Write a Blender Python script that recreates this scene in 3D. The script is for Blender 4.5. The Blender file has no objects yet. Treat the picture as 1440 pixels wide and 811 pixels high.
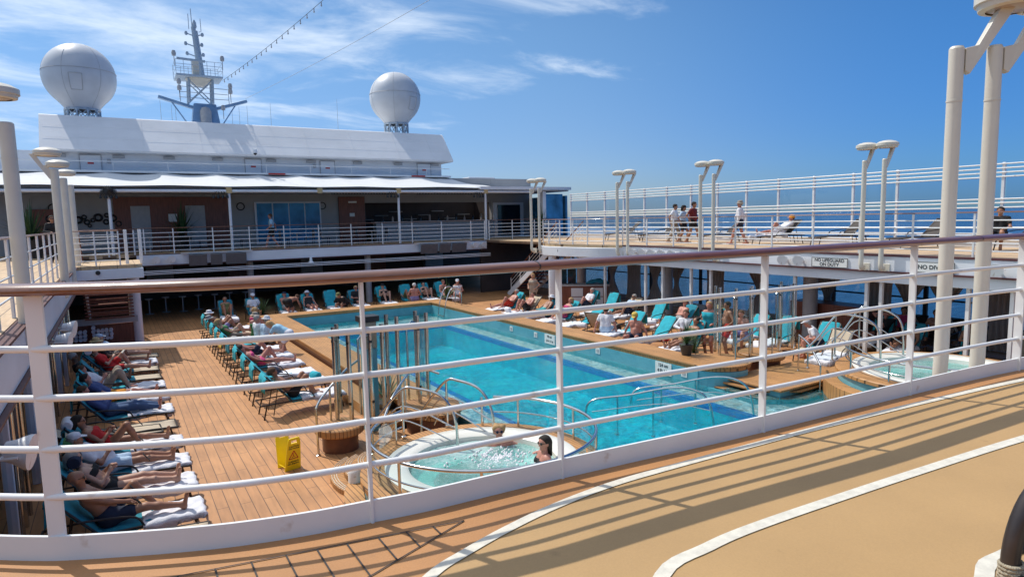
import bpy, bmesh, math, random
import numpy as np
from mathutils import Vector, Matrix
random.seed(7); rng = np.random.RandomState(7)
R = math.radians
S = bpy.context.scene
COL = S.collection

# ------------------------------------------------------------------ camera, world, sun, exposure
cam = bpy.data.cameras.new("camera"); cam.sensor_width = 36; cam.lens = 22.625
cam.clip_start = 0.05; cam.clip_end = 60000
co = bpy.data.objects.new("camera", cam); COL.objects.link(co)
rx, up, bk = (0.85114193, -0.52446338, -0.02226153), (0.07591113, 0.08101086, 0.99381826), (-0.51941786, -0.84757029, 0.10876435)
co.matrix_world = Matrix(((rx[0], up[0], bk[0], 0), (rx[1], up[1], bk[1], 0), (rx[2], up[2], bk[2], 1.25), (0, 0, 0, 1)))
S.camera = co
S.view_settings.view_transform = 'Standard'; S.view_settings.look = 'None'
S.view_settings.exposure = 0.0; S.view_settings.gamma = 1
S.cycles.max_bounces = 6; S.cycles.transparent_max_bounces = 40
S.cycles.diffuse_bounces = 4; S.cycles.glossy_bounces = 3
S.cycles.caustics_reflective = False; S.cycles.caustics_refractive = False
try: S.cycles.use_denoising = True
except Exception: pass
SUN_AZ, SUN_EL = 114.0, 55.5     # azimuth counted from +X towards +Y
sd = Vector((math.cos(R(SUN_AZ)) * math.cos(R(SUN_EL)), math.sin(R(SUN_AZ)) * math.cos(R(SUN_EL)), math.sin(R(SUN_EL))))
sl = bpy.data.lights.new("sun", 'SUN'); sl.energy = 3.75; sl.angle = R(0.53); sl.color = (1.0, 0.955, 0.88)
so = bpy.data.objects.new("sun", sl); COL.objects.link(so)
so.rotation_euler = (-sd).to_track_quat('-Z', 'Y').to_euler()

W = bpy.data.worlds.new("World"); S.world = W; W.use_nodes = True
nt = W.node_tree; nt.nodes.clear()
def wn(t): return nt.nodes.new(t)
sky = wn('ShaderNodeTexSky'); sky.sky_type = 'NISHITA'; sky.sun_disc = False
sky.sun_elevation = R(SUN_EL); sky.sun_rotation = R(90 - SUN_AZ); sky.altitude = 0
sky.air_density = 1.0; sky.dust_density = 0.35; sky.ozone_density = 1.4
tc = wn('ShaderNodeTexCoord'); sep = wn('ShaderNodeSeparateXYZ'); nt.links.new(tc.outputs['Generated'], sep.inputs[0])
def wm(op, a, b=None):
    m = wn('ShaderNodeMath'); m.operation = op
    for i, v in enumerate((a, b)):
        if v is None: continue
        if isinstance(v, (int, float)): m.inputs[i].default_value = v
        else: nt.links.new(v, m.inputs[i])
    return m.outputs[0]
zc = wm('ADD', wm('MAXIMUM', sep.outputs[2], 0.0), 0.12)
px_, py_ = wm('DIVIDE', sep.outputs[0], zc), wm('DIVIDE', sep.outputs[1], zc)
cmb = wn('ShaderNodeCombineXYZ'); nt.links.new(px_, cmb.inputs[0]); nt.links.new(py_, cmb.inputs[1])
mp = wn('ShaderNodeMapping'); nt.links.new(cmb.outputs[0], mp.inputs[0])
mp.inputs['Rotation'].default_value = (0, 0, R(-32)); mp.inputs['Scale'].default_value = (0.8, 1.25, 1)
n1 = wn('ShaderNodeTexNoise'); n1.inputs['Scale'].default_value = 1.7; n1.inputs['Detail'].default_value = 9; n1.inputs['Roughness'].default_value = 0.6
n1.inputs['Distortion'].default_value = 0.5
nt.links.new(mp.outputs[0], n1.inputs[0])
n2 = wn('ShaderNodeTexNoise'); n2.inputs['Scale'].default_value = 0.42; n2.inputs['Detail'].default_value = 2
nt.links.new(cmb.outputs[0], n2.inputs[0])
# clouds thicken towards the port side and overhead, thin out to starboard
cst = wn('ShaderNodeMapRange'); cst.inputs['From Min'].default_value = 0.12; cst.inputs['From Max'].default_value = 0.5; cst.interpolation_type = 'SMOOTHSTEP'
nt.links.new(wm('SUBTRACT', wm('MULTIPLY', sep.outputs[0], 0.85), wm('MULTIPLY', sep.outputs[1], 0.52)), cst.inputs['Value'])
side = wm('SUBTRACT', wm('ADD', wm('SUBTRACT', wm('MULTIPLY', sep.outputs[1], 0.32), wm('MULTIPLY', sep.outputs[0], 0.34)), wm('MULTIPLY', sep.outputs[2], 1.9)), wm('MULTIPLY', cst.outputs[0], 0.9))
cl = wm('ADD', wm('ADD', n1.outputs[0], wm('MULTIPLY', n2.outputs[0], 0.35)), wm('MULTIPLY', side, 0.42))
rmp = wn('ShaderNodeMapRange'); rmp.inputs['From Min'].default_value = 0.86; rmp.inputs['From Max'].default_value = 1.22
rmp.interpolation_type = 'SMOOTHSTEP'
nt.links.new(cl, rmp.inputs['Value'])
fade = wn('ShaderNodeMapRange'); fade.inputs['From Min'].default_value = 0.0; fade.inputs['From Max'].default_value = 0.16
nt.links.new(sep.outputs[2], fade.inputs['Value'])
amt = wm('MULTIPLY', wm('MULTIPLY', rmp.outputs[0], fade.outputs[0]), 0.65)
hs = wn('ShaderNodeHueSaturation'); hs.inputs['Saturation'].default_value = 1.15; hs.inputs['Value'].default_value = 1.0
nt.links.new(sky.outputs[0], hs.inputs['Color'])
hz = wn('ShaderNodeMapRange'); hz.inputs['From Min'].default_value = 0.0; hz.inputs['From Max'].default_value = 0.30; hz.interpolation_type = 'SMOOTHSTEP'
nt.links.new(sep.outputs[2], hz.inputs['Value'])
hc = wn('ShaderNodeMixRGB'); nt.links.new(hz.outputs[0], hc.inputs[0]); hc.inputs[1].default_value = (0.50, 0.65, 1.08, 1); hc.inputs[2].default_value = (0.80, 0.98, 1.18, 1)
ml = wn('ShaderNodeMixRGB'); ml.blend_type = 'MULTIPLY'; ml.inputs[0].default_value = 1; nt.links.new(hs.outputs[0], ml.inputs[1]); nt.links.new(hc.outputs[0], ml.inputs[2])
stb = wm('SUBTRACT', wm('MULTIPLY', sep.outputs[0], 0.85), wm('MULTIPLY', sep.outputs[1], 0.52))
sr = wn('ShaderNodeMapRange'); sr.inputs['From Min'].default_value = 0.02; sr.inputs['From Max'].default_value = 0.62; sr.interpolation_type = 'SMOOTHSTEP'; nt.links.new(stb, sr.inputs['Value'])
sc_ = wn('ShaderNodeMixRGB'); nt.links.new(sr.outputs[0], sc_.inputs[0]); sc_.inputs[1].default_value = (0.86, 0.84, 0.78, 1); sc_.inputs[2].default_value = (0.36, 0.62, 0.79, 1)
m2_ = wn('ShaderNodeMixRGB'); m2_.blend_type = 'MULTIPLY'; m2_.inputs[0].default_value = 1; nt.links.new(ml.outputs[0], m2_.inputs[1]); nt.links.new(sc_.outputs[0], m2_.inputs[2])
mx = wn('ShaderNodeMixRGB'); nt.links.new(amt, mx.inputs[0]); nt.links.new(m2_.outputs[0], mx.inputs[1]); mx.inputs[2].default_value = (8.2, 8.9, 9.6, 1)
bg = wn('ShaderNodeBackground'); bg.inputs[1].default_value = 0.13; nt.links.new(mx.outputs[0], bg.inputs[0])
wo = wn('ShaderNodeOutputWorld'); nt.links.new(bg.outputs[0], wo.inputs[0])

# ------------------------------------------------------------------ materials
def mat(name, col, rough=0.5, metal=0.0, var=0.12, vs=6.0, bump=0.0, bs=40.0, spec=None, vscale=(1, 1, 1), coat=0):
    m = bpy.data.materials.new(name); m.use_nodes = True
    t = m.node_tree; b = t.nodes['Principled BSDF']
    b.inputs['Roughness'].default_value = rough; b.inputs['Metallic'].default_value = metal
    if spec is not None: b.inputs['Specular IOR Level'].default_value = spec
    if coat: b.inputs['Coat Weight'].default_value = coat; b.inputs['Coat Roughness'].default_value = 0.12
    c = t.nodes.new('ShaderNodeTexCoord'); g = t.nodes.new('ShaderNodeMapping'); g.inputs['Scale'].default_value = vscale
    t.links.new(c.outputs['Object'], g.inputs[0])
    n = t.nodes.new('ShaderNodeTexNoise'); n.inputs['Scale'].default_value = vs; n.inputs['Detail'].default_value = 6
    t.links.new(g.outputs[0], n.inputs[0])
    r = t.nodes.new('ShaderNodeValToRGB'); e = r.color_ramp.elements
    e[0].position = 0.3; e[1].position = 0.7
    e[0].color = tuple(x * (1 - var) for x in col) + (1,); e[1].color = tuple(min(1, x * (1 + var)) for x in col) + (1,)
    t.links.new(n.outputs[0], r.inputs[0]); t.links.new(r.outputs[0], b.inputs['Base Color'])
    if bump:
        n2 = t.nodes.new('ShaderNodeTexNoise'); n2.inputs['Scale'].default_value = bs; n2.inputs['Detail'].default_value = 4
        t.links.new(g.outputs[0], n2.inputs[0])
        bp = t.nodes.new('ShaderNodeBump'); bp.inputs['Strength'].default_value = bump; bp.inputs['Distance'].default_value = 0.01
        t.links.new(n2.outputs[0], bp.inputs['Height']); t.links.new(bp.outputs[0], b.inputs['Normal'])
    return m

def planks(name, c1, c2, gap, width=0.13, length=2.4, axis='Y', rough=0.55, mortar=0.008):
    m = mat(name, c1, rough, var=0.1); t = m.node_tree; b = t.nodes['Principled BSDF']
    c = t.nodes.new('ShaderNodeTexCoord'); g = t.nodes.new('ShaderNodeMapping')
    if axis == 'Y': g.inputs['Rotation'].default_value = (0, 0, R(90))
    t.links.new(c.outputs['Object'], g.inputs[0])
    br = t.nodes.new('ShaderNodeTexBrick'); br.inputs['Scale'].default_value = 1.0
    br.inputs['Brick Width'].default_value = length; br.inputs['Row Height'].default_value = width
    br.inputs['Mortar Size'].default_value = mortar; br.inputs['Mortar Smooth'].default_value = 0.2; br.offset = 0.37
    br.inputs['Color1'].default_value = c1 + (1,); br.inputs['Color2'].default_value = c2 + (1,); br.inputs['Mortar'].default_value = gap + (1,)
    t.links.new(g.outputs[0], br.inputs[0])
    n = t.nodes.new('ShaderNodeTexNoise'); n.inputs['Scale'].default_value = 3; n.inputs['Detail'].default_value = 7
    g2 = t.nodes.new('ShaderNodeMapping'); g2.inputs['Scale'].default_value = (6, 0.7, 1) if axis == 'Y' else (0.7, 6, 1)
    t.links.new(c.outputs['Object'], g2.inputs[0]); t.links.new(g2.outputs[0], n.inputs[0])
    n3 = t.nodes.new('ShaderNodeTexNoise'); n3.inputs['Scale'].default_value = 0.8; n3.inputs['Detail'].default_value = 5
    t.links.new(c.outputs['Object'], n3.inputs[0])
    ad = t.nodes.new('ShaderNodeMath'); ad.operation = 'ADD'; t.links.new(n.outputs[0], ad.inputs[0]); t.links.new(n3.outputs[0], ad.inputs[1])
    mr = t.nodes.new('ShaderNodeMapRange'); mr.inputs['From Min'].default_value = 0.6; mr.inputs['From Max'].default_value = 1.4
    mr.inputs['To Min'].default_value = 0.72; mr.inputs['To Max'].default_value = 1.22; t.links.new(ad.outputs[0], mr.inputs[0])
    mm = t.nodes.new('ShaderNodeMixRGB'); mm.blend_type = 'MULTIPLY'; mm.inputs[0].default_value = 1
    t.links.new(br.outputs[0], mm.inputs[1]); t.links.new(mr.outputs[0], mm.inputs[2]); t.links.new(mm.outputs[0], b.inputs['Base Color'])
    bp = t.nodes.new('ShaderNodeBump'); bp.inputs['Strength'].default_value = 0.4; bp.inputs['Distance'].default_value = 0.004; bp.invert = True
    t.links.new(br.outputs['Fac'], bp.inputs['Height']); t.links.new(bp.outputs[0], b.inputs['Normal'])
    return m

def glass(name, tint=(0.8, 0.9, 0.92), refl=0.25, fmul=1.0):
    m = bpy.data.materials.new(name); m.use_nodes = True; t = m.node_tree; t.nodes.clear()
    tr = t.nodes.new('ShaderNodeBsdfTransparent'); tr.inputs[0].default_value = tint + (1,)
    gl = t.nodes.new('ShaderNodeBsdfGlossy'); gl.inputs['Roughness'].default_value = 0.03
    n = t.nodes.new('ShaderNodeTexNoise'); n.inputs['Scale'].default_value = 2.0
    bp = t.nodes.new('ShaderNodeBump'); bp.inputs['Strength'].default_value = 0.05; t.links.new(n.outputs[0], bp.inputs['Height']); t.links.new(bp.outputs[0], gl.inputs['Normal'])
    fr = t.nodes.new('ShaderNodeFresnel'); fr.inputs[0].default_value = 1.45
    mu = t.nodes.new('ShaderNodeMath'); mu.operation = 'MULTIPLY_ADD'; mu.inputs[1].default_value = fmul; mu.inputs[2].default_value = refl * 0.2
    t.links.new(fr.outputs[0], mu.inputs[0])
    mi = t.nodes.new('ShaderNodeMixShader'); t.links.new(mu.outputs[0], mi.inputs[0]); t.links.new(tr.outputs[0], mi.inputs[1]); t.links.new(gl.outputs[0], mi.inputs[2])
    o = t.nodes.new('ShaderNodeOutputMaterial'); t.links.new(mi.outputs[0], o.inputs[0])
    return m

def water_mat(name, tint, body, bodyamt, scale, strength, froth=0.0, dist=0.03):
    m = bpy.data.materials.new(name); m.use_nodes = True; t = m.node_tree; t.nodes.clear()
    L = t.links.new
    c = t.nodes.new('ShaderNodeTexCoord')
    g = t.nodes.new('ShaderNodeMapping'); g.inputs['Scale'].default_value = (1, 0.8, 1); g.inputs['Rotation'].default_value = (0, 0, R(25)); L(c.outputs['Object'], g.inputs[0])
    n = t.nodes.new('ShaderNodeTexNoise'); n.inputs['Scale'].default_value = scale; n.inputs['Detail'].default_value = 5; n.inputs['Distortion'].default_value = 1.2; L(g.outputs[0], n.inputs[0])
    v = t.nodes.new('ShaderNodeTexNoise'); v.inputs['Scale'].default_value = scale * 0.3; v.inputs['Detail'].default_value = 2; L(g.outputs[0], v.inputs[0])
    a = t.nodes.new('ShaderNodeMath'); a.operation = 'MULTIPLY_ADD'; a.inputs[1].default_value = 1.5; L(v.outputs[0], a.inputs[0]); L(n.outputs[0], a.inputs[2])
    bp = t.nodes.new('ShaderNodeBump'); bp.inputs['Strength'].default_value = strength; bp.inputs['Distance'].default_value = dist; L(a.outputs[0], bp.inputs['Height'])
    tr = t.nodes.new('ShaderNodeBsdfTransparent'); tr.inputs[0].default_value = tint + (1,)
    df = t.nodes.new('ShaderNodeBsdfDiffuse'); df.inputs[0].default_value = body + (1,); L(bp.outputs[0], df.inputs['Normal'])
    mi = t.nodes.new('ShaderNodeMixShader'); mi.inputs[0].default_value = bodyamt; L(tr.outputs[0], mi.inputs[1]); L(df.outputs[0], mi.inputs[2])
    src = mi
    if froth:
        f = t.nodes.new('ShaderNodeTexNoise'); f.inputs['Scale'].default_value = 16; f.inputs['Detail'].default_value = 9; f.inputs['Roughness'].default_value = 0.75; L(c.outputs['Object'], f.inputs[0])
        f2 = t.nodes.new('ShaderNodeTexNoise'); f2.inputs['Scale'].default_value = 1.1; L(c.outputs['Object'], f2.inputs[0])
        am = t.nodes.new('ShaderNodeMath'); am.operation = 'ADD'; L(f.outputs[0], am.inputs[0]); L(f2.outputs[0], am.inputs[1])
        r = t.nodes.new('ShaderNodeMapRange'); r.inputs['From Min'].default_value = 0.9; r.inputs['From Max'].default_value = 1.25; r.inputs['To Max'].default_value = froth; L(am.outputs[0], r.inputs[0])
        w = t.nodes.new('ShaderNodeBsdfDiffuse'); w.inputs[0].default_value = (0.85, 0.93, 0.92, 1)
        m3 = t.nodes.new('ShaderNodeMixShader'); L(r.outputs[0], m3.inputs[0]); L(src.outputs[0], m3.inputs[1]); L(w.outputs[0], m3.inputs[2]); src = m3
    gl = t.nodes.new('ShaderNodeBsdfGlossy'); gl.inputs['Roughness'].default_value = 0.06; L(bp.outputs[0], gl.inputs['Normal'])
    fr = t.nodes.new('ShaderNodeFresnel'); fr.inputs[0].default_value = 1.33; L(bp.outputs[0], fr.inputs['Normal'])
    m2 = t.nodes.new('ShaderNodeMixShader'); L(fr.outputs[0], m2.inputs[0]); L(src.outputs[0], m2.inputs[1]); L(gl.outputs[0], m2.inputs[2])
    o = t.nodes.new('ShaderNodeOutputMaterial'); L(m2.outputs[0], o.inputs[0])
    return m

def tiles(name, c1, c2, grout, size=0.05):
    m = mat(name, c1, 0.3, var=0.1); t = m.node_tree; b = t.nodes['Principled BSDF']
    c = t.nodes.new('ShaderNodeTexCoord')
    v = t.nodes.new('ShaderNodeTexNoise'); v.inputs['Scale'].default_value = 1.3; v.inputs['Detail'].default_value = 6; v.inputs['Distortion'].default_value = 1.5
    t.links.new(c.outputs['Object'], v.inputs[0])
    r = t.nodes.new('ShaderNodeValToRGB'); r.color_ramp.elements[0].position = 0.36; r.color_ramp.elements[1].position = 0.62
    r.color_ramp.elements[0].color = c1 + (1,); r.color_ramp.elements[1].color = c2 + (1,)
    t.links.new(v.outputs[0], r.inputs[0])
    vo = t.nodes.new('ShaderNodeTexVoronoi'); vo.feature = 'DISTANCE_TO_EDGE'; vo.inputs['Scale'].default_value = 1 / size; vo.inputs['Randomness'].default_value = 0.15
    t.links.new(c.outputs['Object'], vo.inputs[0])
    mr = t.nodes.new('ShaderNodeMapRange'); mr.inputs['From Max'].default_value = 0.06; t.links.new(vo.outputs[0], mr.inputs[0])
    mm = t.nodes.new('ShaderNodeMixRGB'); mm.inputs[1].default_value = grout + (1,); t.links.new(mr.outputs[0], mm.inputs[0]); t.links.new(r.outputs[0], mm.inputs[2])
    t.links.new(mm.outputs[0], b.inputs['Base Color'])
    return m

M = {}
M['white'] = mat('white_paint', (0.78, 0.78, 0.77), 0.35, var=0.05, vs=2.5, bump=0.08, bs=18)
t_ = M['white'].node_tree; rn = t_.nodes.new('ShaderNodeTexNoise'); rn.inputs['Scale'].default_value = 7; rn.inputs['Detail'].default_value = 8
tc_ = t_.nodes.new('ShaderNodeTexCoord'); t_.links.new(tc_.outputs['Object'], rn.inputs[0]); rr0 = t_.nodes.new('ShaderNodeMapRange'); rr0.inputs['From Min'].default_value = 0.66; rr0.inputs['From Max'].default_value = 0.74; rr0.inputs['To Max'].default_value = 0.55
t_.links.new(rn.outputs[0], rr0.inputs[0]); mr_ = t_.nodes.new('ShaderNodeMixRGB'); t_.links.new(rr0.outputs[0], mr_.inputs[0]); b_ = t_.nodes['Principled BSDF']; t_.links.new(b_.inputs['Base Color'].links[0].from_socket, mr_.inputs[1]); mr_.inputs[2].default_value = (0.42, 0.30, 0.20, 1); t_.links.new(mr_.outputs[0], b_.inputs['Base Color'])
M['white2'] = mat('white_hull_paint', (0.74, 0.76, 0.79), 0.42, var=0.06, vs=0.7, bump=0.1, bs=5, vscale=(1, 1, 3))
M['slope'] = mat('weathered_white_plate', (0.76, 0.76, 0.76), 0.5, var=0.05, vs=0.6, bump=0.15, bs=3, vscale=(1, 1, 2.5))
M['cream'] = mat('cream_paint', (0.66, 0.62, 0.53), 0.38, var=0.04, vs=3, bump=0.06, bs=20)
M['greyp'] = mat('grey_paint', (0.42, 0.42, 0.43), 0.5, var=0.08)
M['wallg'] = mat('grey_wall', (0.36, 0.35, 0.34), 0.6, var=0.06, vs=1.5)
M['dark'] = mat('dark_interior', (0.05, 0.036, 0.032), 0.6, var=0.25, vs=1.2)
M['black'] = mat('black_metal', (0.018, 0.017, 0.017), 0.4, var=0.2)
M['steel'] = mat('polished_steel', (0.62, 0.62, 0.61), 0.16, 1.0, var=0.08, vs=9)
M['teak'] = mat('varnished_teak', (0.165, 0.055, 0.028), 0.3, var=0.28, vs=7, vscale=(0.6, 14, 14), bump=0.05, coat=0.5)
M['teakdark'] = mat('dark_teak', (0.15, 0.055, 0.03), 0.4, var=0.2, vs=6)
M['redwood'] = mat('reddish_wood_panel', (0.20, 0.065, 0.038), 0.45, var=0.25, vs=3, vscale=(6, 6, 0.7))
M['maroon'] = mat('maroon_trim', (0.10, 0.025, 0.022), 0.5, var=0.1)
M['deck'] = planks('pool_deck_planks', (0.54, 0.265, 0.108), (0.46, 0.22, 0.088), (0.13, 0.065, 0.035), 0.17, 2.4, mortar=0.006)
M['coping'] = planks('coping_planks', (0.52, 0.26, 0.09), (0.45, 0.22, 0.08), (0.10, 0.05, 0.02), 0.07, 3.0, 'Y', mortar=0.006)
M['copingx'] = planks('coping_planks_cross', (0.52, 0.26, 0.09), (0.45, 0.22, 0.08), (0.10, 0.05, 0.02), 0.07, 3.0, 'X', mortar=0.006)
M['balc'] = planks('balcony_planks', (0.60, 0.42, 0.24), (0.56, 0.38, 0.22), (0.16, 0.10, 0.06), 0.5, 1.5, 'Y')
M['strip'] = mat('orange_brown_deck_coating', (0.45, 0.215, 0.078), 0.55, var=0.11, vs=1.7, bump=0.12, bs=160)
M['court'] = mat('tan_court_coating', (0.45, 0.278, 0.118), 0.62, var=0.06, vs=1.4, bump=0.10, bs=120)
M['line'] = mat('white_line_paint', (0.70, 0.655, 0.55), 0.5, var=0.13, vs=22)
M['caulk'] = mat('black_caulk', (0.035, 0.025, 0.02), 0.6)
M['sea'] = None
M['poolwall'] = tiles('pool_wall_tiles', (0.10, 0.36, 0.44), (0.14, 0.42, 0.50), (0.12, 0.36, 0.42), 0.03)
M['shelf'] = tiles('pale_shelf_tiles', (0.55, 0.84, 0.92), (0.95, 0.96, 0.84), (0.7, 0.88, 0.9))
M['deep'] = tiles('deep_pool_tiles', (0.0, 0.58, 0.82), (0.0, 0.84, 0.96), (0.0, 0.56, 0.8), 0.08)
M['bluestripe'] = mat('blue_edge_tiles', (0.01, 0.14, 0.75), 0.3, var=0.1, vs=20)
M['poolwater'] = water_mat('pool_water', (0.95, 1.0, 1.0), (0.0, 0.66, 0.82), 0.17, 6.0, 1.0, dist=0.22)
M['spawater'] = water_mat('spa_water', (0.72, 0.97, 0.93), (0.28, 0.72, 0.68), 0.35, 8.0, 0.5, froth=0.45)
M['tub'] = mat('white_spa_shell', (0.80, 0.78, 0.70), 0.25, var=0.03)
M['tubdeep'] = mat('pale_green_spa_floor', (0.42, 0.74, 0.68), 0.3, var=0.08)
M['glass'] = glass('clear_glass', fmul=.35); M['screen'] = glass('tinted_windscreen', (0.66, 0.81, 1.0), 0.3, 0.08)
M['darkglass'] = mat('dark_glass', (0.012, 0.02, 0.03), 0.06, var=0.2)
M['blueglass'] = mat('blue_reflecting_glass', (0.05, 0.22, 0.42), 0.12, var=0.5, vs=1.2, spec=0.3)  # blue sky reflection put into the base colour, specular lowered
M['sling'] = mat('beige_sling', (0.50, 0.41, 0.30), 0.8, var=0.06, vs=60, bump=0.2, bs=300)
M['slingdark'] = mat('dark_brown_sling', (0.045, 0.035, 0.03), 0.7, var=0.15, vs=60)
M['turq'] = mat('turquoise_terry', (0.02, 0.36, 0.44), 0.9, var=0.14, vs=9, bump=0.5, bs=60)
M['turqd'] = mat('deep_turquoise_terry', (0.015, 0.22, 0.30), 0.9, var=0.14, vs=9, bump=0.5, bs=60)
M['towel'] = mat('white_terry', (0.76, 0.75, 0.78), 0.95, var=0.06, vs=7, bump=0.7, bs=50)
M['frame'] = mat('dark_brown_frame', (0.03, 0.022, 0.018), 0.35, var=0.15)
M['curtain'] = mat('taupe_curtain', (0.40, 0.36, 0.34), 0.9, var=0.15, vs=5, vscale=(9, 9, 0.5))
M['radome'] = mat('radome_shell', (0.56, 0.58, 0.61), 0.4, var=0.07, vs=1.2, bump=0.05, bs=5)
M['blue'] = mat('blue_mast_paint', (0.19, 0.32, 0.50), 0.45, var=0.12, vs=3)
M['mast'] = mat('mast_grey_blue', (0.40, 0.48, 0.56), 0.45, var=0.12)
M['yellow'] = mat('yellow_plastic', (1.0, 0.74, 0.015), 0.35, var=0.04, vs=8)
M['red'] = mat('red_paint', (0.5, 0.03, 0.02), 0.45)
M['inkblack'] = mat('black_ink', (0.02, 0.02, 0.02), 0.5)
M['signw'] = mat('sign_white', (0.8, 0.8, 0.76), 0.4, var=0.02)
M['bronze'] = mat('bronze_tube', (0.075, 0.062, 0.058), 0.32, 0.6, var=0.12, vs=20)
M['rope'] = mat('woven_rope', (0.42, 0.36, 0.26), 0.9, var=0.3, vs=90, bump=1.0, bs=160)
M['tent'] = mat('white_awning_fabric', (0.66, 0.67, 0.67), 0.8, var=0.04)
M['leaf'] = mat('green_leaf', (0.045, 0.10, 0.03), 0.5, var=0.4, vs=20)
M['planter'] = mat('dark_planter', (0.05, 0.045, 0.04), 0.5)
M['lampglass'] = mat('frosted_lamp_glass', (0.45, 0.36, 0.30), 0.3)
M['screenp'] = mat('grey_display_back', (0.11, 0.11, 0.12), 0.5, var=0.1)
M['concrete'] = M['greyp']
def cm(name, col, rough=0.85): return mat(name, col, rough, var=0.12, vs=14, bump=0.25, bs=40)
for k, c in dict(navy=(0.012, 0.02, 0.05), lblue=(0.42, 0.55, 0.70), redc=(0.55, 0.02, 0.02), blackc=(0.012, 0.012, 0.014), whitec=(0.72, 0.72, 0.76), shirtblue=(0.05, 0.08, 0.22),
                 jeans=(0.06, 0.11, 0.22), khaki=(0.36, 0.30, 0.24), orange=(0.7, 0.28, 0.02), pink=(0.6, 0.06, 0.20), maroonc=(0.14, 0.012, 0.015), olive=(0.16, 0.16, 0.06),
                 straw=(0.55, 0.42, 0.22), greenc=(0.06, 0.22, 0.08), tealc=(0.05, 0.30, 0.32), lilac=(0.25, 0.22, 0.42), greyc=(0.3, 0.3, 0.3), yellowc=(0.6, 0.42, 0.08), redtrunk=(0.6, 0.04, 0.02), skycol=(0.30, 0.52, 0.66)).items():
    M[k] = cm('cloth_' + k, c)
def skin(name, col): 
    m = mat(name, col, 0.5, var=0.08, vs=8)
    m.node_tree.nodes['Principled BSDF'].inputs['Subsurface Weight'].default_value = 0.0
    return m
M['sk1'] = skin('skin_light', (0.52, 0.29, 0.20)); M['sk2'] = skin('skin_tanned', (0.36, 0.17, 0.10)); M['sk3'] = skin('skin_pink', (0.50, 0.22, 0.16)); M['sk4'] = skin('skin_brown', (0.22, 0.10, 0.06))
M['hgrey'] = cm('hair_grey', (0.32, 0.30, 0.28)); M['hdark'] = cm('hair_dark', (0.02, 0.014, 0.01)); M['hbrown'] = cm('hair_brown', (0.09, 0.045, 0.022)); M['hblond'] = cm('hair_blond', (0.42, 0.26, 0.12)); M['hwhite'] = cm('hair_white', (0.62, 0.60, 0.57))

def sea_mat():
    m = bpy.data.materials.new('sea_water'); m.use_nodes = True; t = m.node_tree; b = t.nodes['Principled BSDF']
    b.inputs['Base Color'].default_value = (0.004, 0.045, 0.13, 1); b.inputs['Roughness'].default_value = 0.22
    c = t.nodes.new('ShaderNodeTexCoord')
    g = t.nodes.new('ShaderNodeMapping'); g.inputs['Scale'].default_value = (0.6, 1, 1); t.links.new(c.outputs['Object'], g.inputs[0])
    n = t.nodes.new('ShaderNodeTexNoise'); n.inputs['Scale'].default_value = 0.35; n.inputs['Detail'].default_value = 8; n.inputs['Roughness'].default_value = 0.65
    t.links.new(g.outputs[0], n.inputs[0])
    bp = t.nodes.new('ShaderNodeBump'); bp.inputs['Strength'].default_value = 0.9; bp.inputs['Distance'].default_value = 0.9
    t.links.new(n.outputs[0], bp.inputs['Height']); t.links.new(bp.outputs[0], b.inputs['Normal'])
    r = t.nodes.new('ShaderNodeValToRGB'); r.color_ramp.elements[0].color = (0.006, 0.036, 0.10, 1); r.color_ramp.elements[1].color = (0.02, 0.085, 0.20, 1)
    r.color_ramp.elements[0].position = 0.35; r.color_ramp.elements[1].position = 0.7
    t.links.new(n.outputs[0], r.inputs[0]); t.links.new(r.outputs[0], b.inputs['Base Color'])
    return m
M['sea'] = sea_mat()
def grime(m, amt=.10, spots=.25):
    t = m.node_tree; b = t.nodes['Principled BSDF']; src = b.inputs['Base Color'].links[0].from_socket; c = t.nodes.new('ShaderNodeTexCoord')
    def nz(scale, det, vs): 
        g = t.nodes.new('ShaderNodeMapping'); g.inputs['Scale'].default_value = vs; t.links.new(c.outputs['Object'], g.inputs[0]); n = t.nodes.new('ShaderNodeTexNoise'); n.inputs['Scale'].default_value = scale; n.inputs['Detail'].default_value = det; t.links.new(g.outputs[0], n.inputs[0]); return n.outputs[0]
    def mr(x, a, bb, lo, hi):
        r_ = t.nodes.new('ShaderNodeMapRange'); r_.inputs['From Min'].default_value = a; r_.inputs['From Max'].default_value = bb; r_.inputs['To Min'].default_value = lo; r_.inputs['To Max'].default_value = hi; t.links.new(x, r_.inputs[0]); return r_.outputs[0]
    for x in (mr(nz(.7, 6, (1, 1, 1)), .3, .7, 1 - amt, 1 + amt), mr(nz(140, 2, (1, 1, 1)), .3, .7, 1 - amt * .8, 1 + amt * .8), mr(nz(2.2, 9, (.25, 2.5, 1)), .62, .8, 1, 1 - spots), mr(nz(5.5, 6, (1.6, 1, 1)), .68, .76, 1, 1 - spots)):
        q = t.nodes.new('ShaderNodeMixRGB'); q.blend_type = 'MULTIPLY'; q.inputs[0].default_value = 1; t.links.new(src, q.inputs[1]); t.links.new(x, q.inputs[2]); src = q.outputs[0]
    t.links.new(src, b.inputs['Base Color'])
grime(M['court'], .045, .16); grime(M['strip'], .08, .18); grime(M['line'], .05, .25); grime(M['slope'], .05, .10); grime(M['white2'], .04, .12); grime(M['deck'], .08, .18); grime(M['coping'], .07, .15)

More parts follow.
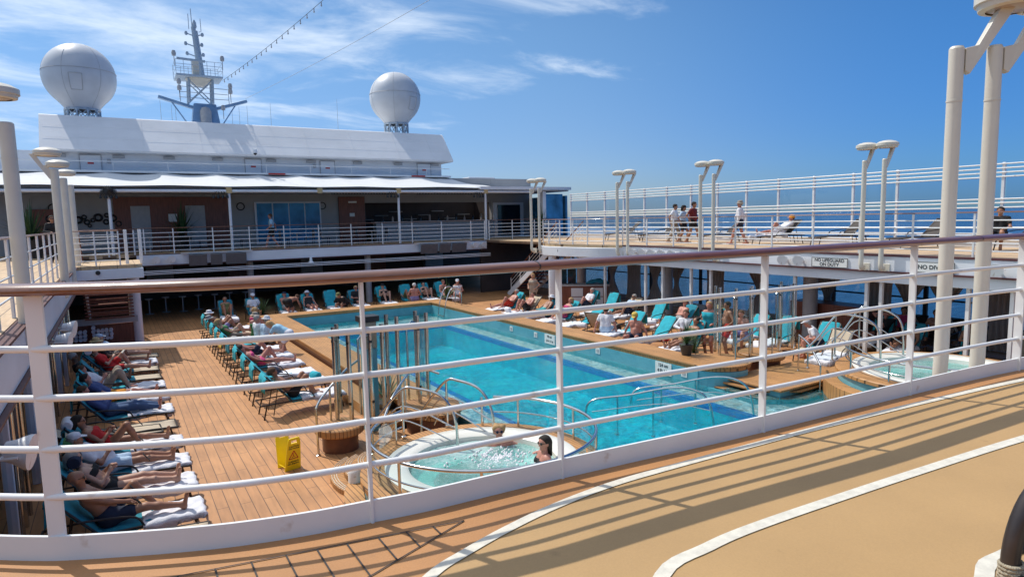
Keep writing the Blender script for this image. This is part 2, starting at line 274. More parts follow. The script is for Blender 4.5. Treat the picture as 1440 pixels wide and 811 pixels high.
# ------------------------------------------------------------------ mesh helpers
class MB:
    def __init__(s): s.v = []; s.f = []
    def add(s, vs, fs):
        o = len(s.v); s.v += [tuple(p) for p in vs]; s.f += [tuple(i + o for i in f) for f in fs]
    def box(s, c, d, rz=0, m=None):
        hx, hy, hz = d[0] / 2, d[1] / 2, d[2] / 2
        ps = [Vector((x, y, z)) for z in (-hz, hz) for y in (-hy, hy) for x in (-hx, hx)]
        q = Matrix.Rotation(rz, 3, 'Z') if m is None else m
        ps = [q @ p + Vector(c) for p in ps]
        s.add(ps, [(0, 2, 3, 1), (4, 5, 7, 6), (0, 1, 5, 4), (2, 6, 7, 3), (0, 4, 6, 2), (1, 3, 7, 5)])
        return s
    def b2(s, lo, hi): return s.box([(a + b) / 2 for a, b in zip(lo, hi)], [b - a for a, b in zip(lo, hi)])
    def bar(s, p, q, w, h, upv=(0, 0, 1)):
        p, q = Vector(p), Vector(q); d = q - p; L = d.length; d.normalize()
        u = Vector(upv); 
        if abs(d.dot(u)) > 0.99: u = Vector((1, 0, 0))
        sdv = d.cross(u).normalized(); u2 = sdv.cross(d)
        m = Matrix((d, sdv, u2)).transposed()
        return s.box((p + q) / 2, (L, w, h), m=m)
    def tube(s, pts, r, n=8, closed=False, flat=1.0, caps=True):
        pts = [Vector(p) for p in pts]; k = len(pts)
        rs = r if isinstance(r, (list, tuple)) else [r] * k
        tang = []
        for i in range(k):
            a = pts[(i - 1) % k] if (closed or i > 0) else pts[i]; b = pts[(i + 1) % k] if (closed or i < k - 1) else pts[i]
            tang.append((b - a).normalized())
        u = Vector((0, 0, 1))
        if abs(tang[0].dot(u)) > 0.95: u = Vector((1, 0, 0))
        vs = []; 
        for i in range(k):
            t = tang[i]; u = (u - t * u.dot(t)); 
            if u.length < 1e-5: u = t.orthogonal()
            u.normalize(); w = t.cross(u)
            for j in range(n):
                a = 2 * math.pi * j / n
                vs.append(pts[i] + u * (math.sin(a) * rs[i] * flat) + w * (math.cos(a) * rs[i]))
        fs = []
        for i in range(k if closed else k - 1):
            i2 = (i + 1) % k
            for j in range(n): fs.append((i * n + j, i * n + (j + 1) % n, i2 * n + (j + 1) % n, i2 * n + j))
        if not closed and caps: fs += [tuple(range(n - 1, -1, -1)), tuple((k - 1) * n + j for j in range(n))]
        s.add(vs, fs); return s
    def lathe(s, c, prof, n=24, m=None, cap=True):
        m = m or Matrix.Identity(3); c = Vector(c); vs = []
        for r_, z in prof:
            for j in range(n):
                a = 2 * math.pi * j / n; vs.append(m @ Vector((r_ * math.cos(a), r_ * math.sin(a), z)) + c)
        fs = []
        for i in range(len(prof) - 1):
            for j in range(n): fs.append((i * n + j, i * n + (j + 1) % n, (i + 1) * n + (j + 1) % n, (i + 1) * n + j))
        if cap: fs += [tuple(range(n - 1, -1, -1)), tuple((len(prof) - 1) * n + j for j in range(n))]
        s.add(vs, fs); return s
    def prism(s, poly, z0, z1):
        n = len(poly); s.add([(x, y, z0) for x, y in poly] + [(x, y, z1) for x, y in poly],
                             [tuple(range(n - 1, -1, -1)), tuple(range(n, 2 * n))] + [(i, (i + 1) % n, n + (i + 1) % n, n + i) for i in range(n)]); return s
    def grid(s, P, thick=None, nrm=None):
        P = np.asarray(P, float); a, b = P.shape[:2]; o = []
        fs = [(i * b + j, i * b + j + 1, (i + 1) * b + j + 1, (i + 1) * b + j) for i in range(a - 1) for j in range(b - 1)]
        if thick is None: s.add(P.reshape(-1, 3), fs); return s
        Q = P + np.array(thick); N = a * b
        f2 = [tuple(x + N for x in f[::-1]) for f in fs]
        e = []
        for i in range(a - 1): e += [((i + 1) * b, i * b, i * b + N, (i + 1) * b + N), (i * b + b - 1, (i + 1) * b + b - 1, (i + 1) * b + b - 1 + N, i * b + b - 1 + N)]
        for j in range(b - 1): e += [(j, j + 1, j + 1 + N, j + N), ((a - 1) * b + j + 1, (a - 1) * b + j, (a - 1) * b + j + N, (a - 1) * b + j + 1 + N)]
        s.add(np.concatenate([P.reshape(-1, 3), Q.reshape(-1, 3)]), fs + f2 + e); return s
    def mesh(s, name, m, smooth=None, bevel=0):
        me = bpy.data.meshes.new(name); me.from_pydata(s.v, [], s.f); me.validate(); 
        bm = bmesh.new(); bm.from_mesh(me); bmesh.ops.recalc_face_normals(bm, faces=bm.faces)
        if getattr(s, 'up', False):
            bm.normal_update(); bmesh.ops.reverse_faces(bm, faces=[f for f in bm.faces if f.normal.z < 0])
        if smooth is not None:
            for f in bm.faces: f.smooth = True
            for e in bm.edges:
                if len(e.link_faces) == 2 and e.calc_face_angle(0) > R(smooth): e.smooth = False
        bm.to_mesh(me); bm.free(); me.materials.append(m); return me
    def build(s, name, m, parent=None, smooth=None, bevel=0):
        o = bpy.data.objects.new(name, s.mesh(name, m, smooth)); COL.objects.link(o); o.parent = parent
        if bevel:
            b = o.modifiers.new('bevel', 'BEVEL'); b.width = bevel; b.segments = 2; b.limit_method = 'ANGLE'
        return o

def tag(o, label, cat, group=None, kind=None):
    o['label'] = label; o['category'] = cat
    if group: o['group'] = group
    if kind: o['kind'] = kind
    return o
def thing(name, label, cat, loc=(0, 0, 0), rz=0, group=None):
    o = bpy.data.objects.new(name, None); COL.objects.link(o); o.location = loc; o.rotation_euler = (0, 0, rz); o.empty_display_size = 0.1
    return tag(o, label, cat, group)
def struct(name, mb, m, smooth=None, bevel=0):
    o = mb.build(name, m, None, smooth, bevel); o['kind'] = 'structure'; return o
KIDS = {}
def dup(root, loc, rz, label, group=None):
    def cp(o, par):
        c = o.copy(); COL.objects.link(c); c.parent = par
        for ch in KIDS[o.name] if o.name in KIDS else list(o.children): cp(ch, c)
        return c
    r = cp(root, None); r.location = loc; r.rotation_euler = (0, 0, rz); r['label'] = label
    if group: r['group'] = group
    return r
def text(name, s_, m, size, loc, mtx, parent, depth=0.002):
    cu = bpy.data.curves.new(name, 'FONT'); cu.body = s_; cu.size = size; cu.align_x = 'CENTER'; cu.align_y = 'CENTER'; cu.extrude = depth; cu.offset = size * 0.02
    o = bpy.data.objects.new(name, cu); COL.objects.link(o)
    me = bpy.data.meshes.new_from_object(o.evaluated_get(bpy.context.evaluated_depsgraph_get())); bpy.data.objects.remove(o)
    me.materials.clear(); me.materials.append(m)
    o = bpy.data.objects.new(name, me); COL.objects.link(o); o.parent = parent
    o.matrix_local = Matrix.Translation(loc) @ mtx.to_4x4(); return o
def catmull(pts, n=6, closed=False):
    pts = [Vector(p) for p in pts]; out = []; k = len(pts)
    for i in range(k if closed else k - 1):
        g = (lambda j: pts[j % k]) if closed else (lambda j: pts[max(0, min(k - 1, j))])
        a, b, c, d = g(i - 1), g(i), g(i + 1), g(i + 2)
        for s_ in range(n):
            t = s_ / n; out.append(0.5 * ((2 * b) + (c - a) * t + (2 * a - 5 * b + 4 * c - d) * t * t + (3 * b - a - 3 * c + d) * t ** 3))
    if not closed: out.append(pts[-1])
    return out
FACE_MY = Matrix(((1, 0, 0), (0, 0, -1), (0, 1, 0)))            # text facing -Y
FACE_MX = Matrix(((0, 0, -1), (-1, 0, 0), (0, 1, 0)))           # text facing -X
ORD = ['nearest', 'second', 'third', 'fourth', 'fifth', 'sixth', 'seventh', 'eighth', 'ninth', 'tenth', 'eleventh', 'twelfth', 'thirteenth', 'fourteenth', 'fifteenth']
ZD = -3.1      # pool deck level
ZW = -3.08     # water level

# ------------------------------------------------------------------ sea and decks
b = MB(); n = 96
ring = [(40000 * math.cos(2 * math.pi * i / n), 40000 * math.sin(2 * math.pi * i / n), -21.0) for i in range(n)]
b.add(ring, [tuple(range(n))]); struct('sea', b, M['sea'])

def rail_y(x):      # the curved forward edge of the walkway deck
    P = [(-6, 5.5), (-3, 4.6), (-1.3, 3.62), (-.47, 3.04), (-.35, 2.95), (-.24, 2.88), (0, 2.76), (.23, 2.66), (.41, 2.60), (.62, 2.55), (.83, 2.52), (1.06, 2.485), (1.37, 2.465), (1.74, 2.44), (2.22, 2.395), (3.02, 2.32), (4.56, 2.23), (5.88, 2.11), (7.4, 1.86), (9.5, 1.3), (12, 0.3)]
    return float(np.interp(x, [p[0] for p in P], [p[1] for p in P]))
RC = catmull([(x, y, 0) for x, y in ((-1.3, 3.75), (-.85, 3.36), (-.62, 3.16), (-.47, 3.04), (-.35, 2.95), (-.24, 2.88), (0, 2.76), (.23, 2.66), (.41, 2.60), (.62, 2.55), (.83, 2.52), (1.06, 2.485), (1.37, 2.465), (1.74, 2.44), (2.22, 2.395), (3.02, 2.32), (4.56, 2.23), (5.88, 2.11), (7.4, 1.84), (9.5, 1.3))], 4)
edge = [(p.x, p.y + 0.05) for p in RC]
# walkway deck slab, with a coated strip along the rail and a tan sports court inboard
slab = [(-9, 4.19)] + [(-2.2, 4.19)] + edge + [(12, 0), (14, -14), (-9, -14)]
struct('walkway_deck', MB().prism(slab[::-1], -0.42, 0.0), M['strip'])
L1 = [(0.0, .2), (.12, .9), (.38, 1.45), (.62, 1.80), (.86, 1.99), (1.03, 2.06), (1.26, 2.13), (1.54, 2.19), (1.87, 2.225), (2.22, 2.22), (2.84, 2.19), (3.43, 2.155), (4.31, 2.08), (5.53, 1.95), (7.2, 1.68), (9, 1.2), (11.5, .2)]
c1 = catmull([(x, y, 0) for x, y in L1], 5)
court = [(p.x, p.y) for p in c1] + [(13.5, -13.5), (-3, -13.5), (-.4, -5)]
def sheet(poly, z): 
    b = MB(); b.add([(x, y, z) for x, y in poly], [tuple(range(len(poly)))]); return b
bm = sheet(court[::-1], 0.004); struct('court_surface', bm, M['court'])
def ribbon(pts, w, z):
    c = catmull([(x, y, z) for x, y in pts], 5); vs = []; 
    for i, p in enumerate(c):
        t = (c[min(i + 1, len(c) - 1)] - c[max(i - 1, 0)]).normalized(); nn = Vector((-t.y, t.x, 0)) * w / 2
        vs += [p + nn, p - nn]
    b = MB(); b.add(vs, [(2 * i, 2 * i + 1, 2 * i + 3, 2 * i + 2) for i in range(len(c) - 1)]); return b
struct('court_line', ribbon(L1, 0.047, 0.008), M['line'])
L2 = [(.75, -.6), (.95, .5), (1.18, 1.22), (1.53, 1.54), (1.81, 1.585), (2.08, 1.59), (2.57, 1.56), (3.17, 1.515), (4.13, 1.43), (5.6, 1.25), (7.5, .8)]
struct('court_line', ribbon(L2, 0.054, 0.008), M['line'])
struct('court_line', ribbon([(1.6, -.4), (1.9, .62), (2.42, .93), (2.72, .95), (3.6, .88), (5, .7)], 0.055, 0.008), M['line'])
b = MB()
for (p, q) in [((.12, 2.495), (1.15, 2.30)), ((-.6, 2.66), (.12, 2.495)), ((1.15, 2.30), (.40, 2.0)), ((1.02, 2.325), (1.02, 2.25)), ((.91, 2.345), (.91, 2.205)), ((.80, 2.365), (.80, 2.16)),
               ((.68, 2.39), (.68, 2.115)), ((.57, 2.41), (.57, 2.07)), ((.46, 2.43), (.46, 2.025)), ((.34, 2.455), (.34, 2.0)), ((.22, 2.475), (.22, 2.0)), ((.10, 2.5), (.10, 2.0)), ((-.02, 2.52), (-.02, 2.0)), ((-.2, 2.0), (.40, 2.0))]:
    p, q = Vector(p + (0.004,)), Vector(q + (0.004,)); t = (q - p).normalized(); nn = Vector((-t.y, t.x, 0)) * 0.0035
    b.add([p + nn, p - nn, q - nn, q + nn], [(0, 1, 2, 3)])
struct('deck_seams', b, M['caulk'])  # thin dark lines laid flush on the deck in a triangular pattern

# pool deck: pieces around the basin (planks run fore and aft)
b = MB()
for (x0, x1, y0, y1) in [(-6, 4.6, -4, 46), (13.28, 24, 9.6, 46), (4.6, 13.28, 28.4, 46), (15.2, 24, -4, 9.6), (4.6, 6.05, -4, 12.4), (6.05, 15.2, -4, 4.6)]:
    b.b2((x0, y0, ZD - .2), (x1, y1, ZD))
struct('pool_deck', b, M['deck'])
# hull under the decks, down to the waterline
b = MB(); b.b2((-7, -30, -21.5), (24.2, 60, ZD - 2.3)); struct('ship_hull', b, M['white2'])
b = MB(); b.b2((-6.2, -4, ZD - 2.2), (-6, 46, -.13)); struct('side_wall', b, M['wallg'])

# ------------------------------------------------------------------ pool
pool = thing('swimming_pool', 'long turquoise swimming pool with a wooden surround and a pale shallow shelf', 'pool', (9.12, 16, ZW))
def world_part(mb, name, m, par, smooth=None, bevel=0):
    o = mb.build(name, m, par, smooth, bevel); o.matrix_parent_inverse = par.matrix_basis.inverted() if False else Matrix.Translation(-Vector(par.location)) @ Matrix.Identity(4); return o
b = MB()
# walls, just inside the coping
b.b2((5.75, 12.4, -4.9), (5.86, 27.7, -2.74)); b.b2((12.44, 11.3, -4.9), (12.55, 27.7, -2.74)); b.b2((5.86, 27.59, -4.9), (12.44, 27.7, -2.74)); b.prism([(13.35 - .89 * math.cos(math.pi * i / 14), 11.45 - .84 * math.sin(math.pi * i / 14)) for i in range(9)] + [(13.4, 11.45), (12.46, 11.45)], -3.5, -2.74)
b.b2((5.95, 4.6, -4.9), (6.05, 12.4, -2.9)); b.b2((6.05, 4.5, -4.9), (15.2, 4.6, -2.9)); b.b2((15.1, 4.6, -4.9), (15.2, 9.5, -3.1)); b.b2((13.4, 9.5, -4.9), (15.2, 9.6, -3.101))
world_part(b, 'tiled_wall', M['poolwall'], pool)
b = MB()
b.b2((5.86, 4.6, -4.9), (7.2, 27.59, -3.24)); b.b2((11.72, 4.6, -4.9), (12.44, 27.59, -3.24)); b.b2((7.2, 24.9, -4.9), (11.72, 27.59, -3.24)); b.b2((12.44, 4.6, -4.9), (15.1, 10.6, -3.24))
world_part(b, 'shallow_shelf', M['shelf'], pool)
b = MB(); b.b2((7.2, 4.6, -4.6), (11.72, 24.9, -4.1)); world_part(b, 'pool_floor', M['deep'], pool)
b = MB(); b.b2((7.2, 4.6, -4.099), (7.23, 24.9, -3.37)); b.b2((11.69, 4.6, -4.099), (11.72, 24.9, -3.37)); b.b2((7.23, 24.87, -4.099), (11.69, 24.9, -3.37)); world_part(b, 'deep_basin_wall', M['deep'], pool)
b = MB(); b.b2((7.08, 4.6, -3.369), (7.24, 25.02, -3.225)); b.b2((11.68, 4.6, -3.369), (11.84, 25.02, -3.225)); b.b2((7.24, 24.86, -3.369), (11.68, 25.02, -3.225)); world_part(b, 'blue_tile_stripe', M['bluestripe'], pool)
# coping: long sides with a rounded aft end
def round_end(x0, x1, y0, y1, r, side):   # rectangle whose near end is rounded
    pts = [(x1, y1), (x0, y1)]
    k = 10
    cx_ = (x0 + x1) / 2; w = (x1 - x0) / 2
    pts += [(cx_ - w * math.cos(math.pi * i / k), y0 + w - w * math.sin(math.pi * i / k)) for i in range(k + 1)]
    return pts
RP = [(12.45, 28.5), (12.45, 11.5)] + [(13.35 - .9 * math.cos(math.pi * i / 14), 11.45 - .85 * math.sin(math.pi * i / 14)) for i in range(15)] + [(14.1, 11.9), (13.7, 12.2), (13.3, 12.5), (13.3, 28.5)]
def inset(p, d): cxx, cyy = 13.0, 15.0; return [(x + (d if x < cxx else -d), y + (d if y < 12 else -d)) for x, y in p]
b = MB(); b.prism(round_end(4.95, 5.85, 11.3, 28.5, .4, 0), -2.655, -2.6); b.prism(RP[::-1], -2.655, -2.6)
world_part(b, 'side_coping', M['coping'], pool, None, 0.012)
b = MB(); b.prism(round_end(4.97, 5.83, 11.32, 28.48, .4, 0), -2.735, -2.657); b.prism(inset(RP, .02)[::-1], -2.735, -2.657); world_part(b, 'coping_lip', M['teakdark'] if False else M['copingx'], pool, None, 0.01)
b = MB(); b.b2((5.851, 27.6, -2.735), (12.449, 28.498, -2.6)); world_part(b, 'end_coping', M['copingx'], pool, None, 0.012)
b = MB(); b.prism(round_end(5.0, 5.76, 11.35, 28.4, .4, 0), -3.09, -2.737); b.prism(inset(RP, .1)[::-1], -3.5, -2.737); b.b2((5.77, 27.72, -3.09), (12.54, 28.4, -2.737))
world_part(b, 'coping_base', M['teakdark'], pool)
b = MB(); b.b2((4.45, 12.6, -3.09), (4.94, 28.5, -2.86)); world_part(b, 'bench_step', M['coping'], pool, None, 0.01)
b = MB()     # broad steps leading into the water on the starboard side
b.b2((12.9, 9.2, -2.93), (16.6, 10.9, -2.88)); world_part(b, 'entry_landing', M['coping'], pool, None, 0.01)
b = MB(); b.prism([(12.8, 10.8), (12.8, 9.7), (13.6, 9.15), (14.6, 9.2), (14.6, 10.8)][::-1], -3.02, -2.98); b.prism([(12.6, 10.9), (12.6, 9.6), (13.5, 8.95), (14.2, 9.0), (14.2, 10.9)][::-1], -3.13, -3.09)
world_part(b, 'entry_tread', M['coping'], pool, None, 0.008)
b = MB(); b.b2((13.0, 9.3, -3.5), (16.5, 10.8, -2.931)); b.prism([(12.55, 11.05), (12.55, 9.65), (13.5, 9.02), (14.5, 9.05), (14.5, 11.05)][::-1], -3.5, -3.131); world_part(b, 'entry_riser', M['poolwall'], pool)
# far side ladder and wall fittings
b = MB()
for y in (25.6, 26.2):
    b.tube(catmull([(13.0, y, -2.6), (13.0, y, -2.0), (12.75, y, -1.78), (12.45, y, -1.9), (12.2, y, -2.6), (12.0, y, -4.2)], 5), 0.022)
for z in (-3.0, -3.35, -3.7): b.tube([(12.13, 25.6, z), (12.13, 26.2, z)], 0.02)
o = b.build('pool_ladder', M['steel'], None, 40); tag(o, 'steel ladder hooked over the far starboard corner of the pool coping', 'ladder')
for y, z in ((23.4, -2.88), (20.4, -2.88), (18.75, -2.88), (15.3, -2.88), (11.75, -2.9)):
    b = MB(); b.b2((12.425, y - .1, z - .09), (12.438, y + .1, z + .09)); fr_ = world_part(b, 'skimmer_grate', M['signw'], pool)
    b = MB(); b.b2((12.418, y - .055, z - .05), (12.424, y + .055, z + .05)); world_part(b, 'grate_opening', M['greyp'], pool)
def depth_sign(y, l1, l2, sz):
    b = MB(); b.b2((12.42, y - .30, -3.07), (12.437, y + .30, -2.745)); p = b.build('depth_sign', M['signw']); 
    tag(p, 'white depth plate reading %s on the %s of the inner pool wall' % (l1, 'near part' if y < 15 else 'far part'), 'sign')
    text('marking', l1, M['inkblack'], sz, Vector((12.416, y, -2.825)), FACE_MX, p, .001); text('marking', l2, M['inkblack'], sz, Vector((12.416, y, -2.975)), FACE_MX, p, .001)
depth_sign(12.5, '124 cm', '4 Ft 1 In', .125); depth_sign(17.88, '90 cm', '2 Ft 11 In', .11)
wt = MB()
P = [(5.87, 12.4), (6.06, 12.3), (6.06, 4.61), (15.09, 4.61), (15.09, 9.49), (13.4, 9.49), (12.43, 10.7), (12.43, 27.58), (5.87, 27.58)]
# fine grid so the surface can carry gentle real waves
def wave_sheet(inside, x0, x1, y0, y1, z, h, amp):
    nx, ny = int((x1 - x0) / h), int((y1 - y0) / h); b = MB()
    xs = np.linspace(x0, x1, nx + 1); ys = np.linspace(y0, y1, ny + 1)
    X, Y = np.meshgrid(xs, ys, indexing='ij'); Z = np.full_like(X, z)
    rr = np.random.RandomState(3)
    for k in range(16):
        a = rr.rand() * 6.28; w = 2.5 + rr.rand() * 7; Z += amp / 4 * np.sin((X * math.cos(a) + Y * math.sin(a)) * w + rr.rand() * 6) 
    idx = np.arange((nx + 1) * (ny + 1)).reshape(nx + 1, ny + 1)
    b.v = list(map(tuple, np.stack([X, Y, Z], -1).reshape(-1, 3)))
    cxm = (xs[:-1] + xs[1:]) / 2; cym = (ys[:-1] + ys[1:]) / 2
    for i in range(nx):
        for j in range(ny):
            if inside(cxm[i], cym[j]): b.f.append((int(idx[i, j]), int(idx[i + 1, j]), int(idx[i + 1, j + 1]), int(idx[i, j + 1])))
    b.up = True; return b
ins = lambda x, y: (5.86 < x < 12.44 and y > 10.6) or (y <= 10.6 and 6.05 < x < 15.1 and not (y > 9.5 and x > 13.4))
o = wave_sheet(ins, 5.86, 15.1, 4.6, 27.59, ZW, 0.12, 0.006).build('pool_water', M['poolwater'], None, 180); o['kind'] = 'structure'

# ------------------------------------------------------------------ hot tubs
def spa(cx, cy, z, r, lab, wood_r):
    t = thing('hot_tub', lab, 'hot tub', (cx, cy, ZD))
    zz = z - ZD
    b = MB(); b.lathe((0, 0, 0), [(r, zz - .06), (r, zz - .01), (r - .02, zz), (r - .3, zz - .012), (r - .36, zz - .05), (r - .40, zz - .30), (r - .75, zz - .36), (r - .8, zz - .8), (.0, zz - .82)], 64, cap=False); b.build('tub_shell', M['tub'], t, 40)
    b = MB(); b.lathe((0, 0, 0), [(r - .38, zz - .27), (r - .74, zz - .345), (r - .79, zz - .78), (0.01, zz - .8)], 64, cap=False); b.build('tub_floor', M['tubdeep'], t, 40)
    b = MB(); b.lathe((0, 0, 0), [(r + .001, zz - .12), (r + .001, zz - .03), (wood_r - .02, zz - .05), (wood_r, zz - .07), (wood_r, zz - .14)], 64, cap=False); b.build('wood_rim', M['coping'], t, 40)
    b = MB(); b.lathe((0, 0, 0), [(wood_r - .06, zz - .9), (wood_r - .06, zz - .125)], 64, cap=False); b.build('tub_wall', M['poolwall'], t, 40)
    b = MB(); b.lathe((0, 0, 0), [(wood_r + .25, zz - .9), (wood_r + .25, zz - .36), (wood_r + .0, zz - .34), (wood_r - .05, zz - .34)], 64, cap=False); b.build('tub_step', M['coping'], t, 40)
    def inn(x, y): return x * x + y * y < (r - .37) ** 2
    w = wave_sheet(inn, -r, r, -r, r, zz - .13, 0.05, 0.012).build('tub_water', M['spawater'], t, 180)
    return t
spaL = spa(4.69, 8.64, -2.5, 1.53, 'round white hot tub with bathers at the near port corner of the pool', 1.90)
spaR = spa(15.75, 7.1, -2.36, 1.82, 'round white hot tub with pale green water beyond the two tall cream poles', 2.18)
b = MB(); rr = random.Random(5)
for i in range(380):
    a, d = rr.random() * 6.283, abs(rr.gauss(0, .42)); x, y = 5.05 + d * math.cos(a), 8.75 + d * math.sin(a) * .8
    if (x - 4.69) ** 2 + (y - 8.64) ** 2 > 1.05 ** 2: continue
    q = rr.uniform(.008, .024); b.lathe((x, y, -2.625), [(q, -.005), (q * .8, q * .6), (q * .3, q)], 6)
o = b.build('foam_bubbles', M['towel'], None, 80); tag(o, 'white foam bubbles churning on the water of the port hot tub', 'foam', kind='stuff')
# entry pods, deck stairs and planter beside the port tub
def pod(x, y, r, z, lab):
    t = thing('round_bench', lab, 'bench', (x, y, ZD))
    b = MB(); b.lathe((0, 0, 0), [(r - .12, 0), (r - .12, z - ZD - .16)], 32); b.build('base', M['teakdark'], t, 40)
    b = MB(); b.lathe((0, 0, 0), [(r - .03, z - ZD - .16), (r, z - ZD - .13), (r, z - ZD - .02), (r - .02, z - ZD)], 32); b.build('seat', M['coping'], t, 40)
pod(3.42, 12.05, .46, -2.62, 'round wooden bench at the foot of the port glass shower cubicle')
pod(5.35, 12.1, .62, -2.585, 'round wooden bench ending the port pool surround')
pod(15.15, 11.45, .62, -2.62, 'round wooden bench under the starboard glass shower cubicle')
t = thing('entry_steps', 'curved ribbed wooden steps up to the port hot tub', 'steps', (3.75, 10.25, ZD))
for i in range(3):
    b = MB(); k = 12; r = 1.0 - i * .22
    poly = [(r * math.cos(R(115 + 130 * j / k)), r * math.sin(R(115 + 130 * j / k)) * 1.2) for j in range(k + 1)]
    b.prism(poly, .10 * i, .10 * (i + 1) - .012); b.build('tread', M['copingx'], t, None, .01)
    b = MB()
    for q in (0.03, .07, .11): b.tube([((r - q) * math.cos(R(118 + 124 * j / k)), (r - q) * math.sin(R(118 + 124 * j / k)) * 1.2, max(.001, .10 * (i + 1) - .008)) for j in range(k + 1)], .006, 4)
    b.build('grip_strip', M['line'], t)
b = MB(); b.lathe((2.98, 9.75, ZD), [(.11, 0), (.12, .05), (.12, .4), (.08, .47), (.02, .5)], 16); o = b.build('deck_bollard', M['white'], None, 50); tag(o, 'small white bollard beside the ribbed hot tub steps', 'bollard')

# ------------------------------------------------------------------ steel handrails
def handrail(label, rails, posts, r=.022, extra=(), cat='handrail', group=None, closed=False):
    p0 = posts[0]; t = thing('handrail', label, cat, (p0[0], p0[1], p0[2]), 0, group); off = Vector((p0[0], p0[1], p0[2]))
    for pts in rails:
        b = MB(); b.tube([Vector(p) - off for p in catmull(pts, 6, closed)], r, 10, closed); b.build('rail', M['steel'], t, 50)
    for pts in extra:
        b = MB(); b.tube([Vector(p) - off for p in catmull(pts, 6, closed)], r * .55, 8, closed); b.build('lower_rail', M['steel'], t, 50)
    for (x, y, z0, z1) in posts:
        b = MB(); b.tube([Vector((x, y, z0)) - off, Vector((x, y, z1)) - off], r * .9, 10); b.lathe(Vector((x, y, z0)) - off, [(.045, 0), (.045, .015), (.02, .03)], 12); b.build('post', M['steel'], t, 50)
    return t
cx, cy, rr_ = 4.69, 8.6, 1.75
angs = [R(a) for a in range(-245, 70, 15)]
posts = [(cx + rr_ * math.cos(R(a)), cy + rr_ * math.sin(R(a)), -2.58, -2.0) for a in (-240, -200, -160, -120, -80, -40, 0, 40, 62)]
ringt = handrail('polished ring handrail with glass panels around the port hot tub', [[(cx + rr_ * math.cos(a), cy + rr_ * math.sin(a), -2.0) for a in angs]], posts, .026,
         [[(cx + rr_ * math.cos(a), cy + rr_ * math.sin(a), -2.28) for a in angs]])
b = MB()
for a in range(-240, 60, 20):
    p, q = [Vector((cx + (rr_ - .02) * math.cos(R(x)), cy + (rr_ - .02) * math.sin(R(x)), 0)) - Vector(posts[0][:3]) * Vector((1, 1, 0)).length * 0 for x in (a + 1, a + 19)]
    o0 = Vector((posts[0][0], posts[0][1], posts[0][2]))
    p.z = q.z = 0; p = p - Vector((o0.x, o0.y, 0)); q = q - Vector((o0.x, o0.y, 0))
    b.add([p + Vector((0, 0, .06)), q + Vector((0, 0, .06)), q + Vector((0, 0, .52)), p + Vector((0, 0, .52))], [(0, 1, 2, 3)])
b.build('glass_panel', M['glass'], ringt)
cx, cy, rr_ = 15.75, 7.05, 2.0
angs = [R(a) for a in range(100, 300, 12)]
handrail('curved steel handrail on the pool side of the starboard hot tub', [[(cx + rr_ * math.cos(a), cy + rr_ * math.sin(a), -1.95) for a in angs]],
         [(cx + rr_ * math.cos(R(a)), cy + rr_ * math.sin(R(a)), -2.44, -1.95) for a in (105, 140, 175, 210, 245, 280)], .026, [[(cx + rr_ * math.cos(a), cy + rr_ * math.sin(a), -2.2) for a in angs]])
def arch(label, x0, y0, dx, dy, L=1.2, top=.85, zf=-2.58, zd=-2.9, mids=2):
    # a grab rail that rises from the rim, arches over and dips into the tub
    d = Vector((dx, dy, 0)).normalized()
    P = lambda s_, z: tuple(Vector((x0, y0, z)) + d * s_)
    rails = [[P(-.62, zf + .15), P(-.35, zf + .48), P(0, zf + top), P(.25, zf + top + .03), P(.7, zf + top - .08), P(.95, zf + top - .45), P(1.0, zd)]]
    ex = [[P(-.5, zf + .05), P(0, zf + top - .30), P(.95, zf + .22)], [P(-.3, zf - .02), P(0, zf + top - .55), P(.9, zf - .02)]]
    posts = [P(0, zf)[:2] + (zf, zf + top), P(-.6, zf)[:2] + (zf - .35, zf + .16), P(.98, zf)[:2] + (zd, zf + .3)]
    handrail(label, rails, posts, .024, ex)
arch('arched steel grab rail at the landward entry of the port hot tub', 4.05, 10.35, .55, -.55, zf=-2.52)
arch('second arched steel grab rail over the far rim of the port hot tub', 4.95, 10.45, .35, -.6, zf=-2.52)
arch('left arched grab rail at the starboard hot tub', 14.9, 9.15, .55, -.75, zf=-2.3, top=1.0)
arch('right arched grab rail at the starboard hot tub', 16.1, 9.25, .45, -.75, zf=-2.3, top=1.05)
for i, (x, y) in enumerate(((10.1, 9.3), (11.5, 9.4))):
    handrail('%s steel arch rail standing in the near end of the pool' % ('left' if i == 0 else 'right'), [[(x - 1.6, y + 1.6, -3.1), (x - 1.5, y + 1.5, -2.75), (x - .9, y + .95, -2.6), (x - .35, y + .4, -2.42), (x, y, -2.42), (x + .2, y - .25, -2.65), (x + .28, y - .35, -3.3), (x + .28, y - .35, -3.5)]],
             [(x - 1.1, y + 1.12, -3.5, -2.65), (x - .55, y + .6, -3.5, -2.5)], .024, [[(x - 1.5, y + 1.5, -3.0), (x - .4, y + .4, -2.75), (x + .25, y - .3, -2.85)]])
handrail('curved steel handrail rising beside the port round bench', [[(2.95, 11.9, -2.2), (3.15, 12.2, -2.08), (3.7, 12.6, -1.75), (4.1, 12.85, -1.6)]], [(2.95, 11.9, -3.1, -2.2), (3.35, 12.38, -3.1, -1.98)], .024)
handrail('curved steel handrail beside the starboard glass cubicle', [[(13.45, 10.95, -2.15), (13.7, 11.1, -2.12), (14.6, 11.2, -1.9), (15.1, 11.5, -1.6)]], [(13.45, 10.95, -3.2, -2.15), (15.0, 11.0, -3.1, -1.7)], .024)
handrail('sloping steel handrail down the starboard entry steps', [[(14.25, 9.1, -2.45), (14.7, 9.7, -2.1), (15.0, 10.2, -1.95)]], [(14.25, 9.1, -3.45, -2.45), (15.0, 10.2, -2.9, -1.95)], .024)
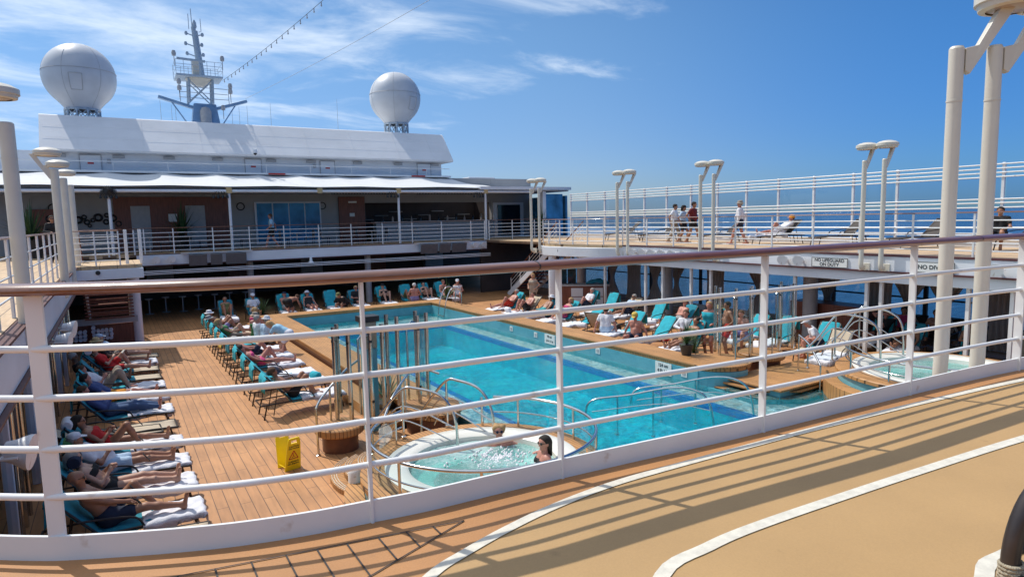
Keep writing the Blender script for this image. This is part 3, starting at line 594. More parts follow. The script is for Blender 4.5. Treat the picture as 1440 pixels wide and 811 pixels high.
handrail('sloping steel handrail on the port steps between bench and tub', [[(3.9, 10.9, -2.3), (4.3, 11.3, -1.95), (5.0, 12.0, -1.75), (5.4, 11.7, -1.85)]], [(3.9, 10.9, -3.1, -2.3), (4.6, 11.6, -2.6, -1.85)], .024)

# glass shower cubicles: clusters of tall steel posts with curved glass between
def cubicle(cx, cy, r, z0, z1, a0, a1, npost, lab):
    t = thing('shower_cubicle', lab, 'shower cubicle', (cx, cy, z0)); h = z1 - z0
    aa = [R(a0 + (a1 - a0) * i / (npost - 1)) for i in range(npost)]
    for a in aa:
        b = MB(); b.tube([(r * math.cos(a), r * math.sin(a), 0), (r * math.cos(a), r * math.sin(a), h)], .044, 12); b.build('post', M['steel'], t, 50)
        b = MB(); b.box((r * math.cos(a), r * math.sin(a), h * .2), (.09, .05, .05), a); b.box((r * math.cos(a), r * math.sin(a), h * .85), (.09, .05, .05), a); b.build('clamp', M['black'], t)
    b = MB(); k = 24
    vs = []
    for i in range(k + 1):
        a = R(a0 + (a1 - a0) * i / k); vs += [((r - .01) * math.cos(a), (r - .01) * math.sin(a), .12), ((r - .01) * math.cos(a), (r - .01) * math.sin(a), h - .06)]
    b.add(vs, [(2 * i, 2 * i + 2, 2 * i + 3, 2 * i + 1) for i in range(k)]); b.build('curved_glass', M['glass'], t, 60)
    b = MB(); b.tube([(0, 0, 0), (0, 0, h - .3), (.12, 0, h - .18), (.2, 0, h - .22)], .025, 8); b.lathe((.2, 0, h - .27), [(.07, 0), (.07, .03), (.02, .05)], 12); b.build('shower_head', M['steel'], t, 40)
    return t
cubicle(3.95, 12.35, .48, -2.6, -.78, 130, 330, 5, 'steel and glass shower cubicle with a boxed top on the port pool surround')
cubicle(5.15, 12.75, .42, -2.6, -.72, 160, 400, 5, 'steel and glass shower cubicle closest to the port pool edge')
cubicle(14.35, 11.75, .5, -2.6, -.75, 120, 330, 5, 'steel and glass shower cubicle by the man in red trunks')
cubicle(15.9, 11.55, .45, -2.6, -.75, 150, 380, 4, 'steel and glass shower cubicle beside the starboard entry steps')
t = thing('planter_box', 'slim blue tiled column with rough stone top between the port cubicles', 'column', (4.3, 12.75, ZD))
b = MB(); b.b2((-.13, -.13, 0), (.13, .13, 1.75)); b.build('column_body', M['poolwall'], t); b = MB(); b.b2((-.14, -.14, 1.755), (.14, .14, 2.3)); b.build('stone_top', M['rope'], t, None, .01); b = MB(); b.b2((-.2, -.16, 2.305), (.2, .16, 2.42)); b.build('black_box', M['black'], t)

# ------------------------------------------------------------------ plants
def spiky(x, y, z, s_, lab, n=70, pot=True):
    t = thing('potted_palm', lab, 'plant', (x, y, z)); h0 = .32 * s_ if pot else 0
    if pot: MB().lathe((0, 0, 0), [(.13 * s_, 0), (.2 * s_, h0 - .03), (.21 * s_, h0), (.17 * s_, h0)], 18).build('pot', M['planter'], t, 40)
    b = MB(); rr = random.Random(int(x * 100 + y * 7))
    for i in range(n):
        a = rr.random() * 6.283; el = R(15 + 75 * rr.random() ** .8); L = s_ * (.45 + .4 * rr.random()); w = .022 * s_
        d = Vector((math.cos(a), math.sin(a), 0)); sd_ = Vector((-math.sin(a), math.cos(a), 0)); base = Vector((0, 0, h0)); vs = []
        for k in range(5):
            u = k / 4; p = base + d * (L * u * math.cos(el)) + Vector((0, 0, L * u * math.sin(el) - .35 * L * u * u * math.cos(el))); ww = w * (1 - u) * (0.6 + u) + .002
            vs += [p - sd_ * ww, p + sd_ * ww]
        b.add(vs, [(2 * k, 2 * k + 1, 2 * k + 3, 2 * k + 2) for k in range(4)])
    b.build('foliage', M['leaf'], t, 60)
spiky(4.85, 13.35, -3.1, 1.15, 'spiky potted palm between the two port shower cubicles')
spiky(13.15, 12.35, -2.6, .95, 'dark spiky palm on the starboard coping in front of the curly haired sunbather')
spiky(13.9, 28.9, -3.1, 1.3, 'spiky palm with white flowers behind the far starboard pool corner')
spiky(5.3, 29.9, -3.1, 1.1, 'green potted plant between loungers behind the far port pool corner')
spiky(24.0 - 1.0, 33.8, 0, 1.9, 'tall potted palm beside the glazed corner of the far bar')
spiky(-3.0, 33.8, 0, 2.4, 'tall dark palm at the port end of the far terrace')
spiky(2.9, 36.5, 0, 2.3, 'large dark palm against the reddish panels of the far terrace')
spiky(14.35, 13.2, -3.1, .8, 'low green plant behind the curly haired sunbather lounger')

# ------------------------------------------------------------------ balcony decks around the pool
struct('starboard_balcony_deck', MB().b2((18.5, -6, -.12), (23.9, 46, 0)), M['balc'])
struct('port_balcony_deck', MB().b2((-6.2, 4.2, -.12), (-1.25, 46, 0)), M['balc'])
struct('terrace_deck', MB().b2((-1.249, 33.0, -.12), (18.499, 46, 0)), M['balc'])
pr = [(18.5, 20.9), (18.15, 21.3), (17.8, 22.4), (17.5, 24.0), (17.45, 25.2), (17.75, 26.0), (18.3, 26.4), (18.5, 26.4)]
struct('stair_landing_deck', MB().prism(pr[::-1], -.12, 0.0), M['balc'])
pl = [(-1.24, 24.8), (.55, 24.8), (.72, 25.0), (.72, 28.2), (-1.24, 28.2)]
struct('port_landing_deck', MB().prism(pl, -.12, 0.0), M['balc'])
def fascia(name, label, boxes, trims=(), poly=None):
    t = thing(name, label, 'fascia', (boxes[0][0][0], boxes[0][0][1], 0)); o = Vector(t.location)
    b = MB()
    for lo, hi in boxes: b.b2(Vector(lo) - o, Vector(hi) - o)
    b.build('panel', M['white2'], t, None, .01)
    if trims:
        b = MB()
        for lo, hi in trims: b.b2(Vector(lo) - o, Vector(hi) - o)
        b.build('trim', M['maroon'], t)
    return t
fascia('edge_fascia', 'white fascia with maroon trim under the starboard balcony deck', [((18.36, -6, -.47), (18.497, 20.9, -.05))], [((18.33, -6, -.045), (18.496, 20.9, -.012)), ((18.30, -6, -.505), (18.5, 20.9, -.475))])
fascia('window_header', 'white header beam above the glazed starboard loggia', [((18.40, -6, -.80), (18.60, 24, -.51))])
fascia('edge_fascia', 'white fascia with maroon trim under the port balcony deck', [((-1.247, 4.2, -.62), (-1.12, 24.78, -.05))], [((-1.246, 4.2, -.045), (-1.08, 24.78, -.012)), ((-1.25, 4.2, -.66), (-1.06, 24.78, -.625))])
fascia('edge_fascia', 'long white fascia across the far end under the terrace railing', [((.75, 32.86, -.50), (18.48, 32.997, -.03))], [((.75, 32.84, -.028), (18.48, 32.996, -.004)), ((.75, 32.80, -.535), (18.48, 32.99, -.505))])
b = MB(); b.prism([(x - 18.5, y - 24) for x, y in [(18.5, 20.7), (18.05, 21.15), (17.68, 22.3), (17.38, 24.0), (17.33, 25.25), (17.68, 26.12), (18.28, 26.52), (18.5, 26.52)]][::-1], -.55, -.122)
t = thing('stair_landing', 'curved white stair landing bulging over the starboard pool deck', 'landing', (18.5, 24, 0)); b.build('bulkhead', M['white2'], t, 40, .02)
b = MB(); b.tube([(-1.05, 24.3 - 24, -.3), (-1.13, 24.3 - 24, -.3)], .09, 16); b.build('lamp_ring', M['black'], t, 50)
t = thing('stair_landing', 'boxy white stair landing at the port side', 'landing', (-.3, 24.8, 0))
MB().b2((-.94, -.02, -.46), (1.04, 3.4, -.122)).build('bulkhead', M['white2'], t, None, .02)
MB().tube([(-.25, -.021, -.22), (-.25, -.06, -.22)], .07, 16).build('lamp_ring', M['black'], t, 50)

# ------------------------------------------------------------------ railings
def railing(name, label, pts, h, bars, post_at, cap='teak', capw=.09, caph=.035, post=(.045, .045), bar_r=.016, z0=0, kerb=None, group='white deck railings with wooden caps', radial=False, capmat=None):
    P = [Vector(p) for p in pts]; t = thing(name, label, 'railing', P[0], 0, group); o = P[0]
    Q = [p - o for p in P]
    b = MB(); b.tube([p + Vector((0, 0, h)) for p in Q], capw / 2, 10, flat=caph / capw); b.build('handrail', M[cap], t, 50)
    b = MB()
    for z in bars: b.tube([p + Vector((0, 0, z)) for p in Q], bar_r, 8)
    b.build('horizontal_bar', M['white'], t, 50)
    cum = [0]
    for i in range(1, len(Q)): cum.append(cum[-1] + (Q[i] - Q[i - 1]).length)
    for d in post_at(cum[-1]) if callable(post_at) else post_at:
        x = [float(np.interp(d, cum, [q[k] for q in Q])) for k in range(3)]
        i = min(max(1, int(np.searchsorted(cum, d))), len(Q) - 1); tg = (Q[i] - Q[i - 1]).normalized(); a = math.atan2(tg.y, tg.x)
        b = MB(); b.box((x[0], x[1], x[2] + (h - .02) / 2), (post[0], post[1], h - .02), a); b.build('post', M['white'], t, None, .004)
    if kerb:
        b = MB(); vs = []
        for q in Q: vs += [q + Vector((0, 0, kerb[0])), q + Vector((0, 0, kerb[1]))]
        b.add(vs, [(2 * i, 2 * i + 2, 2 * i + 3, 2 * i + 1) for i in range(len(Q) - 1)]); 
        k = b.build('kerb_plate', M['white'], t); m = k.modifiers.new('thick', 'SOLIDIFY'); m.thickness = .012
    return t
ev = lambda s_: (lambda L: [min(L, s_ * i) for i in range(int(L / s_) + 1)])
# the near curved railing in front of the camera
NR = [Vector((-1.9, 4.18, 0)), Vector((-1.3, 3.75, 0))] + RC[1:]
t = thing('curved_railing', 'near curved white railing with a glossy varnished teak handrail, closest to the viewer', 'railing', (1.8, 2.52, 0), 0, 'white deck railings with wooden caps'); o0 = Vector((1.8, 2.52, 0))
Q = [p - o0 for p in NR]
cut = [i for i, p in enumerate(NR)]
b = MB(); b.tube([p + Vector((0, 0, 1.03)) for p in Q], .062, 14, flat=.38); b.build('handrail', M['teak'], t, 50)
for z in (.81, .625, .43, .245):
    b = MB(); b.tube([p + Vector((0, 0, z)) for p in Q], .0135, 10); b.build('horizontal_bar', M['white'], t, 60)
def nearest(x): 
    for i in range(1, len(NR)):
        if NR[i].x >= x:
            u = (x - NR[i - 1].x) / (NR[i].x - NR[i - 1].x); return NR[i - 1].lerp(NR[i], u), (NR[i] - NR[i - 1]).normalized()
for x, w, turn in ((-.27, .06, 78), (.83, .045, 0), (1.75, .042, 0), (3.08, .045, 0), (4.5, .045, 0), (5.83, .06, 0), (7.2, .06, 0)):
    p, tg = nearest(x); a = math.atan2(tg.y, tg.x) + math.pi / 2 - R(turn); p = p - o0
    b = MB(); b.box((p.x, p.y, .5), (w, .014, 1.02), a)
    tip = MB()
    b.build('post', M['white'], t, None, .003)
b = MB(); vs = []
for q in Q: vs += [q + Vector((0, .0, .0)), q + Vector((0, .0, .095))]
b.add(vs, [(2 * i, 2 * i + 2, 2 * i + 3, 2 * i + 1) for i in range(len(Q) - 1)]); k = b.build('kerb_plate', M['white'], t); m = k.modifiers.new('thick', 'SOLIDIFY'); m.thickness = .014; m.offset = -1
b = MB()
for x in (-.55, 1.62, 5.2):
    p, tg = nearest(x); p = p - o0 + Vector((0, 0, 1.03)); tg = tg.normalized(); b.tube([p - tg * .003, p + tg * .003], .0635, 14, flat=.39)
b.build('joint_ring', M['black'], t)
# slab edge plate below
b = MB(); vs = []
for p in RC: vs += [(p.x, p.y + .056, -.45), (p.x, p.y + .056, -.002)]
b.add(vs, [(2 * i, 2 * i + 2, 2 * i + 3, 2 * i + 1) for i in range(len(RC) - 1)]); k = b.build('deck_edge_plate', M['white2']); k.modifiers.new('thick', 'SOLIDIFY').thickness = .01; k['kind'] = 'structure'

bars5 = (.16, .36, .55, .74, .93)
railing('deck_railing', 'starboard balcony railing beside the upper sun loungers', [(18.46, -4, 0), (18.46, 21, 0)], 1.13, bars5, ev(1.47))
railing('deck_railing', 'curved railing on the starboard stair landing', catmull([(18.46, 21, 0), (18.1, 21.4, 0), (17.75, 22.5, 0), (17.47, 24.0, 0), (17.45, 25.2, 0), (17.7, 25.9, 0)], 5), 1.13, bars5, ev(.85))
railing('deck_railing', 'long railing across the far terrace', [(.9, 32.95, 0), (18.4, 32.95, 0)], 1.15, (.14, .34, .54, .74, .94), lambda L: [.2, 1.36, 3.0, 4.6, 6.2, 7.9, 9.57, 11.27, 12.97, 14.74, 16.6, L])
railing('deck_railing', 'railing of the far starboard corner of the terrace', [(18.7, 32.95, 0), (23.6, 32.95, 0)], 1.15, (.14, .34, .54, .74, .94), ev(1.6))
railing('deck_railing', 'port balcony railing beside the cream lamp poles', [(-1.3, 4.4, 0), (-1.3, 24.7, 0)], 1.13, (.3, .58, .85), ev(1.4), post=(.12, .035), bar_r=.014)
railing('deck_railing', 'railing of the boxy port stair landing', [(-1.25, 24.9, 0), (.1, 24.9, 0)], 1.13, bars5, ev(.67))
railing('deck_railing', 'railing behind the port stair opening', [(-1.2, 30.4, 0), (.85, 32.9, 0)], 1.13, bars5, ev(1.5))
b = MB()
t = thing('gate_post', 'pair of thick white gate posts on the port stair landing', 'post', (.3, 25.3, 0))
for x in (0, .42): MB().b2((x - .05, -.03, 0), (x + .05, .03, 1.15)).build('post', M['white'], t, None, .01)

# ------------------------------------------------------------------ windscreen on the starboard side
t = thing('glass_windscreen', 'tall white framed glass windscreen along the starboard edge against the sea', 'windscreen', (23.5, 9.15, 0))
ys = [9.15 + 1.587 * i - 1.587 * 8 for i in range(23)]
for y in ys:
    b = MB(); b.b2((-.05, y - 9.15 - .04, 0), (.05, y - 9.15 + .04, 2.62)); b.build('post', M['white2'], t, None, .008)
y0, y1 = ys[0] - 9.15, ys[-1] - 9.15
for z in (2.57, 2.44, 2.31, 2.18, 1.50, 1.38, 1.24, .62, .42, .22): 
    b = MB(); b.tube([(-.06, y0, z), (-.06, y1, z)], .022, 8); b.build('horizontal_rail', M['white'], t, 60)
for i in range(len(ys) - 1):
    q0, q1 = ys[i] - 9.15 + .08, ys[i + 1] - 9.15 - .08; a = MB(); a.add([(0, q0, 1.5), (0, q1, 1.5), (0, q1, 2.17), (0, q0, 2.17)], [(0, 1, 2, 3)]); a.build('glass_panel', M['screen'], t)
    a = MB(); a.add([(0, q0, .64), (0, q1, .64), (0, q1, 1.23), (0, q0, 1.23)], [(0, 1, 2, 3)]); a.build('glass_panel', M['glass'], t)
MB().b2((-.03, y0, 0), (.03, y1, .2)).build('kerb_plate', M['white2'], t)

# ------------------------------------------------------------------ lamp poles
def lamp_pole(r=.085):
    t = thing('lamp_pole', 'x', 'lamp', (0, 0, 0))
    b = MB(); b.tube(catmull([(.18, 0, -.38), (.08, 0, -.38), (.0, 0, -.30), (0, 0, -.1)], 5) + [Vector((0, 0, 2.62)), Vector((0, 0, 2.64))], [r * 1.0] * 17 + [r * .8], 20); b.build('pole', M['cream'], t, 40)
    b = MB(); b.tube([(0, 0, 2.17), (0, 0, 2.185)], r * 1.06, 20); b.build('joint_band', M['cream'], t, 40)
    b = MB(); b.b2((.17, -.16, -.50), (.21, .16, -.26)); b.build('wall_bracket', M['cream'], t, None, .01)
    b = MB()
    b.add([(r * .7, -.035, 2.43), (r * .7, .035, 2.43), (r * .7 + .04, -.035, 2.40), (r * .7 + .04, .035, 2.40), (.46, -.045, 2.98), (.46, .045, 2.98), (.34, -.045, 2.98), (.34, .045, 2.98), (r * .7, -.035, 2.62), (r * .7, .035, 2.62), (.16, -.035, 2.64), (.16, .035, 2.64)],
          [(0, 1, 3, 2), (2, 3, 5, 4), (4, 5, 7, 6), (6, 7, 11, 10), (10, 11, 9, 8), (8, 9, 1, 0), (0, 2, 4, 6, 10, 8), (1, 9, 11, 7, 5, 3)])
    b.build('arm', M['cream'], t, None, .006)
    b = MB(); b.lathe((.10, 0, 2.96), [(.20, -.03), (.255, -.02), (.265, .025), (.285, .03), (.285, .10), (.20, .15), (.10, .175), (.01, .18)], 32, cap=False); b.build('lamp_head', M['cream'], t, 50)
    b = MB(); b.lathe((.10, 0, 2.93), [(.005, .0), (.16, .0), (.20, .015), (.20, .03)], 24, cap=False); b.build('diffuser', M['lampglass'], t, 50)
    return t
lp = lamp_pole(); first = True
GL = 'cream lamp poles with disc shaped heads'
spots = []
for i, y in enumerate((10.78, 18.8, 22.1, 25.6)): spots.append((-1.10 if i == 0 else -1.1, y, math.pi, 'cream lamp pole on the port balcony edge, %s in its row' % ORD[i]))
for i, (ya, yb) in enumerate(((9.9, 10.46), (15.85, 16.45), (20.35, 21.0), (25.9, 26.6))):
    for k, y in enumerate((ya, yb)):
        spots.append((18.17 if i < 3 else 17.5, y, 0, '%s one of the %s pair of white lamp poles on the starboard edge' % (('right', 'left')[k], ORD[i])))
spots += [(6.35, 2.88, R(-38), 'thick cream lamp pole just beyond the near railing, left one of the close pair'), (6.62, 2.70, R(-38), 'thick cream lamp pole just beyond the near railing, right one of the close pair')]
for x, y, rz, lab in spots:
    if first: lp.location = (x, y, 0); lp.rotation_euler.z = rz; lp['label'] = lab; lp['group'] = GL; first = False; o = lp
    else: o = dup(lp, (x, y, 0), rz, lab, GL)
    kx = .70 if y < 3 else (1.05 if x < 0 else .74)
    for ch_ in o.children:
        if ch_.name.startswith('pole') or ch_.name.startswith('joint'): ch_.scale = (kx, kx, 1)
        if y < 3 and ch_.name[:4] in ('lamp', 'diff'): ch_.location.x = .34

# ------------------------------------------------------------------ floodlights and signs on the fascias
def flood():
    t = thing('flood_light', 'x', 'lamp', (0, 0, 0)); m = Matrix.Rotation(R(-100), 3, 'Y')
    b = MB(); b.lathe((0, 0, 0), [(.02, -.16), (.09, -.15), (.11, -.08), (.16, .02), (.165, .06)], 20, m); b.build('housing', M['white'], t, 40)
    b = MB(); b.lathe((0, 0, 0), [(.005, .052), (.15, .05)], 20, m, cap=False); b.build('lens', M['blueglass'], t, 40)
    b = MB(); b.b2((.1, -.02, -.03), (.26, .02, .03)); b.tube([(0, -.17, 0), (.14, -.17, 0), (.14, .17, 0), (0, .17, 0)], .014, 6); b.build('bracket', M['white'], t)
    return t
fl = flood(); GF = 'round flood lights on the balcony fascias'
FL = [(18.1, y, -.26, R(12), 'round white floodlight on the starboard fascia, %s from the viewer' % ORD[i]) for i, y in enumerate((6.2, 7.1, 12.4, 12.95, 17.2, 17.8, 18.35, 18.9, 19.4, 20.0))]
FL += [(-.86, y, z, math.pi - R(12), 'white floodlight hanging under the port balcony edge, %s of three' % ('nearest', 'middle', 'farthest')[i]) for i, (y, z) in enumerate(((7.3, -.80), (13.6, -.72), (15.2, -.72)))]
FL += [(x, 32.62, -.24, R(90), 'round lamp on the far white fascia, %s' % s_) for x, s_ in ((1.5, 'left of the port grey displays'), (2.1, 'touching the port grey displays'), (17.6, 'first right of the starboard grey displays'), (18.15, 'second right of the starboard grey displays'))]
for i, (x, y, z, rz, lab) in enumerate(FL):
    if i == 0: fl.location = (x, y, z); fl.rotation_euler.z = rz; fl['label'] = lab; fl['group'] = GF
    else: dup(fl, (x, y, z), rz, lab, GF)
def wall_sign(y0, y1, lines, lab):
    z0, z1 = -.44, -.15; yc = (y0 + y1) / 2
    b = MB(); b.b2((-.012, -(y1 - y0) / 2, z0 + .3), (.012, (y1 - y0) / 2, z1 + .3)); o = b.build('notice_sign', M['signw']); o.location = (18.335, yc, -.3); tag(o, lab, 'sign')
    b = MB(); w, h = (y1 - y0) / 2, .145
    for lo, hi in (((-.016, -w, -h), (-.0125, w, -h + .014)), ((-.016, -w, h - .014), (-.0125, w, h)), ((-.016, -w, -h + .0145), (-.0125, -w + .014, h - .0145)), ((-.016, w - .014, -h + .0145), (-.0125, w, h - .0145))): b.b2(lo, hi)
    b.build('border', M['inkblack'], o)
    n = len(lines)
    for i, s_ in enumerate(lines): text('lettering', s_, M['inkblack'], .135 if n > 1 else .15, Vector((-.016, 0, (.062 - .125 * i) if n > 1 else 0)), FACE_MX, o, .001)
wall_sign(10.95, 12.1, ['NO LIFEGUARD', 'ON DUTY'], 'white notice reading NO LIFEGUARD ON DUTY on the starboard fascia')
wall_sign(8.1, 9.1, ['NO DIVING'], 'white notice reading NO DIVING partly behind the near cream pole')

# ------------------------------------------------------------------ starboard loggia: posts, curtains, outer glazing
t = thing('glazed_loggia', 'white framed glazing along the starboard pool deck under the balcony', 'glazing', (18.6, 9, ZD)); o0 = Vector((18.6, 9, ZD))
for y in (4.0, 5.4, 6.9, 7.86, 10.08, 10.5, 12.84, 16.3, 17.25, 18.75, 19.73, 22.33):
    b = MB(); b.b2((-.05, y - 9 - .045, 0), (.05, y - 9 + .045, 2.31)); b.build('post', M['white'], t, None, .006)
b = MB(); b.b2((3.9, -20, 0), (4.1, 25, .25)); b.b2((3.9, -20, 2.35), (4.1, 25, 2.95)); b.build('outer_sill', M['white2'], t)
for y in np.arange(-2, 32, 3.2): 
    b = MB(); b.b2((3.95, y - .06 - 9, .25), (4.05, y + .06 - 9, 2.35)); b.build('mullion', M['dark'], t)
b = MB(); b.tube([(3.85, -18, 1.42), (3.85, 24, 1.42)], .03, 8); b.build('dark_rail', M['black'], t)
b = MB(); b.b2((3.99, -18, .26), (4.01, 24, 2.34)); b.build('window_glass', M['glass'], t)
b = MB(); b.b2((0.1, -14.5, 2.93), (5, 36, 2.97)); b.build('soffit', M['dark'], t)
for i, y in enumerate((13.55, 20.4, 26.5, 6.8)):
    b = MB(); b.lathe((20.5, y, ZD), [(.24, 0), (.24, 2.97)], 24, cap=False); o = b.build('round_column', M['greyp' if i < 3 else 'greyp'], None, 50); tag(o, 'round grey column inside the starboard loggia, %s from the viewer' % ('second', 'third', 'farthest', 'nearest')[i], 'column')
cur = [25.7, 24.1, 22.6, 21.2, 18.9, 16.7, 13.8, 12.0, 11.0, 9.9, 8.6, 6.8]
for i, y in enumerate(cur):
    b = MB(); zs = np.linspace(0, 1, 16); G = []
    for z in zs:
        w = .62 - .50 * math.exp(-((z - .45) / .28) ** 2) if i % 3 != 1 else .55 - .1 * math.sin(z * 3)
        G.append([(.06 * math.sin(u * 38 + i), (u - .5) * 2 * w, 2.3 * z) for u in np.linspace(0, 1, 40)])
    b.grid(G); o = b.build('curtain', M['curtain'], None, 180); o.location = (21.9, y, ZD + .15); tag(o, 'taupe curtain gathered at the starboard windows, %s counted from the far end' % ORD[i].replace('nearest', 'first'), 'curtain', 'taupe curtains in the starboard loggia')

t = thing('port_glazing', 'white and steel posts with glass panels under the port balcony edge', 'glazing', (-1.45, 8, ZD))
for i, y in enumerate((5.9, 7.6, 10.6, 11.5, 13.4, 15.4, 17.4, 19.4, 21.4, 23.4)):
    MB().b2((-.06, y - 8 - .05, 0), (.06, y - 8 + .05, 2.97)).build('post', M['white2' if i % 3 else 'steel'], t, None, .006)
    MB().tube([(.07, y - 8 + .16, .1), (.07, y - 8 + .16, 2.3)], .03, 10).build('steel_tube', M['steel'], t, 50)
for i, (a, c) in enumerate(((7.7, 10.5), (11.6, 13.3), (15.5, 17.3), (19.5, 21.3))): b = MB(); b.add([(0, a - 8, .1), (0, c - 8, .1), (0, c - 8, 2.3), (0, a - 8, 2.3)], [(0, 1, 2, 3)]); b.build('glass_panel', M['glass'], t)
# towel station under the landing
t = thing('towel_counter', 'brown towel counter with grey top and white front panels under the starboard landing', 'counter', (19.0, 24.6, ZD), R(-38))
MB().b2((-1.25, -.4, 0), (1.25, .4, 1.05)).build('counter_body', M['redwood'], t); MB().b2((-1.35, -.5, 1.051), (1.35, .5, 1.12)).build('counter_top', M['greyp'], t, None, .01)
for x in (-.2, .75):
    for z in (.12, .56): MB().b2((x - .28, -.42, z), (x + .28, -.401, z + .4)).build('white_panel', M['white2'], t)
for x in (-.9, -.45): MB().b2((x - .2, .1, 1.12), (x + .2, .2, 1.95)).build('shelf_unit', M['darkglass'], t)
b = MB(); P = [[(u * .55, v * .25, .22 * math.cos(u * 1.45) * math.cos(v * 1.3) + .02 * math.sin(u * 9 + v * 4)) for v in np.linspace(-1, 1, 9)] for u in np.linspace(-1, 1, 17)]
b.grid(P, (0, 0, -.02)); o = b.build('towel_heap', M['turqd'], None, 180); o.location = (19.6, 24.1, ZD + 1.15); o.rotation_euler.z = R(-38); tag(o, 'heap of teal towels on the grey counter top', 'towels')

# stairs
def stair(name, lab, x0, x1, ybot, ytop, n=14, rail_side=(0,), base=0):
    t = thing(name, lab, 'stairs', (x0, ybot, ZD)); H = -ZD; dy = (ytop - ybot) / n
    for i in range(n):
        MB().b2((.05, dy * i - .14, H * (i + 1) / n - .04), (x1 - x0 - .05, dy * i + .14, H * (i + 1) / n)).build('tread', M['redwood'], t)
    for x in (0, x1 - x0):
        b = MB(); b.bar((x, -dy, 0 - .0), (x, ytop - ybot, H - .05), .05, .28); b.build('stringer', M['white2'], t)
    for x in rail_side:
        for i in range(0, n + 1, 3):
            z = H * i / n; MB().tube([(x, dy * i, z), (x, dy * i, z + 1.0)], .022, 8).build('baluster', M['white'], t, 50)
        b = MB()
        for k in (.2, .4, .6, .8): b.tube([(x, 0, k), (x, ytop - ybot, H + k)], .013, 6)
        b.build('rail_bar', M['white'], t, 50)
        b = MB(); b.tube([(x, 0, 1.0), (x, ytop - ybot, H + 1.0)], .04, 10, flat=.6); b.build('handrail', M['teak'], t, 50)
    return t
stair('staircase', 'white staircase with teak handrails rising to the starboard landing', 18.95, 20.6, 31.0, 26.45, 14, (0, 1.65))
stair('staircase', 'brown slatted staircase under the port landing', -1.1, .3, 31.6, 27.4, 14, (0,))
b = MB(); b.b2((-2.3, -.12, 0), (.5, 0, .22)); o = b.build('support_beam', M['greyp'], None); o.location = (0, 27.2, -2.2); tag(o, 'grey beam under the slatted port staircase', 'beam')
t = thing('slatted_screen', 'screen of brown slats below the port landing', 'screen', (-.35, 26.9, -2))
for i in range(11): MB().b2((-.75, -.02, .12 * i), (.75, .02, .12 * i + .05)).build('slat', M['redwood'], t)
t = thing('cabinet', 'dark red cabinet below the port stairs', 'cabinet', (-.2, 27.4, ZD)); MB().b2((-1.6, 0, 0), (.55, .5, .85)).build('cabinet_body', M['redwood'], t)
for i in range(26):
    r_ = .07; x = -1.45 + (i % 13) * .15 + (.07 if i > 12 else 0); z = .09 + .14 * (i // 13)
for k, x0 in enumerate((-1.5, -.7)):
    b = MB(); rr = random.Random(k)
    for i in range(16): b.tube([((i % 5) * .13 + rr.random() * .03, -.18, .07 + .13 * (i // 5)), ((i % 5) * .13 + rr.random() * .03, .12, .07 + .13 * (i // 5))], .062, 10)
    o = b.build('rolled_towels', M['towel'], None, 50); o.location = (x0 - .2, 27.1, ZD + .35); tag(o, '%s pile of rolled white towels below the port stairs' % ('left', 'right')[k], 'towels')
for i, (x, y, lab) in enumerate(((.47, 27.7, 'white column under the port landing corner'), (17.6, 25.0, 'white column under the curved starboard landing'), (5.6, 34.0, 'grey column behind the far row of loungers, port side'), (11.5, 33.6, 'grey column behind the far row of loungers, centre'))):
    b = MB(); b.lathe((x, y, ZD), [(.19 if i < 2 else .16, 0), (.19 if i < 2 else .16, 2.6)], 24, cap=False); o = b.build('round_column', M['white2'] if i < 2 else M['greyp'], None, 50); tag(o, lab, 'column')

# dark area under the terrace
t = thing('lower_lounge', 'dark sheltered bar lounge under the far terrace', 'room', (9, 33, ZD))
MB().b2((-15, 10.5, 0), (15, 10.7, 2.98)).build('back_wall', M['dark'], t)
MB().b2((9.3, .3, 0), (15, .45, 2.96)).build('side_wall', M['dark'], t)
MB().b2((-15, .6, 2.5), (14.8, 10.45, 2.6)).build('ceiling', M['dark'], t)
b = MB()
for k in range(3): b.tube([(-8.2, -.5 + .0 * k, 2.36 - .07 * k), (9.5, -.5, 2.36 - .07 * k)], .02, 6)
b.build('white_pipe', M['white2'], t)
for i in range(6): MB().b2((-12 + i * 4.4, 9.9, .9), (-10.6 + i * 4.4, 10.4, 2.0)).build('wall_cabinet', M['greyp' if i % 2 else 'redwood'], t)
st = thing('bar_stool', 'x', 'stool'); MB().lathe((0, 0, 0), [(.2, 0), (.2, .02), (.03, .04), (.025, .7), (.16, .72), (.18, .78), (.0, .79)], 16).build('seat', M['greyp'], st, 40)
for i in range(7):
    lab = 'grey bar stool in the dark port lounge, %s from the left' % ORD[i].replace('nearest', 'first'); p = (1.2 + i * .75, 36.5 + .3 * (i % 2), ZD)
    if i == 0: st.location = p; st['label'] = lab; st['group'] = 'bar stools in the dark lounge'
    else: dup(st, p, 0, lab, 'bar stools in the dark lounge')
def displays(xs, lab):
    t = thing('display_panels', lab, 'screens', (xs[0], 32.6, 0)); o = xs[0]
    for a, c in zip(xs[::2], xs[1::2]):
        b = MB(); b.box(((a + c) / 2 - o, .0, -.34), (c - a, .06, .52), m=Matrix.Rotation(R(14), 3, 'X')); b.build('panel', M['screenp'], t, None, .01)
    b = MB(); b.b2((-.3, .05, -.03), (xs[-1] - o + .3, .25, .0)); b.build('hood', M['white2'], t)
displays([2.8, 3.55, 3.7, 4.2, 4.35, 5.25], 'three grey display panels hung on the port part of the far fascia')
displays([14.2, 15.2, 15.33, 15.98, 16.1, 17.0], 'three grey display panels hung on the starboard part of the far fascia')
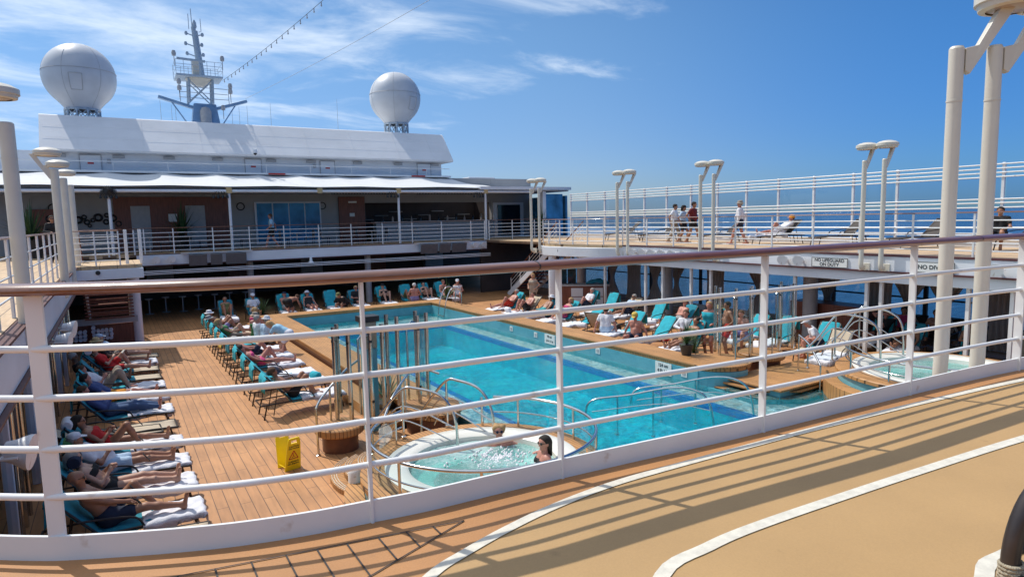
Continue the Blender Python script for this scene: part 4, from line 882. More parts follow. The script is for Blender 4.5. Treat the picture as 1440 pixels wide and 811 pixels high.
b = MB(); b.lathe((0, 0, 0), [(.02, .3), (.06, .25), (.07, .1), (.16, 0)], 14); o = b.build('ship_bell', M['white2'], None, 50); o.location = (8.25, 32.6, -.75); tag(o, 'white bell shaped speaker hanging under the far fascia', 'speaker')

# ------------------------------------------------------------------ far terrace bar pavilion
t = thing('bar_pavilion', 'shaded bar and terrace wall with wooden panels below the white awning', 'pavilion', (8, 38, 0)); X = lambda x: x - 8
def bp(name, lo, hi, m, par=t, bev=0): 
    b = MB(); b.b2((X(lo[0]), lo[1] - 38, lo[2]), (X(hi[0]), hi[1] - 38, hi[2])); return b.build(name, M[m], par, None, bev)
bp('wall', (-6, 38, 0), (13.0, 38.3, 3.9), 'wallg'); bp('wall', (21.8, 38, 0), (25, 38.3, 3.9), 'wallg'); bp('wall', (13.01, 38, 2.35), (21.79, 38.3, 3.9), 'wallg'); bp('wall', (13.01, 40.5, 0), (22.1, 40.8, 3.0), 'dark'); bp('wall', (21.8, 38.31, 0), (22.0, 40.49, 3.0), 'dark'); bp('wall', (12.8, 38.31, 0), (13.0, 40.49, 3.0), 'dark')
bp('ceiling', (-6, 33.6, 2.86), (25, 37.99, 2.93), 'greyp')
bp('wood_panel', (.05, 37.9, 0), (5.36, 37.995, 2.72), 'redwood')
for (a, c) in ((.78, 1.63), (3.26, 4.18)): bp('frosted_panel', (a, 37.86, .1), (c, 37.895, 2.27), 'greyp')
bp('small_notice', (2.45, 37.85, 1.45), (2.85, 37.89, 1.85), 'signw'); bp('door', (-3.45, 37.9, 0), (-2.3, 37.99, 2.15), 'redwood'); 
d = bp('door', (11.38, 37.88, 0), (12.95, 37.99, 2.71), 'redwood'); bp('door_sign', (11.95, 37.85, 2.35), (12.45, 37.875, 2.45), 'signw'); bp('door_sign', (12.0, 37.85, 1.55), (12.3, 37.875, 1.75), 'signw')
w = bp('window', (6.69, 37.9, .1), (10.32, 37.98, 2.44), 'white2'); 
for k in range(4): bp('window_pane', (6.79 + k * .88, 37.87, .2), (7.60 + k * .88, 37.895, 2.36), 'blueglass')
bp('glazed_door', (21.9, 37.9, 0), (24.3, 37.99, 2.3), 'white2'); bp('glazed_door', (22.2, 37.86, .1), (24.0, 37.895, 2.15), 'darkglass'); bp('counter', (13.4, 37.3, 0), (21.6, 37.8, 1.12), 'wallg'); bp('counter_top', (13.3, 37.2, 1.121), (21.7, 37.9, 1.18), 'white2')
for i in range(12): 
    b = MB(); b.lathe((X(14 + i * .62), -.3, 1.18), [(.06, 0), (.07, .12 + .1 * (i % 3)), (.02, .25 + .08 * (i % 3)), (.02, .34)], 10); b.build('bottle', M['lampglass' if i % 2 else 'darkglass'], t, 50)
for i in range(8): bp('shelf', (13.4 + i, 40.2, 1.3 + .25 * (i % 3)), (14.3 + i, 40.45, 1.36 + .25 * (i % 3)), 'wallg')
bp('striped_front', (13.4, 37.27, .05), (21.6, 37.295, 1.05), 'greyp')
b = MB()
for (x, z, r_) in ((-2.2, 1.75, .2), (-1.85, 1.55, .12), (-1.75, 1.8, .17), (-1.45, 1.62, .2), (-1.2, 1.75, .13), (-1.1, 1.5, .15), (-.85, 1.6, .12), (-.62, 1.72, .22), (-.3, 1.5, .15), (-.25, 1.83, .13), (.0, 1.68, .2), (.22, 1.4, .17), (-1.0, 1.33, .1), (-2.6, 1.7, .18)):
    b.tube([(X(x + r_ * .7 * math.cos(a)), -.07, z + r_ * .7 * math.sin(a)) for a in np.linspace(0, 2 * math.pi, 21)[:-1]], r_ * .28, 6, True)
b.v = [(v[0] + .0, v[1], v[2]) for v in b.v]; b.build('ring_decoration', M['black'], t, 60)
for x in (-.0 + .3, 5.98, 10.43, -1.9 - .5): 
    b = MB(); b.tube([(X(x + .19 * math.cos(a)), -.05, 2.2 + .19 * math.sin(a)) for a in np.linspace(0, 2 * math.pi, 25)[:-1]], .03, 6, True); b.build('clock', M['black'], t, 60)
    b = MB(); b.tube([(X(x), -.03, 2.2), (X(x), -.04, 2.2)], .17, 20); b.tube([(X(x), -.045, 2.2), (X(x + .08), -.045, 2.27)], .01, 4); b.build('clock_face', M['wallg'], t)
# glazed corner at starboard
b = MB(); b.b2((X(24.9), -4.2, 0), (X(25.05), 0, 2.6)); b.build('glass_corner', M['blueglass'], t); bp('corner_post', (23.0, 33.6, 0), (23.25, 33.9, 2.9), 'white2', t, .02)
bp('corner_window', (23.26, 33.7, .1), (24.6, 33.76, 2.7), 'blueglass'); bp('roof_edge', (18.4, 33.3, 2.94), (25, 38, 3.12), 'white2')

tp = thing('white_awning', 'long white scalloped fabric awning over the far terrace', 'awning', (8, 33.4, 3)); 
posts_x = [-5.0, -.09, 4.8, 9.1, 13.37, 18.82]
def az(x, v):   # v 0 front, 1 back; low at the posts' front edge, gentle crowns along the ridge
    ph = min(abs(x - p) for p in posts_x) / 2.3
    return 3.03 + (.0 if v < 1e-6 else 0) + v ** 1.15 * (.98 - .10 * math.sin(min(1, ph) * math.pi)) - .07 * math.sin(v * math.pi) * math.sin(min(1, ph) * math.pi / 2) + .05 * min(1, ph) * (1 - v)
G = [[(x - 8, 4.7 * v, az(x, v) - 3 - (.0 if x < 18 else (x - 18) * .16 * v)) for v in np.linspace(0, 1, 14)] for x in np.linspace(-5.6, 22.6, 120)]
MB().grid(G, (0, 0, -.02)).build('fabric', M['tent'], tp, 180)
MB().tube([(-13.4, .05, -.18), (14.2, .05, -.18)], .07, 12).build('front_tube', M['white2'], tp, 50)
MB().tube([(-13.4, .25, .0), (14.2, .25, .0)], .025, 8).build('cable', M['greyp'], tp, 50)
for i, x in enumerate(posts_x[1:]):
    if i != 2: MB().tube([(x - 8, .1, -3), (x - 8, .1, -.1)], .065, 12).build('post', M['white2'], tp, 50)
    MB().b2((x - 8 - .13, -.02, -.28), (x - 8 + .13, .14, .0)).build('bracket', M['straw'], tp)
b = MB()
for (a, c) in ((9.8, 13.2), (14.6, 18.6)):
    n = 22
    for i in range(n):
        xa = a + (c - a) * i / n - 8; xb = a + (c - a) * (i + 1) / n - 8; b.bar((xa, .4, -.06), (xb, .4, -.3), .02, .02); b.bar((xa, .4, -.3), (xb, .4, -.06), .02, .02)
    b.bar((a - 8, .4, -.05), (c - 8, .4, -.05), .03, .03); b.bar((a - 8, .4, -.31), (c - 8, .4, -.31), .03, .03)
b.build('truss', M['black'], tp)
for i, x in enumerate((13.0, 18.3, 4.4, -.1)):
    b = MB()
    for k in range(4): b.lathe((x + (k - 1.5) * .2, 33.35, 2.52), [(.0, -.04), (.06, -.03), (.05, .1), (.02, .13)], 10); b.tube([(x + (k - 1.5) * .2, 33.35, 2.62), (x + (k - 1.5) * .1, 33.35, 2.8)], .012, 5)
    o = b.build('spot_cluster', M['black'], None, 50); tag(o, 'cluster of small black spotlights under the awning, %s' % ('right of the bar door', 'at the starboard post', 'left of the terrace window', 'at the port post'), 'lamp') if False else tag(o, 'cluster of small black spotlights under the awning ' + ('right of the bar door', 'at the starboard post', 'left of the terrace window', 'at the port post')[i], 'lamp')
b = MB()
for k in range(26):
    a = k / 26 * 6.283; b.tube([(.0, 0, 0), (.32 * math.cos(a), .1, .28 * math.sin(a) - .1)], [.03, .012], 5)
o = b.build('hanging_wreath', M['black'], None, 50); o.location = (-.09, 33.25, 2.85); tag(o, 'dark wreath of twigs around the port awning post', 'wreath')

# tables and chairs in the shade
tb = thing('terrace_table', 'x', 'table'); MB().lathe((0, 0, 0), [(.25, 0), (.03, .03), (.03, .68), (.4, .7), (.4, .73), (0, .731)], 20).build('table_top', M['greyp'], tb, 40)
ch = thing('terrace_chair', 'x', 'chair'); MB().b2((-.22, -.22, .42), (.22, .22, .46)).build('seat', M['screenp'], ch, None, .01); MB().b2((-.22, .2, .5), (.22, .23, .85)).build('backrest', M['screenp'], ch, None, .01)
for x in (-.2, .2):
    for y in (-.2, .21): MB().tube([(x, y, 0), (x, y, .85 if y > 0 else .42)], .015, 6).build('leg', M['black'], ch)
k = 0
for x in (1.4, 3.1, 5.0, 8.2, 10.3, 12.3):
    lab = 'round grey table on the far terrace, %s from the port side' % ORD[k].replace('nearest', 'first')
    if k == 0: tb.location = (x, 35, 0); tb['label'] = lab; tb['group'] = 'round terrace tables'
    else: dup(tb, (x, 35, 0), 0, lab, 'round terrace tables')
    for s_ in (-1, 1):
        lab = 'dark terrace chair %s the %s round table from the port side' % ('left of' if s_ < 0 else 'right of', ORD[k].replace('nearest', 'first'))
        if k == 0 and s_ < 0: ch.location = (x - .65, 35, 0); ch.rotation_euler.z = R(90); ch['label'] = lab; ch['group'] = 'dark terrace chairs'
        else: dup(ch, (x + s_ * .65, 35, 0), R(90) if s_ < 0 else R(-90), lab, 'dark terrace chairs')
    k += 1
for i, x in enumerate((14.6, 15.7, 17.4)): dup(st, (x, 36.8, 0), 0, 'bar stool in front of the terrace bar counter, %s from the left' % ORD[i].replace('nearest', 'first'), 'bar stools at the terrace bar')

# ------------------------------------------------------------------ superstructure above
t = thing('deckhouse', 'white deckhouse with a sloping front above the awning', 'deckhouse', (8, 38.3, 3.9)); o0 = Vector((8, 38.3, 3.9))
def dh(name, lo, hi, m, bev=0, par=None):
    b = MB(); b.b2(Vector(lo) - o0, Vector(hi) - o0); return b.build(name, M[m], par or t, None, bev)
dh('wall', (-6.5, 38.9, 3.0), (18.6, 44, 5.0), 'white2')
prof = [(38.05, 4.93), (38.0, 5.02), (39.5, 6.80), (39.6, 6.84), (47, 6.9), (47, 4.93)]
b = MB(); b.add([(-2.72 - 8, y - 38.3, z - 3.9) for y, z in prof] + [(19.05 - 8, y - 38.3, z - 3.9) for y, z in prof], [tuple(range(6)), tuple(range(11, 5, -1))] + [(i, i + 6, (i + 1) % 6 + 6, (i + 1) % 6) for i in range(6)])
b.build('sloping_front', M['slope'], t)
dh('roof_edge', (-7, 37.7, 3.92), (18.7, 39, 4.02), 'white')
for i, (a, c) in enumerate(((-1.18, -.3), (6.52, 7.36), (10.7, 11.53), (16.9, 17.8))):
    d = dh('door', (a, 38.84, 4.03), (c, 38.895, 4.83), 'white2', .01); dh('door_mark', ((a + c) / 2 - .13, 38.82, 4.40), ((a + c) / 2 + .13, 38.838, 4.48), 'red'); 
    b = MB()
    for (lo, hi) in (((a - .03, 38.83, 4.03), (a - .005, 38.9, 4.86)), ((c + .005, 38.83, 4.03), (c + .03, 38.9, 4.86)), ((a - .03, 38.83, 4.862), (c + .03, 38.9, 4.885))): b.b2(Vector(lo) - o0, Vector(hi) - o0)
    b.build('door_frame', M['greyp'], t)
for x in (-2.0, .48, 2.76, 5.11, 7.91, 10.16, 12.96, 15.56, 18.1): dh('light_fixture', (x - .27, 38.75, 4.72), (x + .27, 38.88, 4.86), 'greyp', .02)
for x in (7.94, 16.43): dh('red_strip', (x - .45, 37.66, 3.93), (x + .45, 37.69, 4.01), 'red')
for x in (.05, 10.35): dh('junction_box', (x - .08, 38.8, 4.45), (x + .08, 38.89, 4.65), 'greyp')
b = MB(); b.tube([(-15, -.6, .55), (10.6, -.6, .55)], .02, 6); 
for x in np.arange(-15, 10.7, 2.4): b.tube([(x, -.6, .1), (x, -.6, .55)], .014, 5)
b.build('top_rail', M['white'], t, 60)
b = MB(); b.lathe((0, 0, 0), [(.1, .12), (.12, 0), (.1, -.05)], 14); o = b.build('security_camera', M['white2'], None, 40); o.location = (6.9, 37.85, 5.15); tag(o, 'small dome security camera on the deckhouse front', 'camera')
b = MB(); b.lathe((0, 0, -.07), [(.0, -.1), (.08, -.06), (.1, .0)], 14); b.build('camera_dome', M['black'], o, 50)
b = MB(); b.b2((-1, -.5, 0), (1, .5, .7)); o = b.build('vent_box', M['white2'], None, None, .05); o.location = (21.2, 38.6, 3.3); tag(o, 'white box on the roof right of the deckhouse', 'vent')

b = MB()
for k, x in enumerate((-1.2, 1.6, 4.3, 7.1, 9.9, 12.6, 15.4, 17.7)):
    b.bar((x - 8, 38.02 - 38.3 - .02, 5.06 - 3.9), (x - 8, 39.5 - 38.3 - .02, 6.80 - 3.9 + .01), .005, .008)
for f_ in (.33, .68): b.bar((-10.6, -.3 + 1.5 * f_ - .015, 1.12 + 1.78 * f_ + .01), (10.95, -.3 + 1.5 * f_ - .015, 1.12 + 1.78 * f_ + .01), .004, .006)
b.build('plate_seam', M['slope'], t)
def radome(x, y, z, r, lab, dy):
    t = thing('radome', lab, 'radome', (x, y, 6.9)); c = z - 6.9
    prof = []; 
    for k in range(29):
        a = math.pi * k / 28 * .775; prof.append((r * math.sin(a) + .001, c + r * math.cos(a)))
    nr = .66 * r * .70; zb = c - r * 1.02
    prof += [(nr * 1.18, c - r * .88), (nr * 1.03, c - r * .97), (nr, zb)]
    MB().lathe((0, 0, 0), prof, 56, cap=False).build('shell', M['radome'], t, 60)
    b = MB()
    b.tube([(r * 1.001 * math.cos(a), r * 1.001 * math.sin(a), c + .12 * r) for a in np.linspace(0, 2 * math.pi, 49)[:-1]], .014, 5, True)
    for q in range(6):
        a = R(-115 + 60 * q); b.tube([((rr_ + .002) * math.cos(a), (rr_ + .002) * math.sin(a), zz) for rr_, zz in prof], .009, 4)
    b.build('seam', M['greyp'], t, 60)
    # access hatch standing proud of the shell, facing aft
    a = R(-95 + dy); rr2 = r * .985; G = []
    for u in np.linspace(-1, 1, 5):
        G.append([((r * math.cos(v) + .02) * math.cos(a + u * .17), (r * math.cos(v) + .02) * math.sin(a + u * .17), c + (r + .02) * math.sin(v)) for v in np.linspace(R(-32), R(-4), 7)])
    MB().grid(G).build('hatch', M['radome'], t, 60)
    edge_ = G[0] + [g[-1] for g in G] + G[-1][::-1] + [g[0] for g in G][::-1]; b = MB(); b.tube([Vector(p) * 1.002 for p in edge_], .018, 4); b.build('hatch_frame', M['greyp'], t)
    b = MB(); k = 10
    for i in range(k):
        a, a2 = 2 * math.pi * i / k, 2 * math.pi * (i + 1) / k; p = lambda q, zz: (nr * 1.02 * math.cos(q), nr * 1.02 * math.sin(q), zz)
        b.tube([p(a, -.15), p(a, zb)], .05, 6); b.tube([p(a, -.15), p(a2, zb)], .025, 5); b.tube([p(a2, -.1), p(a, zb)], .025, 5); b.tube([p(a, zb), p(a2, zb)], .06, 6); b.tube([p(a, 0), p(a2, 0)], .05, 6)
    b.build('lattice_base', M['mast'], t)
radome(-.93, 41.2, 9.05, 1.66, 'large white satellite dome at the port end of the deckhouse roof', 0)
radome(16.5, 41.2, 9.28, 1.66, 'white satellite dome at the starboard end of the deckhouse roof', 28)

# mast
t = thing('radar_mast', 'blue radar mast with lattice platform and aerials on the deckhouse roof', 'mast', (5.0, 42, 6.9)); mz = lambda z: z - 6.9
b = MB(); b.add([(-.75, -.4, 0), (.8, -.4, 0), (.8, .4, 0), (-.75, .4, 0), (-.55, -.3, mz(8.2)), (.62, -.3, mz(8.2)), (.62, .3, mz(8.2)), (-.55, .3, mz(8.2))], [(0, 3, 2, 1), (4, 5, 6, 7), (0, 1, 5, 4), (1, 2, 6, 5), (2, 3, 7, 6), (3, 0, 4, 7)])
b.build('mast_base', M['blue'], t, None, .03)
b = MB(); b.lathe((.02, -.42, .1), [(.3, 0), (.3, .75), (.2, .95), (0, 1.02)], 20); b.build('mast_door', M['greyp'], t, 40)
for s_, tx, tz, jx in ((-1, -2.33, 8.47, -.5), (1, 2.36, 8.54, .55)):
    b = MB(); b.bar((jx, 0, mz(7.95)), (tx, 0, mz(tz)), .35, .16); b.build('mast_wing', M['blue'], t, None, .02)
    b = MB(); b.tube([(tx * .72, 0, mz(8.25)), (s_ * .95, 0, mz(7.1))], .04, 6); b.build('wing_strut', M['blue'], t)
b = MB()
for x in (-.78, .45):
    for y in (-.4, .4): b.tube([(x, y, mz(8.2)), (x + .05, y, mz(9.6))], .07, 8)
for (p, q) in (((-.78, 8.25), (.45, 9.5)), ((.45, 8.25), (-.78, 9.5))): b.tube([(p[0], -.4, mz(p[1])), (q[0], -.4, mz(q[1]))], .035, 6); b.tube([(p[0], .4, mz(p[1])), (q[0], .4, mz(q[1]))], .035, 6)
b.build('lattice', M['mast'], t)
MB().b2((-1.4, -.9, mz(9.58)), (1.0, .9, mz(9.68))).build('platform', M['mast'], t)
b = MB(); b.lathe((-.15, 0, mz(9.2)), [(.3, 0), (.75, .35), (.75, .38)], 16); b.build('platform_cone', M['cream'], t, 40)
b = MB()
for z in (.28, .52, .76): b.tube([(-1.4, -.9, mz(9.68) + z), (1.0, -.9, mz(9.68) + z), (1.0, .9, mz(9.68) + z), (-1.4, .9, mz(9.68) + z)], .014, 5, True)
for x in np.linspace(-1.4, 1.0, 7):
    for y in (-.9, .9): b.tube([(x, y, mz(9.68)), (x, y, mz(10.45))], .014, 5)
for z, w in ((8.75, 1.25), (9.05, 1.25), (8.45, 1.3)): b.tube([(-w, -.5, mz(z)), (w, -.5, mz(z))], .02, 5)
for x in (-1.25, 1.3): b.tube([(x, -.5, mz(8.2)), (x, -.5, mz(9.1))], .02, 5)
b.build('mast_railing', M['mast'], t)
MB().tube([(-.05, 0, mz(9.6)), (-.27, 0, mz(12.5))], [.17, .12], 10).build('upper_pole', M['mast'], t, 50)
MB().tube([(.12, 0, mz(9.6)), (-.12, 0, mz(12.3))], .07, 8).build('upper_pole', M['mast'], t, 50)
for z, xc in ((12.12, -.24), (11.55, -.3), (11.0, -.26)):
    b = MB(); b.tube([(xc - .42, 0, mz(z)), (xc, 0, mz(z - .12)), (xc + .42, 0, mz(z))], .035, 6); b.lathe((xc - .42, 0, mz(z)), [(.06, -.1), (.09, 0), (.06, .1)], 8); b.lathe((xc + .42, 0, mz(z)), [(.06, -.1), (.09, 0), (.06, .1)], 8); b.build('cross_arm', M['mast'], t, 50)
b = MB(); b.tube([(-.33, 0, mz(12.5)), (-.35, 0, mz(13.5))], .022, 6); b.tube([(-.5, 0, mz(12.35)), (-.5, 0, mz(13.2))], .02, 6); b.tube([(.0, 0, mz(12.25)), (.13, 0, mz(12.3)), (.12, 0, mz(13.0))], .02, 6); b.lathe((-.2, 0, mz(12.45)), [(.1, 0), (.12, .1), (.1, .3), (.03, .45)], 10); b.build('aerial', M['mast'], t, 50)
for (x, z) in ((-1.45, 10.6), (1.02, 10.55), (-1.3, 9.1), (1.35, 9.05), (-1.3, 8.75), (1.35, 8.75), (.9, 7.6 + .2)):
    b = MB(); b.tube([(x, -.9, mz(z) - .5), (x, -.9, mz(z))], .02, 5); b.lathe((x, -.9, mz(z)), [(.1, 0), (.12, .15), (.08, .28), (0, .3)], 10); b.build('mast_lamp', M['greyp'], t, 50)
MB().b2((-.55, -.75, mz(9.7)), (-.2, -.5, mz(10.45))).build('radar_gearbox', M['cream'], t, None, .03); b = MB(); b.bar((-1.3, -.6, mz(10.55)), (.15, -.6, mz(10.5)), .1, .12); b.build('radar_scanner', M['mast'], t)
for i, (x, z0, z1) in enumerate(((8.7, 6.9, 8.55), (12.83, 6.9, 9.1), (2.75, 6.9, 8.3), (3.3, 6.9, 8.1), (3.5, 6.9, 8.0), (6.9, 6.9, 8.2), (7.35, 6.9, 8.3), (6.5, 6.9, 7.9))):
    b = MB(); b.tube([(0, 0, 0), (0, 0, z1 - z0)], [.018, .008], 5); o = b.build('whip_aerial', M['mast'], None, 50); o.location = (x, 42, z0); tag(o, 'thin whip aerial on the deckhouse roof, %s from port' % ORD[[2 + 4, 3 + 4, 0, 1, 2, 4, 5, 3][i]].replace('nearest', 'first'), 'aerial')
# string of bulbs and a stay wire running overhead
def catenary(p, q, sag, n): return [Vector(p).lerp(Vector(q), i / n) - Vector((0, 0, sag * 4 * (i / n) * (1 - i / n))) for i in range(n + 1)]
c = catenary((6.1, 42, 9.65), (8.5, 18.1, 10.4), .25, 60)
t = thing('string_lights', 'overhead wire strung with small bulbs running from the mast', 'string lights', c[0]); b = MB(); b.tube([p - c[0] for p in c], .010, 5); b.build('wire', M['black'], t)
for i in range(1, 60, 2):
    b = MB(); p = c[i] - c[0]; b.tube([p, p - Vector((0, 0, .09))], .02, 5); b.lathe(p - Vector((0, 0, .16)), [(0, -.03), (.035, 0), (.02, .06)], 8); b.build('bulb', M['greyp'], t, 60)
b = MB(); b.tube(catenary((7.3, 42, 8.7), (10.1, 21.5, 8.95), .1, 12) + [Vector((10.5, 15, 9.3))], .009, 4); o = b.build('stay_wire', M['greyp'], None); tag(o, 'thin bare stay wire from the starboard wing of the mast', 'wire')

# ------------------------------------------------------------------ people: distance-field bodies meshed as one continuous surface
def surface_nets(F, org, h):
    s = F < 0; nx, ny, nz = F.shape
    c = [s[i:nx - 1 + i, j:ny - 1 + j, k:nz - 1 + k] for i in (0, 1) for j in (0, 1) for k in (0, 1)]
    cnt = sum(x.astype(np.int8) for x in c); act = (cnt > 0) & (cnt < 8)
    idx = -np.ones(act.shape, int); I = np.argwhere(act)
    if len(I) == 0: return [], []
    idx[act] = np.arange(len(I)); acc = np.zeros((len(I), 3)); num = np.zeros(len(I))
    for ax in range(3):
        o = [a for a in range(3) if a != ax]
        for u in (0, 1):
            for v in (0, 1):
                p = I.copy(); p[:, o[0]] += u; p[:, o[1]] += v; q = p.copy(); q[:, ax] += 1
                fa = F[tuple(p.T)]; fb = F[tuple(q.T)]; cr = (fa < 0) != (fb < 0)
                tt = np.where(cr, fa / np.where(cr, fa - fb, 1), 0); pt = p.astype(float); pt[:, ax] += tt
                acc[cr] += pt[cr]; num[cr] += 1
    V = acc / num[:, None] * h + org; Fs = []
    for ax in range(3):
        o1, o2 = [(1, 2), (2, 0), (0, 1)][ax]
        sl0 = [slice(0, n) for n in F.shape]; a = list(sl0); b = list(sl0); a[ax] = slice(0, F.shape[ax] - 1); b[ax] = slice(1, F.shape[ax])
        sa, sb = s[tuple(a)], s[tuple(b)]; E = np.argwhere(sa != sb)
        E = E[(E[:, o1] > 0) & (E[:, o2] > 0) & (E[:, o1] < F.shape[o1] - 1) & (E[:, o2] < F.shape[o2] - 1)]
        if len(E) == 0: continue
        def cell(d1, d2):
            q = E.copy(); q[:, o1] -= d1; q[:, o2] -= d2; return idx[tuple(q.T)]
        q = np.stack([cell(1, 1), cell(0, 1), cell(0, 0), cell(1, 0)], 1); fl_ = sa[tuple(E.T)]
        q[~fl_] = q[~fl_][:, ::-1]; q = q[(q >= 0).all(1)]; Fs.append(q)
    return V.tolist(), np.concatenate(Fs).tolist()

def field(prims, h, k=.035, off=0., clips=()):
    pts = np.array([p[0] for p in prims] + [p[1] for p in prims]); r = max(max(p[2], p[3]) for p in prims) + off + .05
    lo = pts.min(0) - r; hi = pts.max(0) + r; n = np.ceil((hi - lo) / h).astype(int) + 1; F = np.full(n, .3)
    ax = [lo[i] + h * np.arange(n[i]) for i in range(3)]
    for a, b, ra, rb in prims:
        a = np.array(a, float); b = np.array(b, float); m = max(ra, rb) + off + .09
        i0 = np.maximum(0, ((np.minimum(a, b) - m - lo) / h).astype(int)); i1 = np.minimum(n, ((np.maximum(a, b) + m - lo) / h).astype(int) + 2)
        X, Y, Z = np.meshgrid(*[ax[i][i0[i]:i1[i]] for i in range(3)], indexing='ij'); d = b - a; L = max(1e-9, d @ d)
        t = np.clip(((X - a[0]) * d[0] + (Y - a[1]) * d[1] + (Z - a[2]) * d[2]) / L, 0, 1)
        D = np.sqrt((X - a[0] - t * d[0]) ** 2 + (Y - a[1] - t * d[1]) ** 2 + (Z - a[2] - t * d[2]) ** 2) - (ra + (rb - ra) * t) - off
        sl = tuple(slice(i0[i], i1[i]) for i in range(3)); G = F[sl]; hh = np.clip(.5 + .5 * (G - D) / k, 0, 1)
        F[sl] = G * (1 - hh) + D * hh - k * hh * (1 - hh)
    if clips:
        X, Y, Z = np.meshgrid(*ax, indexing='ij')
        for p, nn in clips: F = np.maximum(F, (X - p[0]) * nn[0] + (Y - p[1]) * nn[1] + (Z - p[2]) * nn[2])
    return F, lo
def sdf_obj(name, prims, m, parent, h=.02, k=.035, off=0., clips=()):
    F, lo = field(prims, h, k, off, clips); v, f = surface_nets(F, lo, h)
    if not v: return None
    me = bpy.data.meshes.new(name); me.from_pydata(v, [], f); me.materials.append(m); me.polygons.foreach_set('use_smooth', [True] * len(me.polygons))
    o = bpy.data.objects.new(name, me); COL.objects.link(o); o.parent = parent; return o
def ik(root, tgt, l1, l2, pole):
    root, tgt, pole = Vector(root), Vector(tgt), Vector(pole); d = tgt - root; L = d.length
    if L > (l1 + l2) * .995: tgt = root + d * ((l1 + l2) * .995 / L); d = tgt - root; L = d.length
    if L < abs(l1 - l2) + .02: L = abs(l1 - l2) + .02
    a = (l1 * l1 - l2 * l2 + L * L) / (2 * L); hgt = math.sqrt(max(0, l1 * l1 - a * a)); u = d.normalized(); pv = pole - u * pole.dot(u); pv.normalize()
    return root + u * a + pv * hgt, tgt
